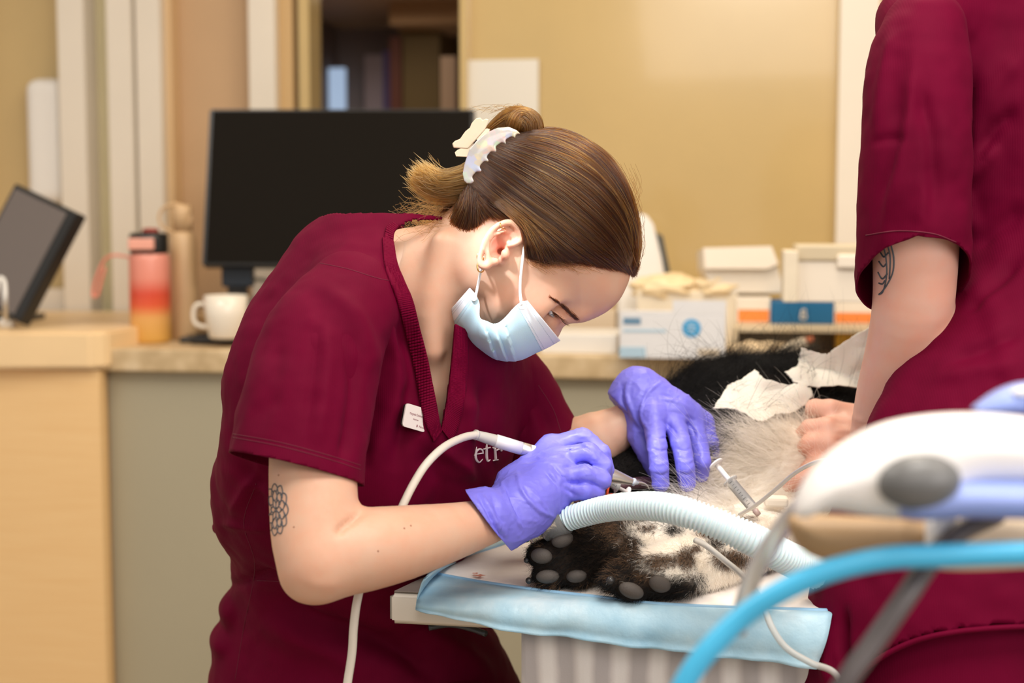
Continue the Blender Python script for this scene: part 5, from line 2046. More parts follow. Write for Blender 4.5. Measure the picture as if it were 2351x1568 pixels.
a, b_ = C(1076, 1136, 1.37), C(1163, 1250, 1.39)
nn_ = np.cross(b_ - a, np.array([-0.10, 1.0, 0.05]))
nn_ /= np.linalg.norm(nn_)
if nn_[0] > 0:
    nn_ = -nn_
RF = [([(1186, 1080), (1200, 1130), (1235, 1170), (1275, 1188)], 0.0022, 4.0), ([(1150, 1105), (1165, 1150), (1185, 1190), (1200, 1215)], 0.0022, 4),
      ([(1128, 1130), (1140, 1170), (1165, 1215)], -0.0022, 6), ([(1105, 1135), (1125, 1170), (1150, 1225)], 0.0020, 4), ([(1160, 1120), (1180, 1170), (1190, 1200)], -0.0018, 5),
      ([(1245, 1080), (1290, 1120), (1330, 1140)], -0.0016, 5), ([(1262, 1062), (1300, 1100), (1340, 1110)], -0.002, 4), ([(1255, 1070), (1280, 1110), (1320, 1150)], 0.0014, 4),
      ([(1280, 1036), (1310, 1030), (1340, 1024), (1366, 1044)], -0.0030, 3.5), ([(1292, 1074), (1320, 1068), (1346, 1064), (1370, 1084)], -0.0030, 3.5), ([(1290, 1108), (1320, 1108), (1350, 1108), (1372, 1116)], -0.0026, 3.5), ([(1235, 1035), (1270, 1048), (1300, 1045)], 0.0014, 3), ([(1230, 1048), (1262, 1062)], 0.0012, 3),
      ([(1210, 1120), (1240, 1150), (1262, 1180)], 0.0012, 3), ([(1345, 1010), (1360, 1030), (1385, 1060)], -0.0012, 3), ([(1360, 1050), (1372, 1058)], 0.001, 2.5),
      ([(1082, 1140), (1105, 1175), (1125, 1215), (1150, 1245)], 0.0030, 5), ([(1095, 1135), (1118, 1175), (1140, 1215), (1162, 1240)], -0.0020, 4)]
glove('glove', right_hand, (-0.075, 1.31, -0.235), (0.115, 1.53, -0.075), 0.0016, ((a + b_) / 2, nn_), RF, 31)

# her left hand, wrist bent over, fingers pressing on the dog's muzzle
LW = C(1455, 920, 1.598)
LM = [C(1500, 955, 1.562), C(1545, 948, 1.574), C(1585, 955, 1.588), C(1612, 972, 1.602)]
LP = [C(1508, 1022, 1.535), C(1563, 1018, 1.545), C(1604, 1015, 1.572), C(1630, 1015, 1.590)]
LD = [C(1514, 1076, 1.523), C(1574, 1074, 1.535), C(1612, 1060, 1.560), C(1634, 1048, 1.596)]
LT = [C(1517, 1112, 1.526), C(1577, 1110, 1.540), C(1609, 1090, 1.568), C(1628, 1072, 1.604)]


a, b_ = C(1407, 918, 1.60), C(1470, 1000, 1.60)
LN = np.cross(b_ - a, np.array([0.0, 1.0, -0.1]))
LN /= np.linalg.norm(LN)
LN = -LN if LN[0] > 0 else LN
LPT = (a + b_) / 2
THUMB = [C(1464, 962, 1.588), C(1470, 1000, 1.578), C(1494, 1052, 1.570), C(1508, 1092, 1.570)]


def left_hand(v):
    # the cuff, trimmed straight where the forearm enters
    v.chain([C(1392, 1000, 1.60), C(1425, 975, 1.60), C(1446, 935, 1.60), C(1462, 895, 1.60)], [0.029, 0.0275, 0.0255, 0.024], 0.0)
    for i in range(4):
        w = LW + (LM[i] - LM[1]) * 0.5 + np.array([0.004, 0, 0.004])
        v.chain([w, w * 0.45 + LM[i] * 0.55, LM[i]], [0.0185, 0.0165, 0.0128], 0.018)
    v.chain([C(1470, 890, 1.592), C(1560, 935, 1.582)], [0.018, 0.014], 0.016)
    X, Y, Z = v.grid((slice(None),) * 3)
    v.F = np.maximum(v.F, ((X - LPT[0]) * LN[0] + (Y - LPT[1]) * LN[1] + (Z - LPT[2]) * LN[2]).astype(np.float32))
    rr = [(0.0118, 0.0104, 0.0098, 0.0086), (0.0120, 0.0106, 0.0099, 0.0088), (0.0112, 0.0100, 0.0094, 0.0082), (0.0105, 0.0094, 0.0086, 0.0076)]
    for i in range(4):
        v.chain([LM[i], LP[i]], rr[i][:2], 0.008)
        v.chain([LP[i], LD[i]], rr[i][1:3], 0.002)
        v.chain([LD[i], LT[i]], rr[i][2:], 0.002)
    v.chain(THUMB, [0.0150, 0.0145, 0.0115, 0.0095], 0.010)
LFd = [([(1430, 880), (1428, 920), (1450, 970)], -0.0026, 6), ([(1448, 868), (1438, 905), (1455, 950), (1480, 1000)], 0.0022, 5), ([(1520, 875), (1485, 905), (1472, 950), (1490, 990)], 0.0018, 3),
       ([(1520, 905), (1545, 912), (1570, 918)], -0.0016, 3), ([(1515, 915), (1548, 922), (1580, 935)], 0.0016, 3), ([(1530, 945), (1565, 950), (1600, 970)], -0.0015, 4),
       ([(1520, 965), (1545, 985), (1555, 1000)], -0.0016, 4), ([(1565, 960), (1590, 985), (1598, 1010)], -0.0016, 4), ([(1495, 1000), (1515, 1006), (1530, 1004)], -0.0014, 3),
       ([(1498, 1030), (1515, 1036), (1533, 1030)], -0.0014, 3), ([(1500, 1060), (1515, 1066), (1535, 1058)], 0.0014, 3), ([(1502, 1085), (1518, 1090), (1535, 1084)], -0.0012, 3),
       ([(1552, 1030), (1570, 1035), (1585, 1030)], -0.0014, 3), ([(1556, 1055), (1575, 1062), (1590, 1055)], 0.0014, 3), ([(1560, 1085), (1576, 1090), (1592, 1084)], -0.0012, 3)]
glove('glove', left_hand, (0.10, 1.50, -0.185), (0.245, 1.66, -0.010), 0.0016, (LPT + LN * 0.5, LN), LFd, 41)
# ------------------------------------------------------------------ treatment table, pad and drape
TZ = 0.78
m_top = mat('brushed_steel_top', (0.42, 0.36, 0.32, 1), 0.35, 0.4, noise=0.05, nscale=12)
m_edge = mat('pale_grey_table_edge', rgb(222, 214, 202), 0.35)
tA, tB = T(890, 1358, TZ), T(2420, 1428, TZ)
tL = T(1172, 1228, TZ)
left_dir = (tL - tA) / np.linalg.norm(tL - tA)
front_dir = (tB - tA) / np.linalg.norm(tB - tA)
tD = tA + left_dir * 0.66
tC_ = tB + np.array([0.02, 0.62, 0.0])
tb_root = thing('treatment_table', 'grey veterinary treatment table under the blue-edged pad', 'table', (float(tA[0] + 0.4), float(tA[1] + 0.25), 0))


def slab(name, pts, z0, z1, m, parent, bevel=0.004, label=None, seg=3):
    bm = bmesh.new()
    lo_ = [bm.verts.new((q[0], q[1], z0)) for q in pts]
    hi_ = [bm.verts.new((q[0], q[1], z1)) for q in pts]
    n = len(pts)
    bm.faces.new(lo_[::-1])
    bm.faces.new(hi_)
    for i in range(n):
        j = (i + 1) % n
        bm.faces.new((lo_[i], lo_[j], hi_[j], hi_[i]))
    if bevel:
        bmesh.ops.bevel(bm, geom=bm.edges[:], offset=bevel, segments=seg, affect='EDGES')
    o = bm_obj(name, bm, m, parent, smooth=True, label=label)
    o.modifiers.new('flat faces', 'WEIGHTED_NORMAL')
    return o


TH = 0.034
slab('tabletop', [tA, tB, tC_, tD], TZ - TH, TZ - 0.0012, m_edge, tb_root, 0.0045)
ins_ = [tA + left_dir * 0.004 + front_dir * 0.005, tB, tC_, tD - left_dir * 0.004]
slab('top_sheet', ins_, TZ - 0.0012, TZ, m_top, tb_root, 0)
cen_ = (tA + tB + tC_ + tD) / 4
box('column', (cen_[0] - 0.07, cen_[1] - 0.07, 0.05), (0.14, 0, 0), (0, 0.14, 0), (0, 0, TZ - TH - 0.05), m_edge, tb_root, 0.01)
box('foot', (cen_[0] - 0.3, cen_[1] - 0.2, 0.0), (0.6, 0, 0), (0, 0.4, 0), (0, 0, 0.05), m_dark, tb_root, 0.01)
zl = TZ - TH - 0.006
lv_ = [T(982, 1454, zl) + np.array([0, 0.02, 0]), T(1030, 1449, zl) + np.array([0, 0.02, 0.001]), T(1075, 1455, zl) + np.array([0, 0.02, 0]), T(1114, 1466, zl) + np.array([0, 0.02, -0.001])]
tube('lever', lv_, 0.0032, m_dark, tb_root, 10, 30, flat=1.0, label='dark grey lever under the tabletop')

# absorbent pad: white quilted face, pale blue border hanging over the front edge
PZ = 0.786
m_pad = bpy.data.materials.new('quilted_white_pad')
t = NT(m_pad)
br = t.new('ShaderNodeTexVoronoi')
br.inputs['Scale'].default_value = 95
t.link(t.coord('Object'), br.inputs['Vector'])
t.b.inputs['Base Color'].default_value = (0.86, 0.80, 0.76, 1)
t.b.inputs['Roughness'].default_value = 0.8
t.bump(br.outputs['Distance'], 0.5, 0.0015)
m_padb = bpy.data.materials.new('pale_blue_pad_film')
t = NT(m_padb)
t.link(t.ramp(t.noise(18, 5), [(0.3, rgb(150, 196, 222)), (0.55, rgb(176, 212, 230)), (0.75, rgb(206, 226, 236))]), t.b.inputs['Base Color'])
t.b.inputs['Roughness'].default_value = 0.4
t.b.inputs['Transmission Weight'].default_value = 0.12
t.bump(t.noise(60, 4), 0.4, 0.003)
m_padb2 = mat('blue_pad_seam', rgb(138, 180, 212), 0.5)
fr_ = [(985, 1317), (1100, 1338), (1240, 1358), (1380, 1374), (1500, 1388), (1620, 1395), (1760, 1400), (1905, 1404)]
bk_ = [(1178, 1240), (1230, 1238), (1330, 1226), (1430, 1216), (1540, 1212), (1640, 1210), (1760, 1208), (1900, 1206)]
NA = 64
FRW = catmull([T(u, v, PZ) for u, v in fr_], NA)
BKW = catmull([T(u, v, PZ) for u, v in bk_], NA)
pad = thing('absorbent_pad', 'white absorbent pad with pale blue border draped over the treatment table', 'pad', T(1400, 1300, TZ))
rows = []
for j in range(20):
    tt = j / 19
    r = FRW * (1 - tt) + BKW * tt
    r = r.copy()
    r[:, 2] += 0.0012 * np.sin(np.linspace(0, 9, NA) + tt * 5) + 0.001 * math.sin(PI * tt)
    rows.append(r)
A = np.array(rows)


def grid_faces(n0, n1):
    return [(i * n1 + j, i * n1 + j + 1, (i + 1) * n1 + j + 1, (i + 1) * n1 + j) for i in range(n0 - 1) for j in range(n1 - 1)]


o = mesh_obj('quilted_face', A.reshape(-1, 3), grid_faces(20, NA), m_pad, pad)
solidify(o, 0.003, -1)
# hanging border
hang = [(955, 1396), (1060, 1424), (1195, 1450), (1330, 1466), (1480, 1486), (1600, 1500), (1740, 1516), (1872, 1533)]
HU = catmull(hang, NA)
uF = proj(FRW)[:, 0]
edge = np.array([T(u, 1358 + (u - 890) * 70 / 1530, PZ) for u in uF + np.linspace(-22, 0, NA)])
edge = edge + np.array([0, -0.010, 0])
dE = np.array([depth(p) for p in edge])
lowp = np.array([WP(HU[i][0], HU[i][1], dE[i] - 0.004) for i in range(NA)])
rows = [FRW * (1 - q_) + edge * q_ + np.array([0, 0, 0.001]) for q_ in (0, 0.35, 0.7)]
for j in range(16):
    tt = j / 15
    r = edge * (1 - tt) + lowp * tt
    wv_ = 0.0030 * np.sin(np.linspace(0, 26, NA) + 0.8 * tt) * tt + 0.0018 * np.sin(np.linspace(0, 61, NA)) * tt
    r = r + np.array([0, -1.0, 0]) * (0.006 * math.sin(PI * min(1, tt * 1.2)) + wv_ + 0.004 * tt)[:, None]
    rows.append(r)
A = np.array(rows)
o = mesh_obj('front_border', A.reshape(-1, 3), grid_faces(19, NA), m_padb, pad, label='pale blue hanging border')
solidify(o, 0.0012, 0)
# left border, folded over the short end
lf0 = np.array([FRW[0] * (1 - q) + BKW[0] * q for q in np.linspace(0, 1, 24)])
LU = catmull([(955, 1396), (962, 1360), (984, 1318), (1060, 1282), (1130, 1252), (1176, 1232)], 24)
lf1 = np.array([T(u, v, PZ - 0.002) if v < 1320 else WP(u, v, dE[0] - 0.006) for u, v in LU])
rows = [lf0 * (1 - q) + lf1 * q + np.array([0, 0, 0.003 * math.sin(PI * q)]) for q in np.linspace(0, 1, 6)]
A = np.array(rows)
o = mesh_obj('side_border', A.reshape(-1, 3), grid_faces(6, 24), m_padb, pad, label='pale blue folded border')
solidify(o, 0.0012, 0)
tube('welded_seam', FRW + np.array([0, -0.001, 0.0006]), 0.0028, m_padb2, pad, 8)
tube('welded_seam', lf0 + np.array([0, 0, 0.0006]), 0.0016, m_padb2, pad, 8)
m_blood = mat('blood_spot', (0.62, 0.25, 0.18, 1), 0.7)
for u, v, r in ((1100, 1321, 0.0055), (1793, 1358, 0.0042), (1092, 1316, 0.003)):
    p = T(u, v, PZ + 0.0040)
    pts = [(r * (1 + 0.35 * math.sin(3 * a + u)) * math.cos(a), r * (0.8 + 0.3 * math.cos(5 * a)) * math.sin(a)) for a in np.linspace(0, 2 * PI, 30, endpoint=False)]
    V = [p + np.array([a, b_, 0]) for a, b_ in pts]
    mesh_obj('blood_spot', V, [tuple(range(30))], m_blood, pad, False, 'small pink blood stain')

# striped cloth hanging below the pad
m_dr = bpy.data.materials.new('grey_striped_cloth')
t = NT(m_dr)
sx = t.new('ShaderNodeSeparateXYZ')
t.link(t.coord('Object'), sx.inputs[0])
st_ = t.math('SINE', t.math('ADD', t.math('MULTIPLY', sx.outputs[0], 175), t.math('MULTIPLY', t.noise(9, 3), 3.0)))
t.link(t.ramp(t.math('MULTIPLY_ADD', st_, 0.5, 0.5), [(0.2, rgb(176, 170, 170)), (0.6, rgb(206, 200, 198)), (0.9, rgb(222, 218, 216))]), t.b.inputs['Base Color'])
t.b.inputs['Roughness'].default_value = 0.85
t.bump(t.noise(400, 2), 0.3, 0.0006)
ul = catmull([(1197, 1428), (1400, 1442), (1600, 1460), (1750, 1474), (1900, 1488), (2080, 1500)], 80)
dd_ = np.linspace(depth(T(1200, 1372, TZ)) + 0.002, depth(T(2080, 1412, TZ)) + 0.002, 80)
topl = np.array([WP(u, v, d) for (u, v), d in zip(ul, dd_)])
rows = []
for j in range(22):
    tt = j / 21
    r = topl + np.array([0.0, 0, -0.42]) * tt
    r = r + np.array([0, 1.0, 0]) * ((0.010 * np.sin(np.linspace(0, 30, 80)) + 0.006 * np.sin(np.linspace(1, 63, 80) + tt)) * (0.1 + tt) - 0.004 - 0.012 * (1 - tt))[:, None]
    rows.append(r)
A = np.array(rows)
dr = mesh_obj('drape', A.reshape(-1, 3), grid_faces(22, 80), m_dr, None)
solidify(dr, 0.002, 0)
tag(dr, 'pale grey striped cloth hanging from the table below the blue pad', 'cloth')

# ------------------------------------------------------------------ the dog
dog = thing('dog', 'black and white dog lying on its side on the pad with paws towards the viewer', 'dog', T(1700, 1200, PZ))
DW = np.array([0, 0, 0])


def TC(u, v, z):
    """camera-frame point on height z"""
    return (T(u, v, z) - CAM) @ AX.T


gz = PZ + 0.004
dv_ = Vol((C(1180, 0, 1.45)[0], 1.31, C(0, 1420, 1.40)[2]), (C(2250, 0, 1.9)[0], 2.02, C(0, 790, 1.75)[2]), 0.0031)
dv_.chain([C(1408, 1102, 1.585), C(1470, 1092, 1.60), C(1545, 1078, 1.63)], [0.026, 0.034, 0.055], 0.0)
dv_.chain([C(1390, 1150, 1.575), C(1470, 1150, 1.59), C(1560, 1130, 1.62)], [0.014, 0.018, 0.030], 0.012)
dv_.chain([C(1560, 1070, 1.66), C(1640, 985, 1.73), C(1760, 965, 1.76), C(1950, 990, 1.80), C(2200, 1000, 1.84)], [0.060, 0.074, 0.078, 0.085, 0.10], 0.04, res=14)
dv_.ell(C(1745, 1080, 1.66), (0.075, 0.070, 0.062), 0.04)
dv_.ell(C(1900, 1110, 1.70), (0.10, 0.08, 0.06), 0.05)
dv_.chain([C(1700, 1165, 1.62), C(1850, 1185, 1.64)], [0.040, 0.05], 0.03)
pv = dv_
P1c, P2c = C(1302, 1279, 1.448), C(1500, 1322, 1.402)
# far leg and paw
pv.chain([C(1800, 1190, 1.62), C(1660, 1222, 1.55), C(1540, 1232, 1.50), C(1440, 1240, 1.475), C(1360, 1268, 1.455)], [0.036, 0.030, 0.026, 0.025, 0.028], 0.008, res=14)
pv.ell(P1c, (0.037, 0.026, 0.029), 0.012)
TOE1 = [(1290, 1239, 26, 18), (1243, 1275, 25, 18), (1257, 1322, 27, 16), (1323, 1322, 24, 15)]
for u, v, a, b_ in TOE1:
    pv.ell(C(u + 3, v, 1.436), ((a + 9) * 1.436 / FP, 0.018, (b_ + 10) * 1.436 / FP), 0.006)
pv.ell(C(1410, 1222, 1.462), (0.016, 0.014, 0.013), 0.008)
# near leg and paw
pv.chain([C(1800, 1215, 1.58), C(1690, 1275, 1.49), C(1610, 1300, 1.44), C(1540, 1312, 1.415)], [0.036, 0.031, 0.030, 0.029], 0.006, res=14)
pv.ell(P2c, (0.044, 0.028, 0.024), 0.012)
TOE2 = [(1449, 1355, 30, 18), (1515, 1340, 26, 19), (1402, 1334, 12, 12), (1570, 1335, 12, 14)]
for u, v, a, b_ in TOE2:
    pv.ell(C(u + 2, v, 1.388), ((a + 8) * 1.388 / FP, 0.018, (b_ + 9) * 1.388 / FP), 0.006)
DV, DF = dv_.mesh()
DV = relax(DV, DF, 1)
legw = 1 / (1 + np.exp(np.clip(((DV[:, 1] - 1.60) * 60), -30, 30)))
DV = DV + vnormals(DV, DF) * (0.0016 * vnoise(DV, 80, 62) * legw + 0.004 * vnoise(DV, 35, 61) * (1 - legw))[:, None]
# keep the resting side on the pad
def rest(V):
    Wd = W(V)
    Wd[:, 2] = np.maximum(Wd[:, 2], gz + 0.0005)
    return (Wd - CAM) @ AX.T


DV = rest(DV)
DALL, DFA = DV, np.array(DF)
uD, vD = CU + DV[:, 0] / DV[:, 1] * FP, CV - DV[:, 2] / DV[:, 1] * FP
isleg = (DV[:, 1] < 1.56) & (vD > 1186) & (uD < 1790)
PV, PF = DV, DFA[isleg[DFA].all(1)]
DF = DFA[~isleg[DFA].all(1)]
dog_bvh = bvh_of(DALL, DFA)
CHEST = np.array([(1585, 1150), (1612, 1095), (1660, 1040), (1720, 990), (1800, 955), (1870, 970), (1930, 1060), (1950, 1260), (1780, 1260), (1640, 1215)], dtype=float)
SPOTS = [(1490, 1213, 26, 12), (1545, 1216, 26, 14), (1620, 1225, 30, 12), (1643, 1250, 24, 20), (1690, 1285, 60, 24), (1600, 1262, 14, 10), (1530, 1290, 46, 20), (1575, 1285, 22, 26), (1450, 1255, 24, 20), (1720, 1190, 20, 10), (1700, 1060, 30, 12)]


def coat_weights(V):
    """share of black, cream and brown coat at points V: soft-edged patches"""
    u = CU + V[:, 0] / V[:, 1] * FP
    v = CV - V[:, 2] / V[:, 1] * FP
    nz = vnoise(V, 45, 63) + 0.5 * vnoise(V, 110, 64)
    sg = lambda x: 1 / (1 + np.exp(-np.clip(x, -30, 30)))
    dpx = poly_sd(CHEST, u, v) + nz * 14 + 4
    cream = sg(dpx / 7)
    brown = np.zeros(len(V))
    leg = sg((v - 1200 + (u - 1450) * 0.02) / 5) * sg((1770 - u) / 12)
    cream = np.maximum(cream, leg)
    for su, sv_, a, b_ in SPOTS:
        k = leg * sg((1 - (((u - su) / a) ** 2 + ((v - sv_) / b_) ** 2) + nz * 0.7) * 3)
        br = 0.75 if su not in (1643, 1545) else 0.1
        cream = cream * (1 - k)
        brown = brown * (1 - k) + k * br
    for k, br in ((sg((1412 - u + nz * 22) / 8) * sg((v - 1190) / 6), 0.18), (sg((1452 - u + nz * 14) / 7) * sg((u - 1366) / 6) * sg((1252 - v + nz * 14) / 5) * sg((v - 1182) / 6), 0.3),
                  (sg((v - 1320 + nz * 9) / 5) * sg((1612 - u) / 8) * sg((u - 1370) / 6), 0.12), (sg((1470 - u + nz * 18) / 8) * sg((u - 1372) / 6) * sg((v - 1238) / 6) * sg((1340 - v) / 8), 0.28)):
        cream = cream * (1 - k)
        brown = brown * (1 - k) + k * (br + 0.35 * np.clip(vnoise(V, 70, 65), 0, 1))
    w = np.stack([np.clip(1 - cream - brown, 0, 1), cream, brown], 1)
    return w / w.sum(1)[:, None]


def coat(V, seed=5):
    w = np.cumsum(coat_weights(V), 1)
    r = np.random.default_rng(seed).uniform(0, 1, len(V))
    return (r[:, None] > w).sum(1).clip(0, 2)


m_coatm = bpy.data.materials.new('patched_dog_coat')
t = NT(m_coatm)
at_ = t.new('ShaderNodeAttribute')
at_.attribute_name = 'coat'
t.link(at_.outputs['Color'], t.b.inputs['Base Color'])
t.b.inputs['Roughness'].default_value = 0.85
t.b.inputs['Specular IOR Level'].default_value = 0.1
dbody = mesh_obj('body', DALL, DFA, m_coatm, dog, cam=True)
cw = coat_weights(DALL) @ np.array([[0.010, 0.008, 0.007], [0.84, 0.78, 0.69], [0.085, 0.048, 0.028]])
ca_ = dbody.data.color_attributes.new('coat', 'FLOAT_COLOR', 'POINT')
ca_.data.foreach_set('color', np.hstack([cw, np.ones((len(cw), 1))]).astype(np.float32).ravel())


def scatter(V, F, n, seed, accept=None):
    r_ = np.random.default_rng(seed)
    F = np.asarray(F)
    tri = np.vstack([F[:, [0, 1, 2]], F[:, [0, 2, 3]]])
    cr = np.cross(V[tri[:, 1]] - V[tri[:, 0]], V[tri[:, 2]] - V[tri[:, 0]])
    ar = np.linalg.norm(cr, axis=1)
    nn = cr / (ar[:, None] + 1e-15)
    if accept is not None:
        ar = ar * accept(V[tri].mean(1), nn)
    k = r_.choice(len(tri), n, p=ar / ar.sum())
    a, b_ = r_.uniform(0, 1, n), r_.uniform(0, 1, n)
    f = a + b_ > 1
    a[f], b_[f] = 1 - a[f], 1 - b_[f]
    P = V[tri[k, 0]] + a[:, None] * (V[tri[k, 1]] - V[tri[k, 0]]) + b_[:, None] * (V[tri[k, 2]] - V[tri[k, 0]])
    return P, nn[k]


def fur(V, F, n, seed, flow, length, lift, r0, accept, curl=0.25, pts=7, jit=0.35):
    """grows strands; flow(P) gives the lie of the coat, length(P) metres"""
    r_ = np.random.default_rng(seed)
    P, N = scatter(V, F, n, seed, accept)
    D = flow(P)
    D = D - N * (D * N).sum(1)[:, None]
    D /= np.linalg.norm(D, axis=1)[:, None] + 1e-9
    D = D + r_.normal(0, jit, D.shape)
    D /= np.linalg.norm(D, axis=1)[:, None] + 1e-9
    L = length(P) * r_.uniform(0.55, 1.25, n)
    sw = r_.normal(0, curl * 0.6, D.shape) + 0.55 * np.stack([vnoise(P, 42, 70), vnoise(P, 42, 71), vnoise(P, 42, 72)], 1)
    tt = np.linspace(0, 1, pts)
    lf = lift * r_.uniform(0.5, 1.3, n)
    Q = P[:, None] + L[:, None, None] * (tt[None, :, None] * D[:, None] + (lf[:, None] * np.sin(tt[None] * 1.9))[..., None] * N[:, None] + (tt ** 2)[None, :, None] * sw[:, None])
    R = np.tile(np.linspace(1, 0.15, pts), (n, 1)) * r0
    c = coat(P, seed)
    return Q, R, c


def uvof(P):
    return CU + P[:, 0] / P[:, 1] * FP, CV - P[:, 2] / P[:, 1] * FP


def flow_body(P):
    u, v = uvof(P)
    D = np.zeros_like(P)
    # the coat sweeps back along the body, the chest ruff fans down and forward to the muzzle
    D[:, 0] = np.where(poly_sd(CHEST, u, v) > -20, -0.9, 0.5)
    D[:, 2] = np.where(poly_sd(CHEST, u, v) > -20, -0.25 + (1080 - v) * 0.004, 0.35)
    D[:, 1] = -0.2
    return D


def len_body(P):
    u, v = uvof(P)
    L = np.where(poly_sd(CHEST, u, v) > -10, 0.050, 0.034)
    head = (u < 1580) & (v > 1030)
    L = np.where(head, 0.007, L)
    L = np.where((v > 1150) & (u > 1650), 0.016, L)
    return L


GZ1 = np.array([(1637, 938), (1662, 900), (1702, 872), (1733, 848), (1790, 880), (1838, 878), (1868, 908), (1848, 930), (1780, 952), (1740, 966), (1700, 945)], dtype=float)
GZ2 = np.array([(1804, 855), (1841, 798), (1898, 814), (1965, 768), (2012, 742), (2012, 800), (1998, 860), (1975, 892), (1880, 890), (1822, 876)], dtype=float)


def acc_body(P, N):
    u, v = uvof(P)
    a = np.where(N[:, 1] < 0.35, 1.0, 0.02) * np.where(u < 2080, 1, 0)
    head = (u < 1590) & (v > 1030)
    under = (poly_sd(GZ1, u, v) > -6) | (poly_sd(GZ2, u, v) > -6)
    return a * np.where(head, 2.2, 1.0) * np.where(under, 0.03, 1.0) * np.where(poly_sd(CHEST, u, v) > 12, 0.35, 1.0)


def flow_leg(P):
    D = np.zeros_like(P)
    D[:, 0] = -0.9
    D[:, 1] = -0.15
    D[:, 2] = -0.25
    return D


def acc_leg(P, N):
    u, v = uvof(P)
    a = np.where(N[:, 1] < 0.3, 1.0, 0.05)
    for (su, sv_, ra, rb) in TOE1 + TOE2[:2]:
        k = ((u - su) / ra) ** 2 + ((v - sv_) / rb) ** 2 < 1.05
        a = np.where(k & (u < 1600), 0.0, a)
    return a


Qa, Ra, ca = fur(DV, DF, 42000, 81, flow_body, len_body, 0.20, 0.00017, acc_body, 0.25, 7, 0.24)
Qb, Rb, cb2 = fur(PV, PF, 36000, 82, flow_leg, lambda P: np.full(len(P), 0.0085), 0.26, 0.00013, acc_leg, 0.2, 6, 0.4)
# top-up of long outstanding hairs along the back and the ruff
def acc_back(P, N):
    u, v = uvof(P)
    return np.where((N[:, 2] > 0.45) & (u < 2050) & (v < 1000), 1.0, 0.0) + np.where(poly_sd(CHEST, u, v) > -25, 0.35, 0)


def flow_back(P):
    u, v = uvof(P)
    D = flow_body(P)
    D[:, 0] = np.where(v < 1000, -0.2 + 0.6 * np.sin(u * 0.03), D[:, 0])
    D[:, 2] = np.where(v < 1000, 0.7, D[:, 2])
    return D


Qc, Rc, cc2 = fur(DV, DF, 1500, 83, flow_back, lambda P: np.full(len(P), 0.045), 0.6, 0.00016, acc_back, 0.45, 7, 0.5)
RB = np.array([(1575, 1160), (1600, 1085), (1650, 1030), (1710, 985), (1790, 960), (1830, 1010), (1760, 1080), (1700, 1150), (1640, 1190)], dtype=float)


def acc_ruff(P, N):
    u, v = uvof(P)
    return np.where((poly_sd(RB, u, v) > -4) & (N[:, 1] < 0.1) & (v > 985), 1.0, 0.0)


def flow_ruff(P):
    u, v = uvof(P)
    D = np.zeros_like(P)
    D[:, 0] = -0.85
    D[:, 2] = np.clip((1060 - v) * 0.008, -0.7, 0.45)
    D[:, 1] = -0.15
    return D


Qd, Rd, cd2 = fur(DV, DF, 2600, 84, flow_ruff, lambda P: np.full(len(P), 0.054), 0.30, 0.00017, acc_ruff, 0.30, 7, 0.28)
cd2[:] = 1
m_wf = bpy.data.materials.new('white_fur')
t = NT(m_wf)
t.n.remove(t.b)
df, tl = t.new('ShaderNodeBsdfDiffuse'), t.new('ShaderNodeBsdfTranslucent')
for x in (df, tl):
    x.inputs['Color'].default_value = (0.95, 0.90, 0.83, 1)
mx = t.new('ShaderNodeMixShader')
mx.inputs[0].default_value = 0.45
t.link(df.outputs[0], mx.inputs[1])
t.link(tl.outputs[0], mx.inputs[2])
t.link(mx.outputs[0], t.n['Material Output'].inputs['Surface'])
m_fur = [mat('black_fur', (0.0055, 0.005, 0.005, 1), 0.55, Specular_IOR_Level=0.25), m_wf, mat('brown_fur', (0.17, 0.095, 0.05, 1), 0.6, Specular_IOR_Level=0.3)]
for k, nm in enumerate(('black_fur', 'white_fur', 'brown_fur')):
    Qs, Rs = [], []
    for Q_, R_, c_ in ((Qa, Ra, ca), (Qc, Rc, cc2), (Qd, Rd, cd2)):
        Qs.append(Q_[c_ == k])
        Rs.append(R_[c_ == k])
    Qs, Rs = np.concatenate(Qs), np.concatenate(Rs)
    q6 = Qb[cb2 == k]
    r6 = Rb[cb2 == k]
    q7 = np.concatenate([q6, (q6[:, -1:] + (q6[:, -1:] - q6[:, -2:-1]) * 0.2)], 1)
    r7 = np.concatenate([r6, r6[:, -1:] * 0.5], 1)
    strands(nm, W(np.concatenate([Qs, q7])), np.concatenate([Rs, r7]), m_fur[k], dog)

m_padw = mat('grey_paw_rubber', (0.065, 0.054, 0.047, 1), 0.7, bump=0.5, bscale=700, bdist=0.0006)
for (u, v, a, b_), yy, ti in [(TOE1[0], 1.424, -0.35), (TOE1[1], 1.424, 0.15), (TOE1[2], 1.424, -0.05), (TOE1[3], 1.424, -0.1), (TOE2[0], 1.376, 0.35), (TOE2[1], 1.376, 0.3)]:
    p = cast(dog_bvh, u, v, -0.002)
    axs = np.array([[math.cos(ti), 0, -math.sin(ti)], [0, 1, 0], [math.sin(ti), 0, math.cos(ti)]])
    pe_ = Vol(p - 0.02, p + 0.02, 0.0012)
    pe_.ell(p, (a * p[1] / FP, 0.0075, b_ * p[1] / FP), 0, axs)
    V, F = pe_.mesh()
    mesh_obj('paw_pad', V, F, m_padw, dog, cam=True, label='grey paw pad')
h_ = dog_bvh
for u, v, r in ((1401, 1333, 0.0045), (1209, 1286, 0.0030), (1214, 1333, 0.0034)):
    p = cast(h_, u, v, 0.0)
    if p is None:
        p = C(u, v, 1.43)
    pe_ = Vol(p - 0.008, p + 0.008, 0.0008)
    pe_.ell(p, (r, 0.004, r), 0)
    V, F = pe_.mesh()
    mesh_obj('claw', V, F, mat('dark_claw', (0.03, 0.028, 0.028, 1), 0.25), dog, cam=True, label='shiny dark claw')
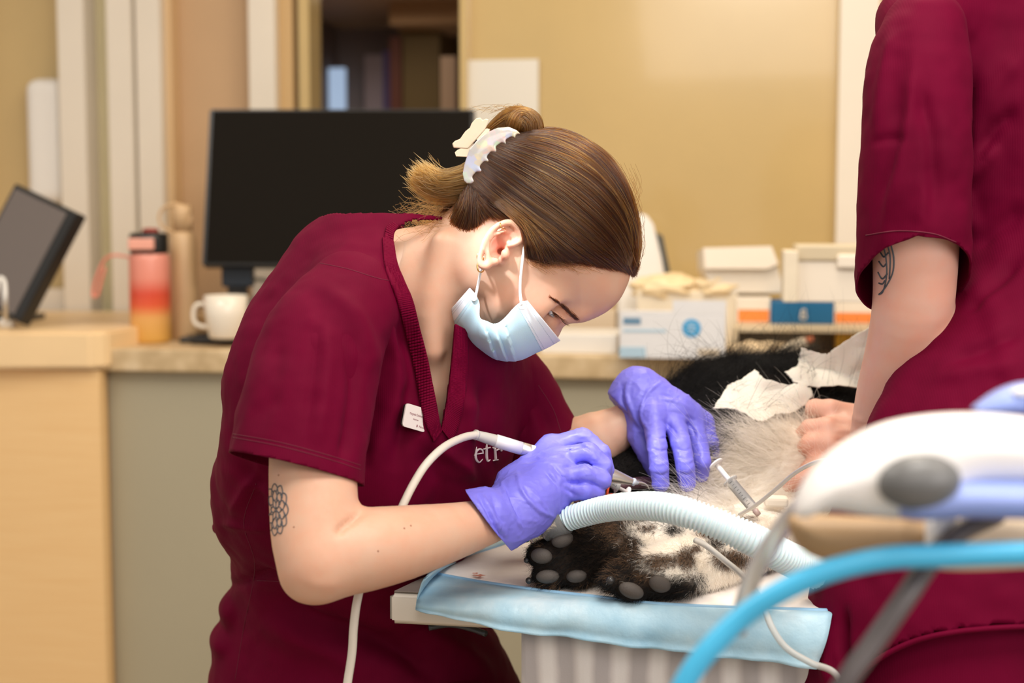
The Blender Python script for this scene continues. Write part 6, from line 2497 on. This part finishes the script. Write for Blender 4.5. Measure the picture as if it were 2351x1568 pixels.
# open mouth: lip, gum and teeth beside the hose
m_gum = mat('dark_pink_gum', (0.10, 0.045, 0.055, 1), 0.3, noise=0.4, nscale=120)
tube('gum', [C(1405, 1120, 1.553), C(1440, 1112, 1.556), C(1480, 1108, 1.560), C(1500, 1112, 1.566)], [0.004, 0.006, 0.007, 0.004], m_gum, dog, 10, 24, cam=True)
tube('gum', [C(1320, 1160, 1.545), C(1360, 1148, 1.548), C(1400, 1146, 1.552), C(1450, 1142, 1.56)], [0.005, 0.007, 0.007, 0.005], m_gum, dog, 10, 24, cam=True)
for i in range(7):
    u = 1335 + i * 15
    tube('tooth', [C(u, 1150 - i * 1.6, 1.541), C(u + 2, 1140 - i * 1.6, 1.540)], [0.0028, 0.0012], mat('ivory_tooth', (0.30, 0.24, 0.22, 1), 0.3), dog, 8, cam=True)
# ------------------------------------------------------------------ scaler handpiece and its cord
hp = thing('handpiece', 'white and silver dental scaler handpiece held in the vet\'s gloved right hand', 'handpiece', W(HP0))
m_hpw = mat('white_handpiece_plastic', (0.78, 0.77, 0.78, 1), 0.3)
m_chrome = mat('satin_steel', (0.80, 0.78, 0.75, 1), 0.38, 1.0)
ha = HP1 - HP0
hl = np.linalg.norm(ha)
ha /= hl


def at_h(s):
    return HP0 + ha * s


kp = 1.455 / FP
lathe('barrel', [(0.0, 0), (13 * kp, 0.0003), (15.5 * kp, 0.002), (15.2 * kp, 0.030)], HP0, ha, m_hpw, hp, 32, cam=True)
lathe('metal_ring', [(15.0 * kp, 0.0295), (15.4 * kp, 0.030), (15.4 * kp, 0.0385), (15.0 * kp, 0.039)], HP0, ha, m_chrome, hp, 32, cam=True)
lathe('grip', [(14.8 * kp, 0.0385), (15.2 * kp, 0.039), (16 * kp, 0.06), (18 * kp, 0.09), (22 * kp, 0.114), (22 * kp, 0.1165)], HP0, ha, m_hpw, hp, 32, cam=True)
lathe('tip_cone', [(21.5 * kp, 0.116), (22.5 * kp, 0.118), (20 * kp, 0.126), (8.5 * kp, hl - 0.001), (7.5 * kp, hl)], HP0, ha, m_chrome, hp, 32, cam=True)
lathe('tip_collar', [(8.5 * kp, hl - 0.001), (9.5 * kp, hl), (9.5 * kp, hl + 0.002), (6 * kp, hl + 0.003), (4 * kp, hl + 0.006)], HP0, ha, mat('clear_white_plastic', (0.72, 0.78, 0.9, 1), 0.2, Transmission_Weight=0.4), hp, 24, cam=True)
tube('scaler_tip', [at_h(hl + 0.004), C(1476, 1109, 1.495), C(1486, 1115, 1.497), C(1491, 1124, 1.498)], [0.0016, 0.0011, 0.0008, 0.0003], m_chrome, hp, 8, 20, cam=True)
c0 = C(1091, 998, 1.440)
m_cord = mat('grey_rubber_cord', rgb(212, 204, 192), 0.5)
tube('strain_relief', [c0, c0 * 0.5 + HP0 * 0.5, HP0 + ha * 0.001], [0.0046, 0.0056, 0.0062], mat('grey_rubber_sleeve', rgb(196, 192, 184), 0.45), hp, 20, 12, cam=True)
lathe('collar', [(0.0030, -0.001), (0.0052, -0.001), (0.0055, 0.001), (0.0048, 0.003)], c0, (HP0 - c0), mat('grey_rubber_sleeve', (0.5, 0.5, 0.5, 1)), hp, 20, cam=True)
cord = [c0 + np.array([0.001, 0, 0]), C(1062, 1005, 1.420), C(1020, 1026, 1.385), C(980, 1064, 1.362), C(950, 1110, 1.352), C(925, 1160, 1.345), C(905, 1205, 1.342), C(870, 1265, 1.338),
        C(836, 1325, 1.325), C(820, 1380, 1.315), C(812, 1440, 1.312), C(808, 1500, 1.312), C(796, 1580, 1.312), C(780, 1700, 1.31)]
tube('cord', cord, 0.0040, m_cord, hp, 14, 140, cam=True, label='pale grey rubber cord')

# ------------------------------------------------------------------ breathing hose
hs = thing('breathing_hose', 'pale blue corrugated breathing hose arching over the dog\'s paws', 'hose', WP(1300, 1200, 1.43))
m_hose = bpy.data.materials.new('translucent_blue_hose')
t = NT(m_hose)
t.b.inputs['Base Color'].default_value = (0.72, 0.87, 0.94, 1)
t.b.inputs['Roughness'].default_value = 0.28
t.b.inputs['Transmission Weight'].default_value = 0.12
t.b.inputs['Subsurface Weight'].default_value = 0.25
t.b.inputs['Subsurface Scale'].default_value = 0.006
t.b.inputs['IOR'].default_value = 1.15
hpth = [C(1286, 1198, 1.425), C(1330, 1183, 1.415), C(1390, 1168, 1.395), C(1450, 1162, 1.365), C(1520, 1164, 1.335), C(1603, 1186, 1.315), C(1730, 1240, 1.31), C(1815, 1285, 1.335), C(1905, 1322, 1.405), C(2000, 1362, 1.50), C(2110, 1400, 1.58), C(2280, 1430, 1.66), C(2420, 1440, 1.74)]
X = catmull(hpth, 1200)
ds = np.concatenate([[0], np.cumsum(np.linalg.norm(np.diff(X, axis=0), axis=1))])
Lh = ds[-1]
Xs = np.stack([np.interp(np.linspace(0, Lh, 1200), ds, X[:, i]) for i in range(3)], 1)
rad = np.interp(np.linspace(0, 1, 1200), [0, 0.24, 0.46, 1], [0.0112, 0.0140, 0.0165, 0.0168]) + 0.0013 * np.sin(np.linspace(0, Lh, 1200) * 2 * PI / 0.0041)
cp = np.linspace(0, 1, 1200)
rad = np.where(np.abs(cp - 0.40) < 0.005, 0.0182, rad)
V, F = tube_geo(Xs, rad, 28, False)
o = mesh_obj('corrugated_tube', V, F, m_hose, hs, cam=True)
m_clear = bpy.data.materials.new('clear_plastic')
t = NT(m_clear)
t.b.inputs['Base Color'].default_value = (0.86, 0.88, 0.90, 1)
t.b.inputs['Roughness'].default_value = 0.12
t.b.inputs['Transmission Weight'].default_value = 0.85
t.b.inputs['IOR'].default_value = 1.12
a_, b_ = C(1247, 1217, 1.432), C(1290, 1196, 1.424)
lathe('connector', [(0.0112, 0), (0.0128, 0.001), (0.0132, 0.008), (0.0146, 0.010), (0.0146, np.linalg.norm(b_ - a_) + 0.004)], a_, b_ - a_, m_clear, hs, 28, cam=True, label='clear plastic connector')
a_, b_ = C(1216, 1228, 1.436), C(1250, 1215, 1.431)
lathe('mask_port', [(0.0095, 0), (0.0098, 0.002), (0.0085, 0.012), (0.0105, np.linalg.norm(b_ - a_))], a_, b_ - a_, m_clear, hs, 28, cam=True, label='clear tapered port')
a_, b_ = C(1174, 1244, 1.438), C(1207, 1230, 1.436)
lv2 = np.linalg.norm(b_ - a_)
fit = thing('hose_fitting', 'small brass-coloured ribbed fitting lying under the gloved wrist', 'fitting', W(a_))
m_brass = mat('clear_amber_fitting', (0.62, 0.52, 0.34, 1), 0.2, 0.6)
lathe('ribbed_body', [(0.002, 0), (0.0032, 0.004), (0.0040, 0.006), (0.0036, 0.007), (0.0052, 0.009), (0.0048, 0.010), (0.0066, 0.012), (0.0062, 0.0135), (0.0068, lv2 - 0.001), (0.006, lv2)], a_, b_ - a_, m_brass, fit, 24, cam=True)
lathe('teal_ring', [(0.0066, lv2 - 0.0008), (0.0070, lv2), (0.0066, lv2 + 0.0012)], a_, b_ - a_, mat('teal_plastic', rgb(70, 150, 140), 0.4), fit, 24, cam=True, label='teal end ring')


# ------------------------------------------------------------------ syringes, gauze, lines
m_syr = bpy.data.materials.new('syringe_plastic')
t = NT(m_syr)
t.b.inputs['Base Color'].default_value = (0.98, 0.97, 0.96, 1)
t.b.inputs['Roughness'].default_value = 0.1
t.b.inputs['Transmission Weight'].default_value = 0.6
t.b.inputs['IOR'].default_value = 1.15
m_plunger = mat('milky_plastic', (0.78, 0.74, 0.72, 1), 0.35)
m_rubber = mat('black_rubber', (0.015, 0.015, 0.017, 1), 0.5)


def syringe(label, top, tip, r, pull, tipm, scale_side=(0, -1, 0)):
    top, tip = np.asarray(top), np.asarray(tip)
    L = np.linalg.norm(tip - top)
    a = (tip - top) / L
    s = thing('syringe', label, 'syringe', W(tip))
    lathe('thumb_rest', [(0, 0), (r * 1.45, 0), (r * 1.5, 0.0008), (r * 1.45, 0.0018), (0, 0.002)], top, a, m_plunger, s, 28, cam=True)
    lathe('plunger', [(r * 0.45, 0.0015), (r * 0.45, L * pull), (r * 0.80, L * pull + 0.001)], top, a, m_plunger, s, 12, cam=True)
    lathe('stopper', [(r * 0.4, L * pull), (r * 0.86, L * pull + 0.0005), (r * 0.86, L * pull + 0.005), (r * 0.3, L * pull + 0.0075), (0, L * pull + 0.008)], top, a, m_rubber, s, 24, cam=True)
    b0 = L * 0.34
    lathe('barrel', [(r * 1.5, b0), (r * 1.5, b0 + 0.0012), (r, b0 + 0.0016), (r, L * 0.86), (r * 0.4, L * 0.89), (r * 0.36, L * 0.95)], top, a, m_syr, s, 28, cam=True)
    lathe('hub', [(r * 0.42, L * 0.90), (r * 0.6, L * 0.92), (r * 0.5, L), (0, L)], top, a, tipm, s, 20, cam=True)
    e = np.cross(a, np.asarray(scale_side, dtype=float))
    e /= np.linalg.norm(e)
    n = np.cross(e, a)
    if n[1] > 0:
        n = -n
    mk = []
    for i in range(9):
        q = top + a * (b0 + 0.004 + (L * 0.86 - b0 - 0.008) * i / 8) + n * (r * 1.01)
        w_ = r * (0.45 if i % 2 else 0.75)
        mk.append(tube_geo([q - e * w_ * 0.2, q + e * w_ * 0.6], 0.00022, 5))
    V, F, M = join_geo(mk)
    mesh_obj('scale', V, F, m_rubber, s, cam=True)
    return s


syringe('clear syringe with black stopper standing in the dog\'s white chest fur', C(1643, 1064, 1.535), C(1742, 1182, 1.500), 0.0058, 0.60, mat('pinkish_hub', (0.75, 0.55, 0.50, 1), 0.3, Transmission_Weight=0.4))
syringe('small syringe lying by the dog\'s mouth under the handpiece', C(1442, 1131, 1.525), C(1372, 1094, 1.515), 0.0042, 0.42, m_plunger)
rt = tube('tube_tie', [C(1397, 1118, 1.512), C(1394, 1132, 1.511), C(1393, 1146, 1.512), C(1398, 1138, 1.508), C(1406, 1136, 1.508), C(1407, 1146, 1.510)], 0.0014, mat('orange_red_tie', (0.8, 0.10, 0.03, 1), 0.4), None, 8, 40, cam=True)
tag(rt, 'tiny orange-red looped tie beside the small syringe at the dog\'s mouth', 'tie')

m_gauze = bpy.data.materials.new('white_gauze')
t = NT(m_gauze)
t.b.inputs['Base Color'].default_value = (0.76, 0.72, 0.65, 1)
t.b.inputs['Roughness'].default_value = 0.9
t.b.inputs['Subsurface Weight'].default_value = 0.1
t.b.inputs['Subsurface Scale'].default_value = 0.004
vo = t.new('ShaderNodeTexVoronoi')
vo.inputs['Scale'].default_value = 620
t.link(t.coord('Object'), vo.inputs['Vector'])
t.bump(vo.outputs['Distance'], 0.35, 0.0006)


def gauze(label, outline, c, dfun, seed):
    B_ = np.array(outline, dtype=float)
    Bs = np.vstack([B_, B_[:1]])
    per = []
    for i in range(len(B_)):
        for q in np.linspace(0, 1, 9)[:-1]:
            per.append(Bs[i] * (1 - q) + Bs[i + 1] * q)
    per = np.array(per)
    per[:] = per + np.random.default_rng(seed).normal(0, 0.9, per.shape)
    n = len(per)
    rows = []
    K = 26
    for k in range(K + 1):
        tt = k / K
        uv = np.array(c) * (1 - tt) + per * tt
        rows.append(uv)
    U_ = np.array(rows).reshape(-1, 2)
    d = np.array([dfun(u, v) for u, v in U_])
    P = np.stack([(U_[:, 0] - CU) * d / FP, d, (CV - U_[:, 1]) * d / FP], 1)
    A = P.reshape(K + 1, n, 3)
    for _ in range(5):
        A[1:-1] = 0.5 * A[1:-1] + 0.125 * (A[:-2] + A[2:] + np.roll(A, 1, 1)[1:-1] + np.roll(A, -1, 1)[1:-1])
    P = A.reshape(-1, 3)
    P[:, 1] += 0.005 * vnoise(P, 30, seed) + 0.0022 * (crumple(P, 45, seed + 1) - 0.4)
    F = [(k * n + i, k * n + (i + 1) % n, (k + 1) * n + (i + 1) % n, (k + 1) * n + i) for k in range(K) for i in range(n)]
    o = mesh_obj('gauze', P, F, m_gauze, None, cam=True)
    solidify(o, 0.0012, 0)
    tag(o, label, 'gauze', 'gauze swabs on the dog')
    return o


def on_dog(lift, fallback):
    def f(u, v):
        p = cast(dog_bvh, u, v, 0)
        d = p[1] - lift if p is not None else fallback
        return min(d, fallback)
    return f


gauze('white gauze swab lying flat on the dog\'s black neck fur', [(1637, 938), (1662, 900), (1672, 884), (1702, 872), (1733, 848), (1752, 868), (1790, 880), (1815, 884), (1838, 878), (1862, 892), (1868, 908), (1848, 930), (1822, 948), (1780, 952), (1752, 968), (1730, 964), (1708, 948), (1680, 938)], (1750, 912), on_dog(0.030, 1.70), 4)
gauze('white gauze swab standing up behind the other person\'s bare arm', [(1804, 855), (1818, 846), (1832, 842), (1841, 798), (1870, 808), (1898, 814), (1930, 792), (1965, 768), (2012, 742), (2012, 800), (1998, 860), (1975, 892), (1930, 884), (1880, 890), (1850, 886), (1822, 876)], (1910, 850), on_dog(0.026, 1.72), 8)

m_line = bpy.data.materials.new('clear_tubing')
t = NT(m_line)
t.b.inputs['Base Color'].default_value = (0.84, 0.83, 0.80, 1)
t.b.inputs['Roughness'].default_value = 0.2
t.b.inputs['Transmission Weight'].default_value = 0.55
t.b.inputs['IOR'].default_value = 1.12
o = tube('drip_line', [C(2110, 1095, 0.82), C(2050, 1075, 0.95), C(1990, 1056, 1.12), C(1915, 1054, 1.26), C(1870, 1062, 1.33), C(1825, 1086, 1.39), C(1780, 1124, 1.43), C(1735, 1160, 1.46), C(1698, 1182, 1.485)], 0.0021, mat('white_tubing', (0.80, 0.76, 0.70, 1), 0.3, Transmission_Weight=0.2), None, 10, 80, cam=True)
tag(o, 'thin white drip line running from the equipment to the dog\'s leg', 'tube')
o = tube('clear_tube', [C(1596, 1240, 1.385), C(1620, 1252, 1.375), C(1665, 1288, 1.35), C(1712, 1328, 1.325), C(1748, 1380, 1.295), C(1772, 1440, 1.278), C(1806, 1488, 1.27), (C(1862, 1522, 1.265)), C(1920, 1550, 1.26), C(1950, 1640, 1.26)], 0.0030, m_line, None, 10, 100, cam=True)
tag(o, 'thin clear tube crossing the near foreleg and hanging down over the pad', 'tube')
tp = box('adhesive_tape', W(C(1756, 1166, 1.53)), AX[0] * 0.026 + AX[2] * -0.001, AX[1] * 0.012 + AX[2] * 0.003, AX[2] * 0.011, mat('white_tape', (0.82, 0.74, 0.62, 1), 0.8), None, 0.003)
tag(tp, 'short white adhesive tape band on the dog\'s leg beside the syringe', 'tape')
# ------------------------------------------------------------------ second person, standing at the right
ast = thing('person', 'person in burgundy scrubs standing at right, bare tattooed arm reaching down to the dog', 'person', WP(2380, 1560, 1.40) * np.array([1, 1, 0]))
av = Vol((C(1770, 0, 1.6)[0], 1.22, C(0, 1260, 1.5)[2]), (C(2700, 0, 1.4)[0], 1.80, C(0, -260, 1.4)[2]), 0.0030)
AT = [(C(2470, -200, 1.50), 0.12, 0.10, 0), (C(2440, 0, 1.50), 0.165, 0.105, 0), (C(2465, 250, 1.49), 0.145, 0.115, 0), (C(2490, 500, 1.48), 0.140, 0.115, 0), (C(2480, 700, 1.46), 0.140, 0.115, 0), (C(2440, 850, 1.43), 0.150, 0.118, 0), (C(2390, 990, 1.41), 0.164, 0.12, 0), (C(2360, 1200, 1.40), 0.186, 0.13, 0)]
av.eltube([(c, rx - 0.014, ry - 0.014, a) for c, rx, ry, a in AT], 0, 20)
AA = [(C(2400, -100, 1.50), 0.05), (C(2260, -50, 1.47), 0.035), (C(2160, 25, 1.42), 0.022), (C(2116, 120, 1.388), 0.028), (C(2114, 330, 1.388), 0.034), (C(2104, 500, 1.385), 0.041), (C(2098, 680, 1.405), 0.0395), (C(2080, 790, 1.435), 0.0385), (C(2045, 900, 1.475), 0.0345), (C(2014, 1000, 1.515), 0.0285), (C(1990, 1090, 1.55), 0.024)]
av.chain([p for p, r in AA], [r for p, r in AA], 0.02, res=40)
# the far arm's hand resting on the dog's chest
gvv = av
K0 = [C(1906, 944, 1.640), C(1898, 985, 1.612), C(1902, 1022, 1.600), C(1916, 1050, 1.597)]
WR = C(2010, 1000, 1.640)
for i in range(4):
    w = WR + (K0[i] - K0[1]) * 0.5
    gvv.chain([w, w * 0.4 + K0[i] * 0.6, K0[i]], [0.019, 0.017, 0.0135], 0.016)
TI = [[C(1872, 938, 1.655), C(1862, 958, 1.665)], [C(1860, 985, 1.618), C(1840, 1000, 1.632)], [C(1860, 1020, 1.603), C(1836, 1040, 1.618)], [C(1876, 1062, 1.596), C(1842, 1088, 1.602)]]
for i in range(4):
    gvv.chain([K0[i], TI[i][0]], [0.0125, 0.0115], 0.006)
    gvv.chain([TI[i][0], TI[i][1]], [0.0113, 0.0095], 0.003)
gvv.chain([C(1960, 1055, 1.60), C(1890, 1082, 1.588), C(1835, 1104, 1.588), C(1808, 1118, 1.592)], [0.018, 0.0135, 0.0115, 0.0085], 0.010)
gvv.chain([WR, C(2160, 985, 1.62), C(2330, 880, 1.54), C(2400, 760, 1.47)], [0.028, 0.032, 0.036, 0.04], 0.02)
GV2, GF2 = gvv.mesh()
GV2 = relax(GV2, GF2, 1)
N = vnormals(GV2, GF2)
GV2 = folds_uv(GV2, N, [([(1930, 945), (1960, 960), (1990, 970)], 0.0016, 7), ([(1910, 990), (1950, 990), (1985, 995)], 0.0018, 7), ([(1915, 965), (1945, 975)], -0.0016, 6), ([(1915, 1010), (1950, 1015)], -0.0016, 6), ([(1880, 975), (1880, 992)], -0.001, 3)], 1.0)
ab = bvh_of(GV2, GF2)
parts = [(GV2, GF2, 0)]
feather = [[(2026, 556), (2034, 590), (2036, 630), (2028, 668), (2018, 676)], [(2044, 556), (2052, 590), (2050, 625), (2036, 655), (2020, 676)], [(2036, 556), (2044, 590), (2042, 640)],
           [(2018, 600), (2028, 612), (2036, 604)], [(2016, 625), (2026, 640), (2038, 628)], [(2018, 650), (2026, 652), (2032, 644)], [(2022, 580), (2030, 590), (2040, 580)]]
parts += [(v, f, 1) for v, f in ink_lines(ab, feather, 0.0009)]
V, F, M = join_geo(parts)
mesh_obj('body', V, F, [m_skin2, m_ink], ast, cam=True, fmat=M)

tv = Vol((C(1840, 0, 1.2)[0], 1.18, C(0, 1640, 1.4)[2]), (C(2780, 0, 1.4)[0], 1.72, C(0, -260, 1.4)[2]), 0.0046)
AT2 = AT + [(C(2345, 1290, 1.395), 0.198, 0.135, 0), (C(2335, 1440, 1.39), 0.205, 0.138, 0), (C(2330, 1600, 1.39), 0.214, 0.14, 0)]
tv.eltube(AT2, 0, 30)
AS = [(C(2120, 70, 1.385), 0.040, 0.05, 0), (C(2108, 170, 1.375), 0.050, 0.055, 0), (C(2103, 330, 1.37), 0.0515, 0.056, 0), (C(2098, 470, 1.378), 0.053, 0.058, 0), (C(2097, 590, 1.388), 0.0545, 0.060, 0), (C(2096, 680, 1.395), 0.0545, 0.060, 0)]
tv.eltube([(c, rx - 0.005, ry - 0.005, a) for c, rx, ry, a in AS[:2]] + [(C(2130, 250, 1.38), 0.035, 0.04, 0)], 0.04, 8)
tv.chain([C(2100, 40, 1.42), C(2260, -60, 1.47)], [0.035, 0.06], 0.04)
tv.chain([C(2180, 40, 1.44), C(2225, 230, 1.455), C(2235, 420, 1.46)], [0.034, 0.034, 0.03], 0.03)
V, F = tv.mesh()
RFO = [([(2240, 170), (2215, 260), (2210, 360), (2215, 450)], -0.018, 14), ([(2290, 330), (2240, 390), (2205, 420)], 0.012, 18), ([(2200, 400), (2225, 470), (2240, 540)], 0.008, 14),
       ([(2351, 470), (2290, 520), (2230, 580)], -0.007, 18), ([(2351, 580), (2270, 660), (2210, 720)], -0.008, 16), ([(2340, 250), (2280, 300), (2240, 400)], -0.008, 16),
       ([(2351, 760), (2260, 800), (2180, 830)], -0.006, 16), ([(2351, 840), (2240, 850), (2140, 870)], 0.004, 18), ([(2230, 620), (2290, 740), (2330, 900)], 0.004, 30),
       ([(2351, 120), (2290, 190), (2255, 260)], 0.006, 22), ([(1940, 1400), (1936, 1480), (1950, 1568)], -0.014, 9), ([(1905, 1420), (1896, 1500), (1900, 1568)], 0.006, 12)]
V = drape(V, F, RFO, 1.3)
Vt = V
# curved lower hem
hemc = catmull([(1880, 1700), (1960, 1568), (2020, 1512), (2100, 1472), (2200, 1450), (2320, 1440), (2420, 1440), (2520, 1445), (2640, 1470), (2800, 1600)], 60)
U = np.stack([CU + V[:, 0] / V[:, 1] * FP, CV - V[:, 2] / V[:, 1] * FP], 1)
hv_ = np.interp(U[:, 0], hemc[:, 0], hemc[:, 1])
keepv = U[:, 1] < hv_
F2 = F[keepv[F].all(1)]
top2 = mesh_obj('scrub_top', V, F2, m_scrub, ast, cam=True)
solidify(top2, 0.002)
sb2 = bvh_of(V, F)
wv_ = Vol((C(1950, 0, 1.3)[0], 1.28, C(0, 720, 1.4)[2]), (C(2260, 0, 1.4)[0], 1.50, C(0, -60, 1.4)[2]), 0.0036)
wv_.eltube(AS, 0, 22)
A_, G_ = wv_.mesh()
A_ = drape(A_, G_, [([(2100, 100), (2090, 260), (2060, 420), (2020, 580)], 0.006, 16), ([(2050, 60), (2030, 160), (2010, 330)], 0.004, 14), ([(2110, 200), (2140, 320), (2150, 500)], -0.006, 18), ([(2000, 330), (2040, 318), (2080, 322)], -0.003, 8), ([(2060, 180), (2050, 340), (2020, 480)], -0.004, 14), ([(2130, 420), (2110, 520), (2090, 580)], 0.004, 14)], 1.2)
a, b_ = C(1981, 572, 1.34), C(2200, 580, 1.34)
n = np.cross(b_ - a, np.array([0, 1.0, -0.55]))
n /= np.linalg.norm(n)
A_, G_ = cut_plane(A_, G_, (a + b_) / 2 + np.array([0, 0, 0.004]), n if n[2] < 0 else -n)
solidify(mesh_obj('sleeve', A_, G_, m_scrub, top2, cam=True), 0.002)
sv2 = join_geo([(V, F), (A_, G_)])
sb3 = bvh_of(sv2[0], sv2[1])
for L in ([(1988, 540), (2060, 530), (2140, 536), (2195, 556)],):
    seam('seam', L, top2, sb3, 0.0006)
# welt along the hem
wl_ = [cast(sb2, u, v, 0.0006) for u, v in hemc[4:52]]
wl_ = np.array([p for p in wl_ if p is not None])
if len(wl_) > 4:
    tube('hem', wl_, 0.0026, m_scrub, top2, 8, 90, cam=True)
# trousers down to the floor
lv3 = Vol((C(1800, 0, 1.2)[0], 1.15, C(0, 2050, 1.39)[2]), (C(2900, 0, 1.4)[0], 1.70, C(0, 1360, 1.4)[2]), 0.007)
lv3.eltube([(C(2335, 1440, 1.39), 0.176, 0.124, 0), (C(2325, 1600, 1.39), 0.190, 0.130, 0), (C(2325, 1780, 1.39), 0.19, 0.13, 0)], 0, 8)
lv3.chain([C(2150, 1780, 1.385), C(2170, 2000, 1.385)], [0.095, 0.085], 0.04)
lv3.chain([C(2520, 1780, 1.395), C(2500, 2000, 1.395)], [0.095, 0.085], 0.04)
V, F = lv3.mesh()
mesh_obj('scrub_trousers', relax(V, F, 2), F, m_scrub, ast, cam=True)
for kn in (C(2170, 2000, 1.385), C(2500, 2000, 1.395)):
    k0 = W(kn)
    tube('trouser_leg', [k0 + np.array([0, 0, 0.05]), (k0[0], k0[1], 0.35), (k0[0], k0[1] + 0.01, 0.06)], [0.083, 0.068, 0.07], m_scrub, ast, 20, 14)
    box('shoe', (k0[0] - 0.05, k0[1] - 0.12, 0.0), (0.1, 0, 0), (0, 0.25, 0), (0, 0, 0.08), m_white, ast, 0.03, 4)

# ------------------------------------------------------------------ equipment in the foreground
m_shell = mat('glossy_white_shell', (0.90, 0.88, 0.86, 1), 0.3)
m_lav = mat('lavender_blue_plastic', (0.27, 0.36, 0.75, 1), 0.35)
m_knob = mat('grey_soft_knob', (0.13, 0.13, 0.13, 1), 0.4)
eq = thing('anaesthesia_device', 'white curved device with grey oval knob and blue base in the near foreground', 'device', WP(2150, 1200, 0.80))
ED = 0.80


def inflate_obj(name, pts, d, R, w, m, parent, h, label=None, sm=None, shift=0.0):
    P = np.array([(C(u, v, d)[0], C(u, v, d)[2]) for u, v in pts])
    if sm:
        P = smooth_poly(P, sm)
    v = Vol((P[:, 0].min() - 0.006, d - w - 0.01, P[:, 1].min() - 0.006), (P[:, 0].max() + 0.006, d + w + 0.01, P[:, 1].max() + 0.006), h)
    v.inflate(P, d, R, w)
    V, F = v.mesh()
    return mesh_obj(name, relax(V, F, 1), F, m, parent, cam=True, label=label)


inflate_obj('shell', [(1822, 1182), (1832, 1130), (1868, 1072), (1930, 1018), (2020, 972), (2130, 950), (2260, 946), (2420, 962), (2600, 990), (2600, 1130), (2420, 1120), (2240, 1118), (2180, 1150), (2080, 1190), (1990, 1186), (1900, 1172), (1850, 1190)], ED, 0.022, 0.026, m_shell, eq, 0.0021, sm=90)
inflate_obj('base', [(2040, 1130), (2080, 1095), (2180, 1086), (2400, 1092), (2600, 1100), (2600, 1205), (2400, 1196), (2210, 1192), (2090, 1196), (2046, 1176)], ED - 0.006, 0.012, 0.028, m_lav, eq, 0.0021, 'lavender blue base', sm=60)
kn_ = Vol(C(2110, 1106, ED - 0.034) - 0.034, C(2110, 1106, ED - 0.034) + 0.034, 0.0013)
kn_.ell(C(2110, 1106, ED - 0.026), (0.0225, 0.016, 0.0150), 0.0, [[0.99, 0, 0.10], [0, 1, 0], [-0.10, 0, 0.99]])
V, F = kn_.mesh()
mesh_obj('knob', V, F, m_knob, eq, cam=True, label='grey oval knob')
inflate_obj('dome', [(2236, 946), (2256, 915), (2300, 888), (2351, 874), (2440, 872), (2520, 900), (2540, 950), (2400, 956)], ED + 0.02, 0.014, 0.02, m_lav, eq, 0.0021, 'lavender blue dome', sm=50)
inflate_obj('dome_highlight', [(2308, 905), (2330, 888), (2380, 878), (2440, 882), (2450, 908), (2380, 918)], ED + 0.006, 0.006, 0.012, m_shell, eq, 0.0016, 'white highlight shape on the dome', sm=40)  # solid white piece stands in for the glossy highlight on the dome
m_tan3 = mat('tan_underside', (0.42, 0.27, 0.14, 1), 0.5)
m_beige3 = mat('beige_moulded_plastic', (0.74, 0.60, 0.44, 1), 0.5)
inflate_obj('underside_panel', [(1806, 1196), (1830, 1178), (1960, 1182), (2140, 1196), (2150, 1240), (2130, 1296), (1990, 1300), (1880, 1286), (1826, 1250)], ED + 0.05, 0.012, 0.015, m_tan3, eq, 0.0021, 'tan underside panel', sm=50)  # tan panel below the white shell
inflate_obj('tray_front', [(2110, 1188), (2400, 1190), (2690, 1196), (2690, 1306), (2400, 1308), (2120, 1304)], ED + 0.055, 0.010, 0.014, m_beige3, eq, 0.0021, 'beige tray front', sm=40)
tube('post', [C(2160, 1180, ED + 0.03), C(2160, 1290, ED + 0.03)], 0.009, m_shell, eq, 20, cam=True)
st_e = W(C(2640, 1240, ED + 0.05))
tube('stand', [st_e, (st_e[0], st_e[1], 0.03)], 0.016, m_shell, eq, 20)
lathe('stand_base', [(0.14, 0), (0.14, 0.02), (0.03, 0.045), (0, 0.045)], (st_e[0], st_e[1], 0), EZ, m_dark, eq)
m_btube = bpy.data.materials.new('bright_blue_tubing')
t = NT(m_btube)
t.b.inputs['Base Color'].default_value = (0.07, 0.52, 0.86, 1)
t.b.inputs['Roughness'].default_value = 0.3
t.b.inputs['Transmission Weight'].default_value = 0.15
o = tube('blue_tube', [C(1540, 1640, 0.80), C(1572, 1568, 0.80), C(1620, 1500, 0.80), C(1700, 1420, 0.80), C(1790, 1360, 0.795), C(1900, 1312, 0.79), C(2030, 1282, 0.785), C(2160, 1276, 0.78), C(2280, 1272, 0.775), C(2420, 1270, 0.77), C(2520, 1280, 0.77)], 0.0066, m_btube, None, 16, 140, cam=True)
tag(o, 'bright blue tube sweeping across the lower right foreground', 'tube')
o = tube('grey_tube', [C(2290, 1180, 0.83), C(2200, 1225, 0.82), C(2135, 1290, 0.81), C(2080, 1370, 0.80), C(2010, 1470, 0.795), C(1945, 1560, 0.79), C(1900, 1640, 0.79)], 0.0062, mat('dark_grey_tubing', (0.085, 0.07, 0.072, 1), 0.4), None, 14, 90, cam=True)
tag(o, 'dark grey tube hanging diagonally in front of the standing person\'s scrubs', 'tube')
o = tube('clear_tube', [C(1850, 1150, 0.86), C(1812, 1190, 0.87), C(1768, 1252, 0.88), C(1730, 1320, 0.89), C(1706, 1390, 0.90), C(1694, 1450, 0.91)], 0.0058, m_line, None, 12, 70, cam=True)
tag(o, 'cloudy clear tube curving down from the white device to the hose', 'tube')
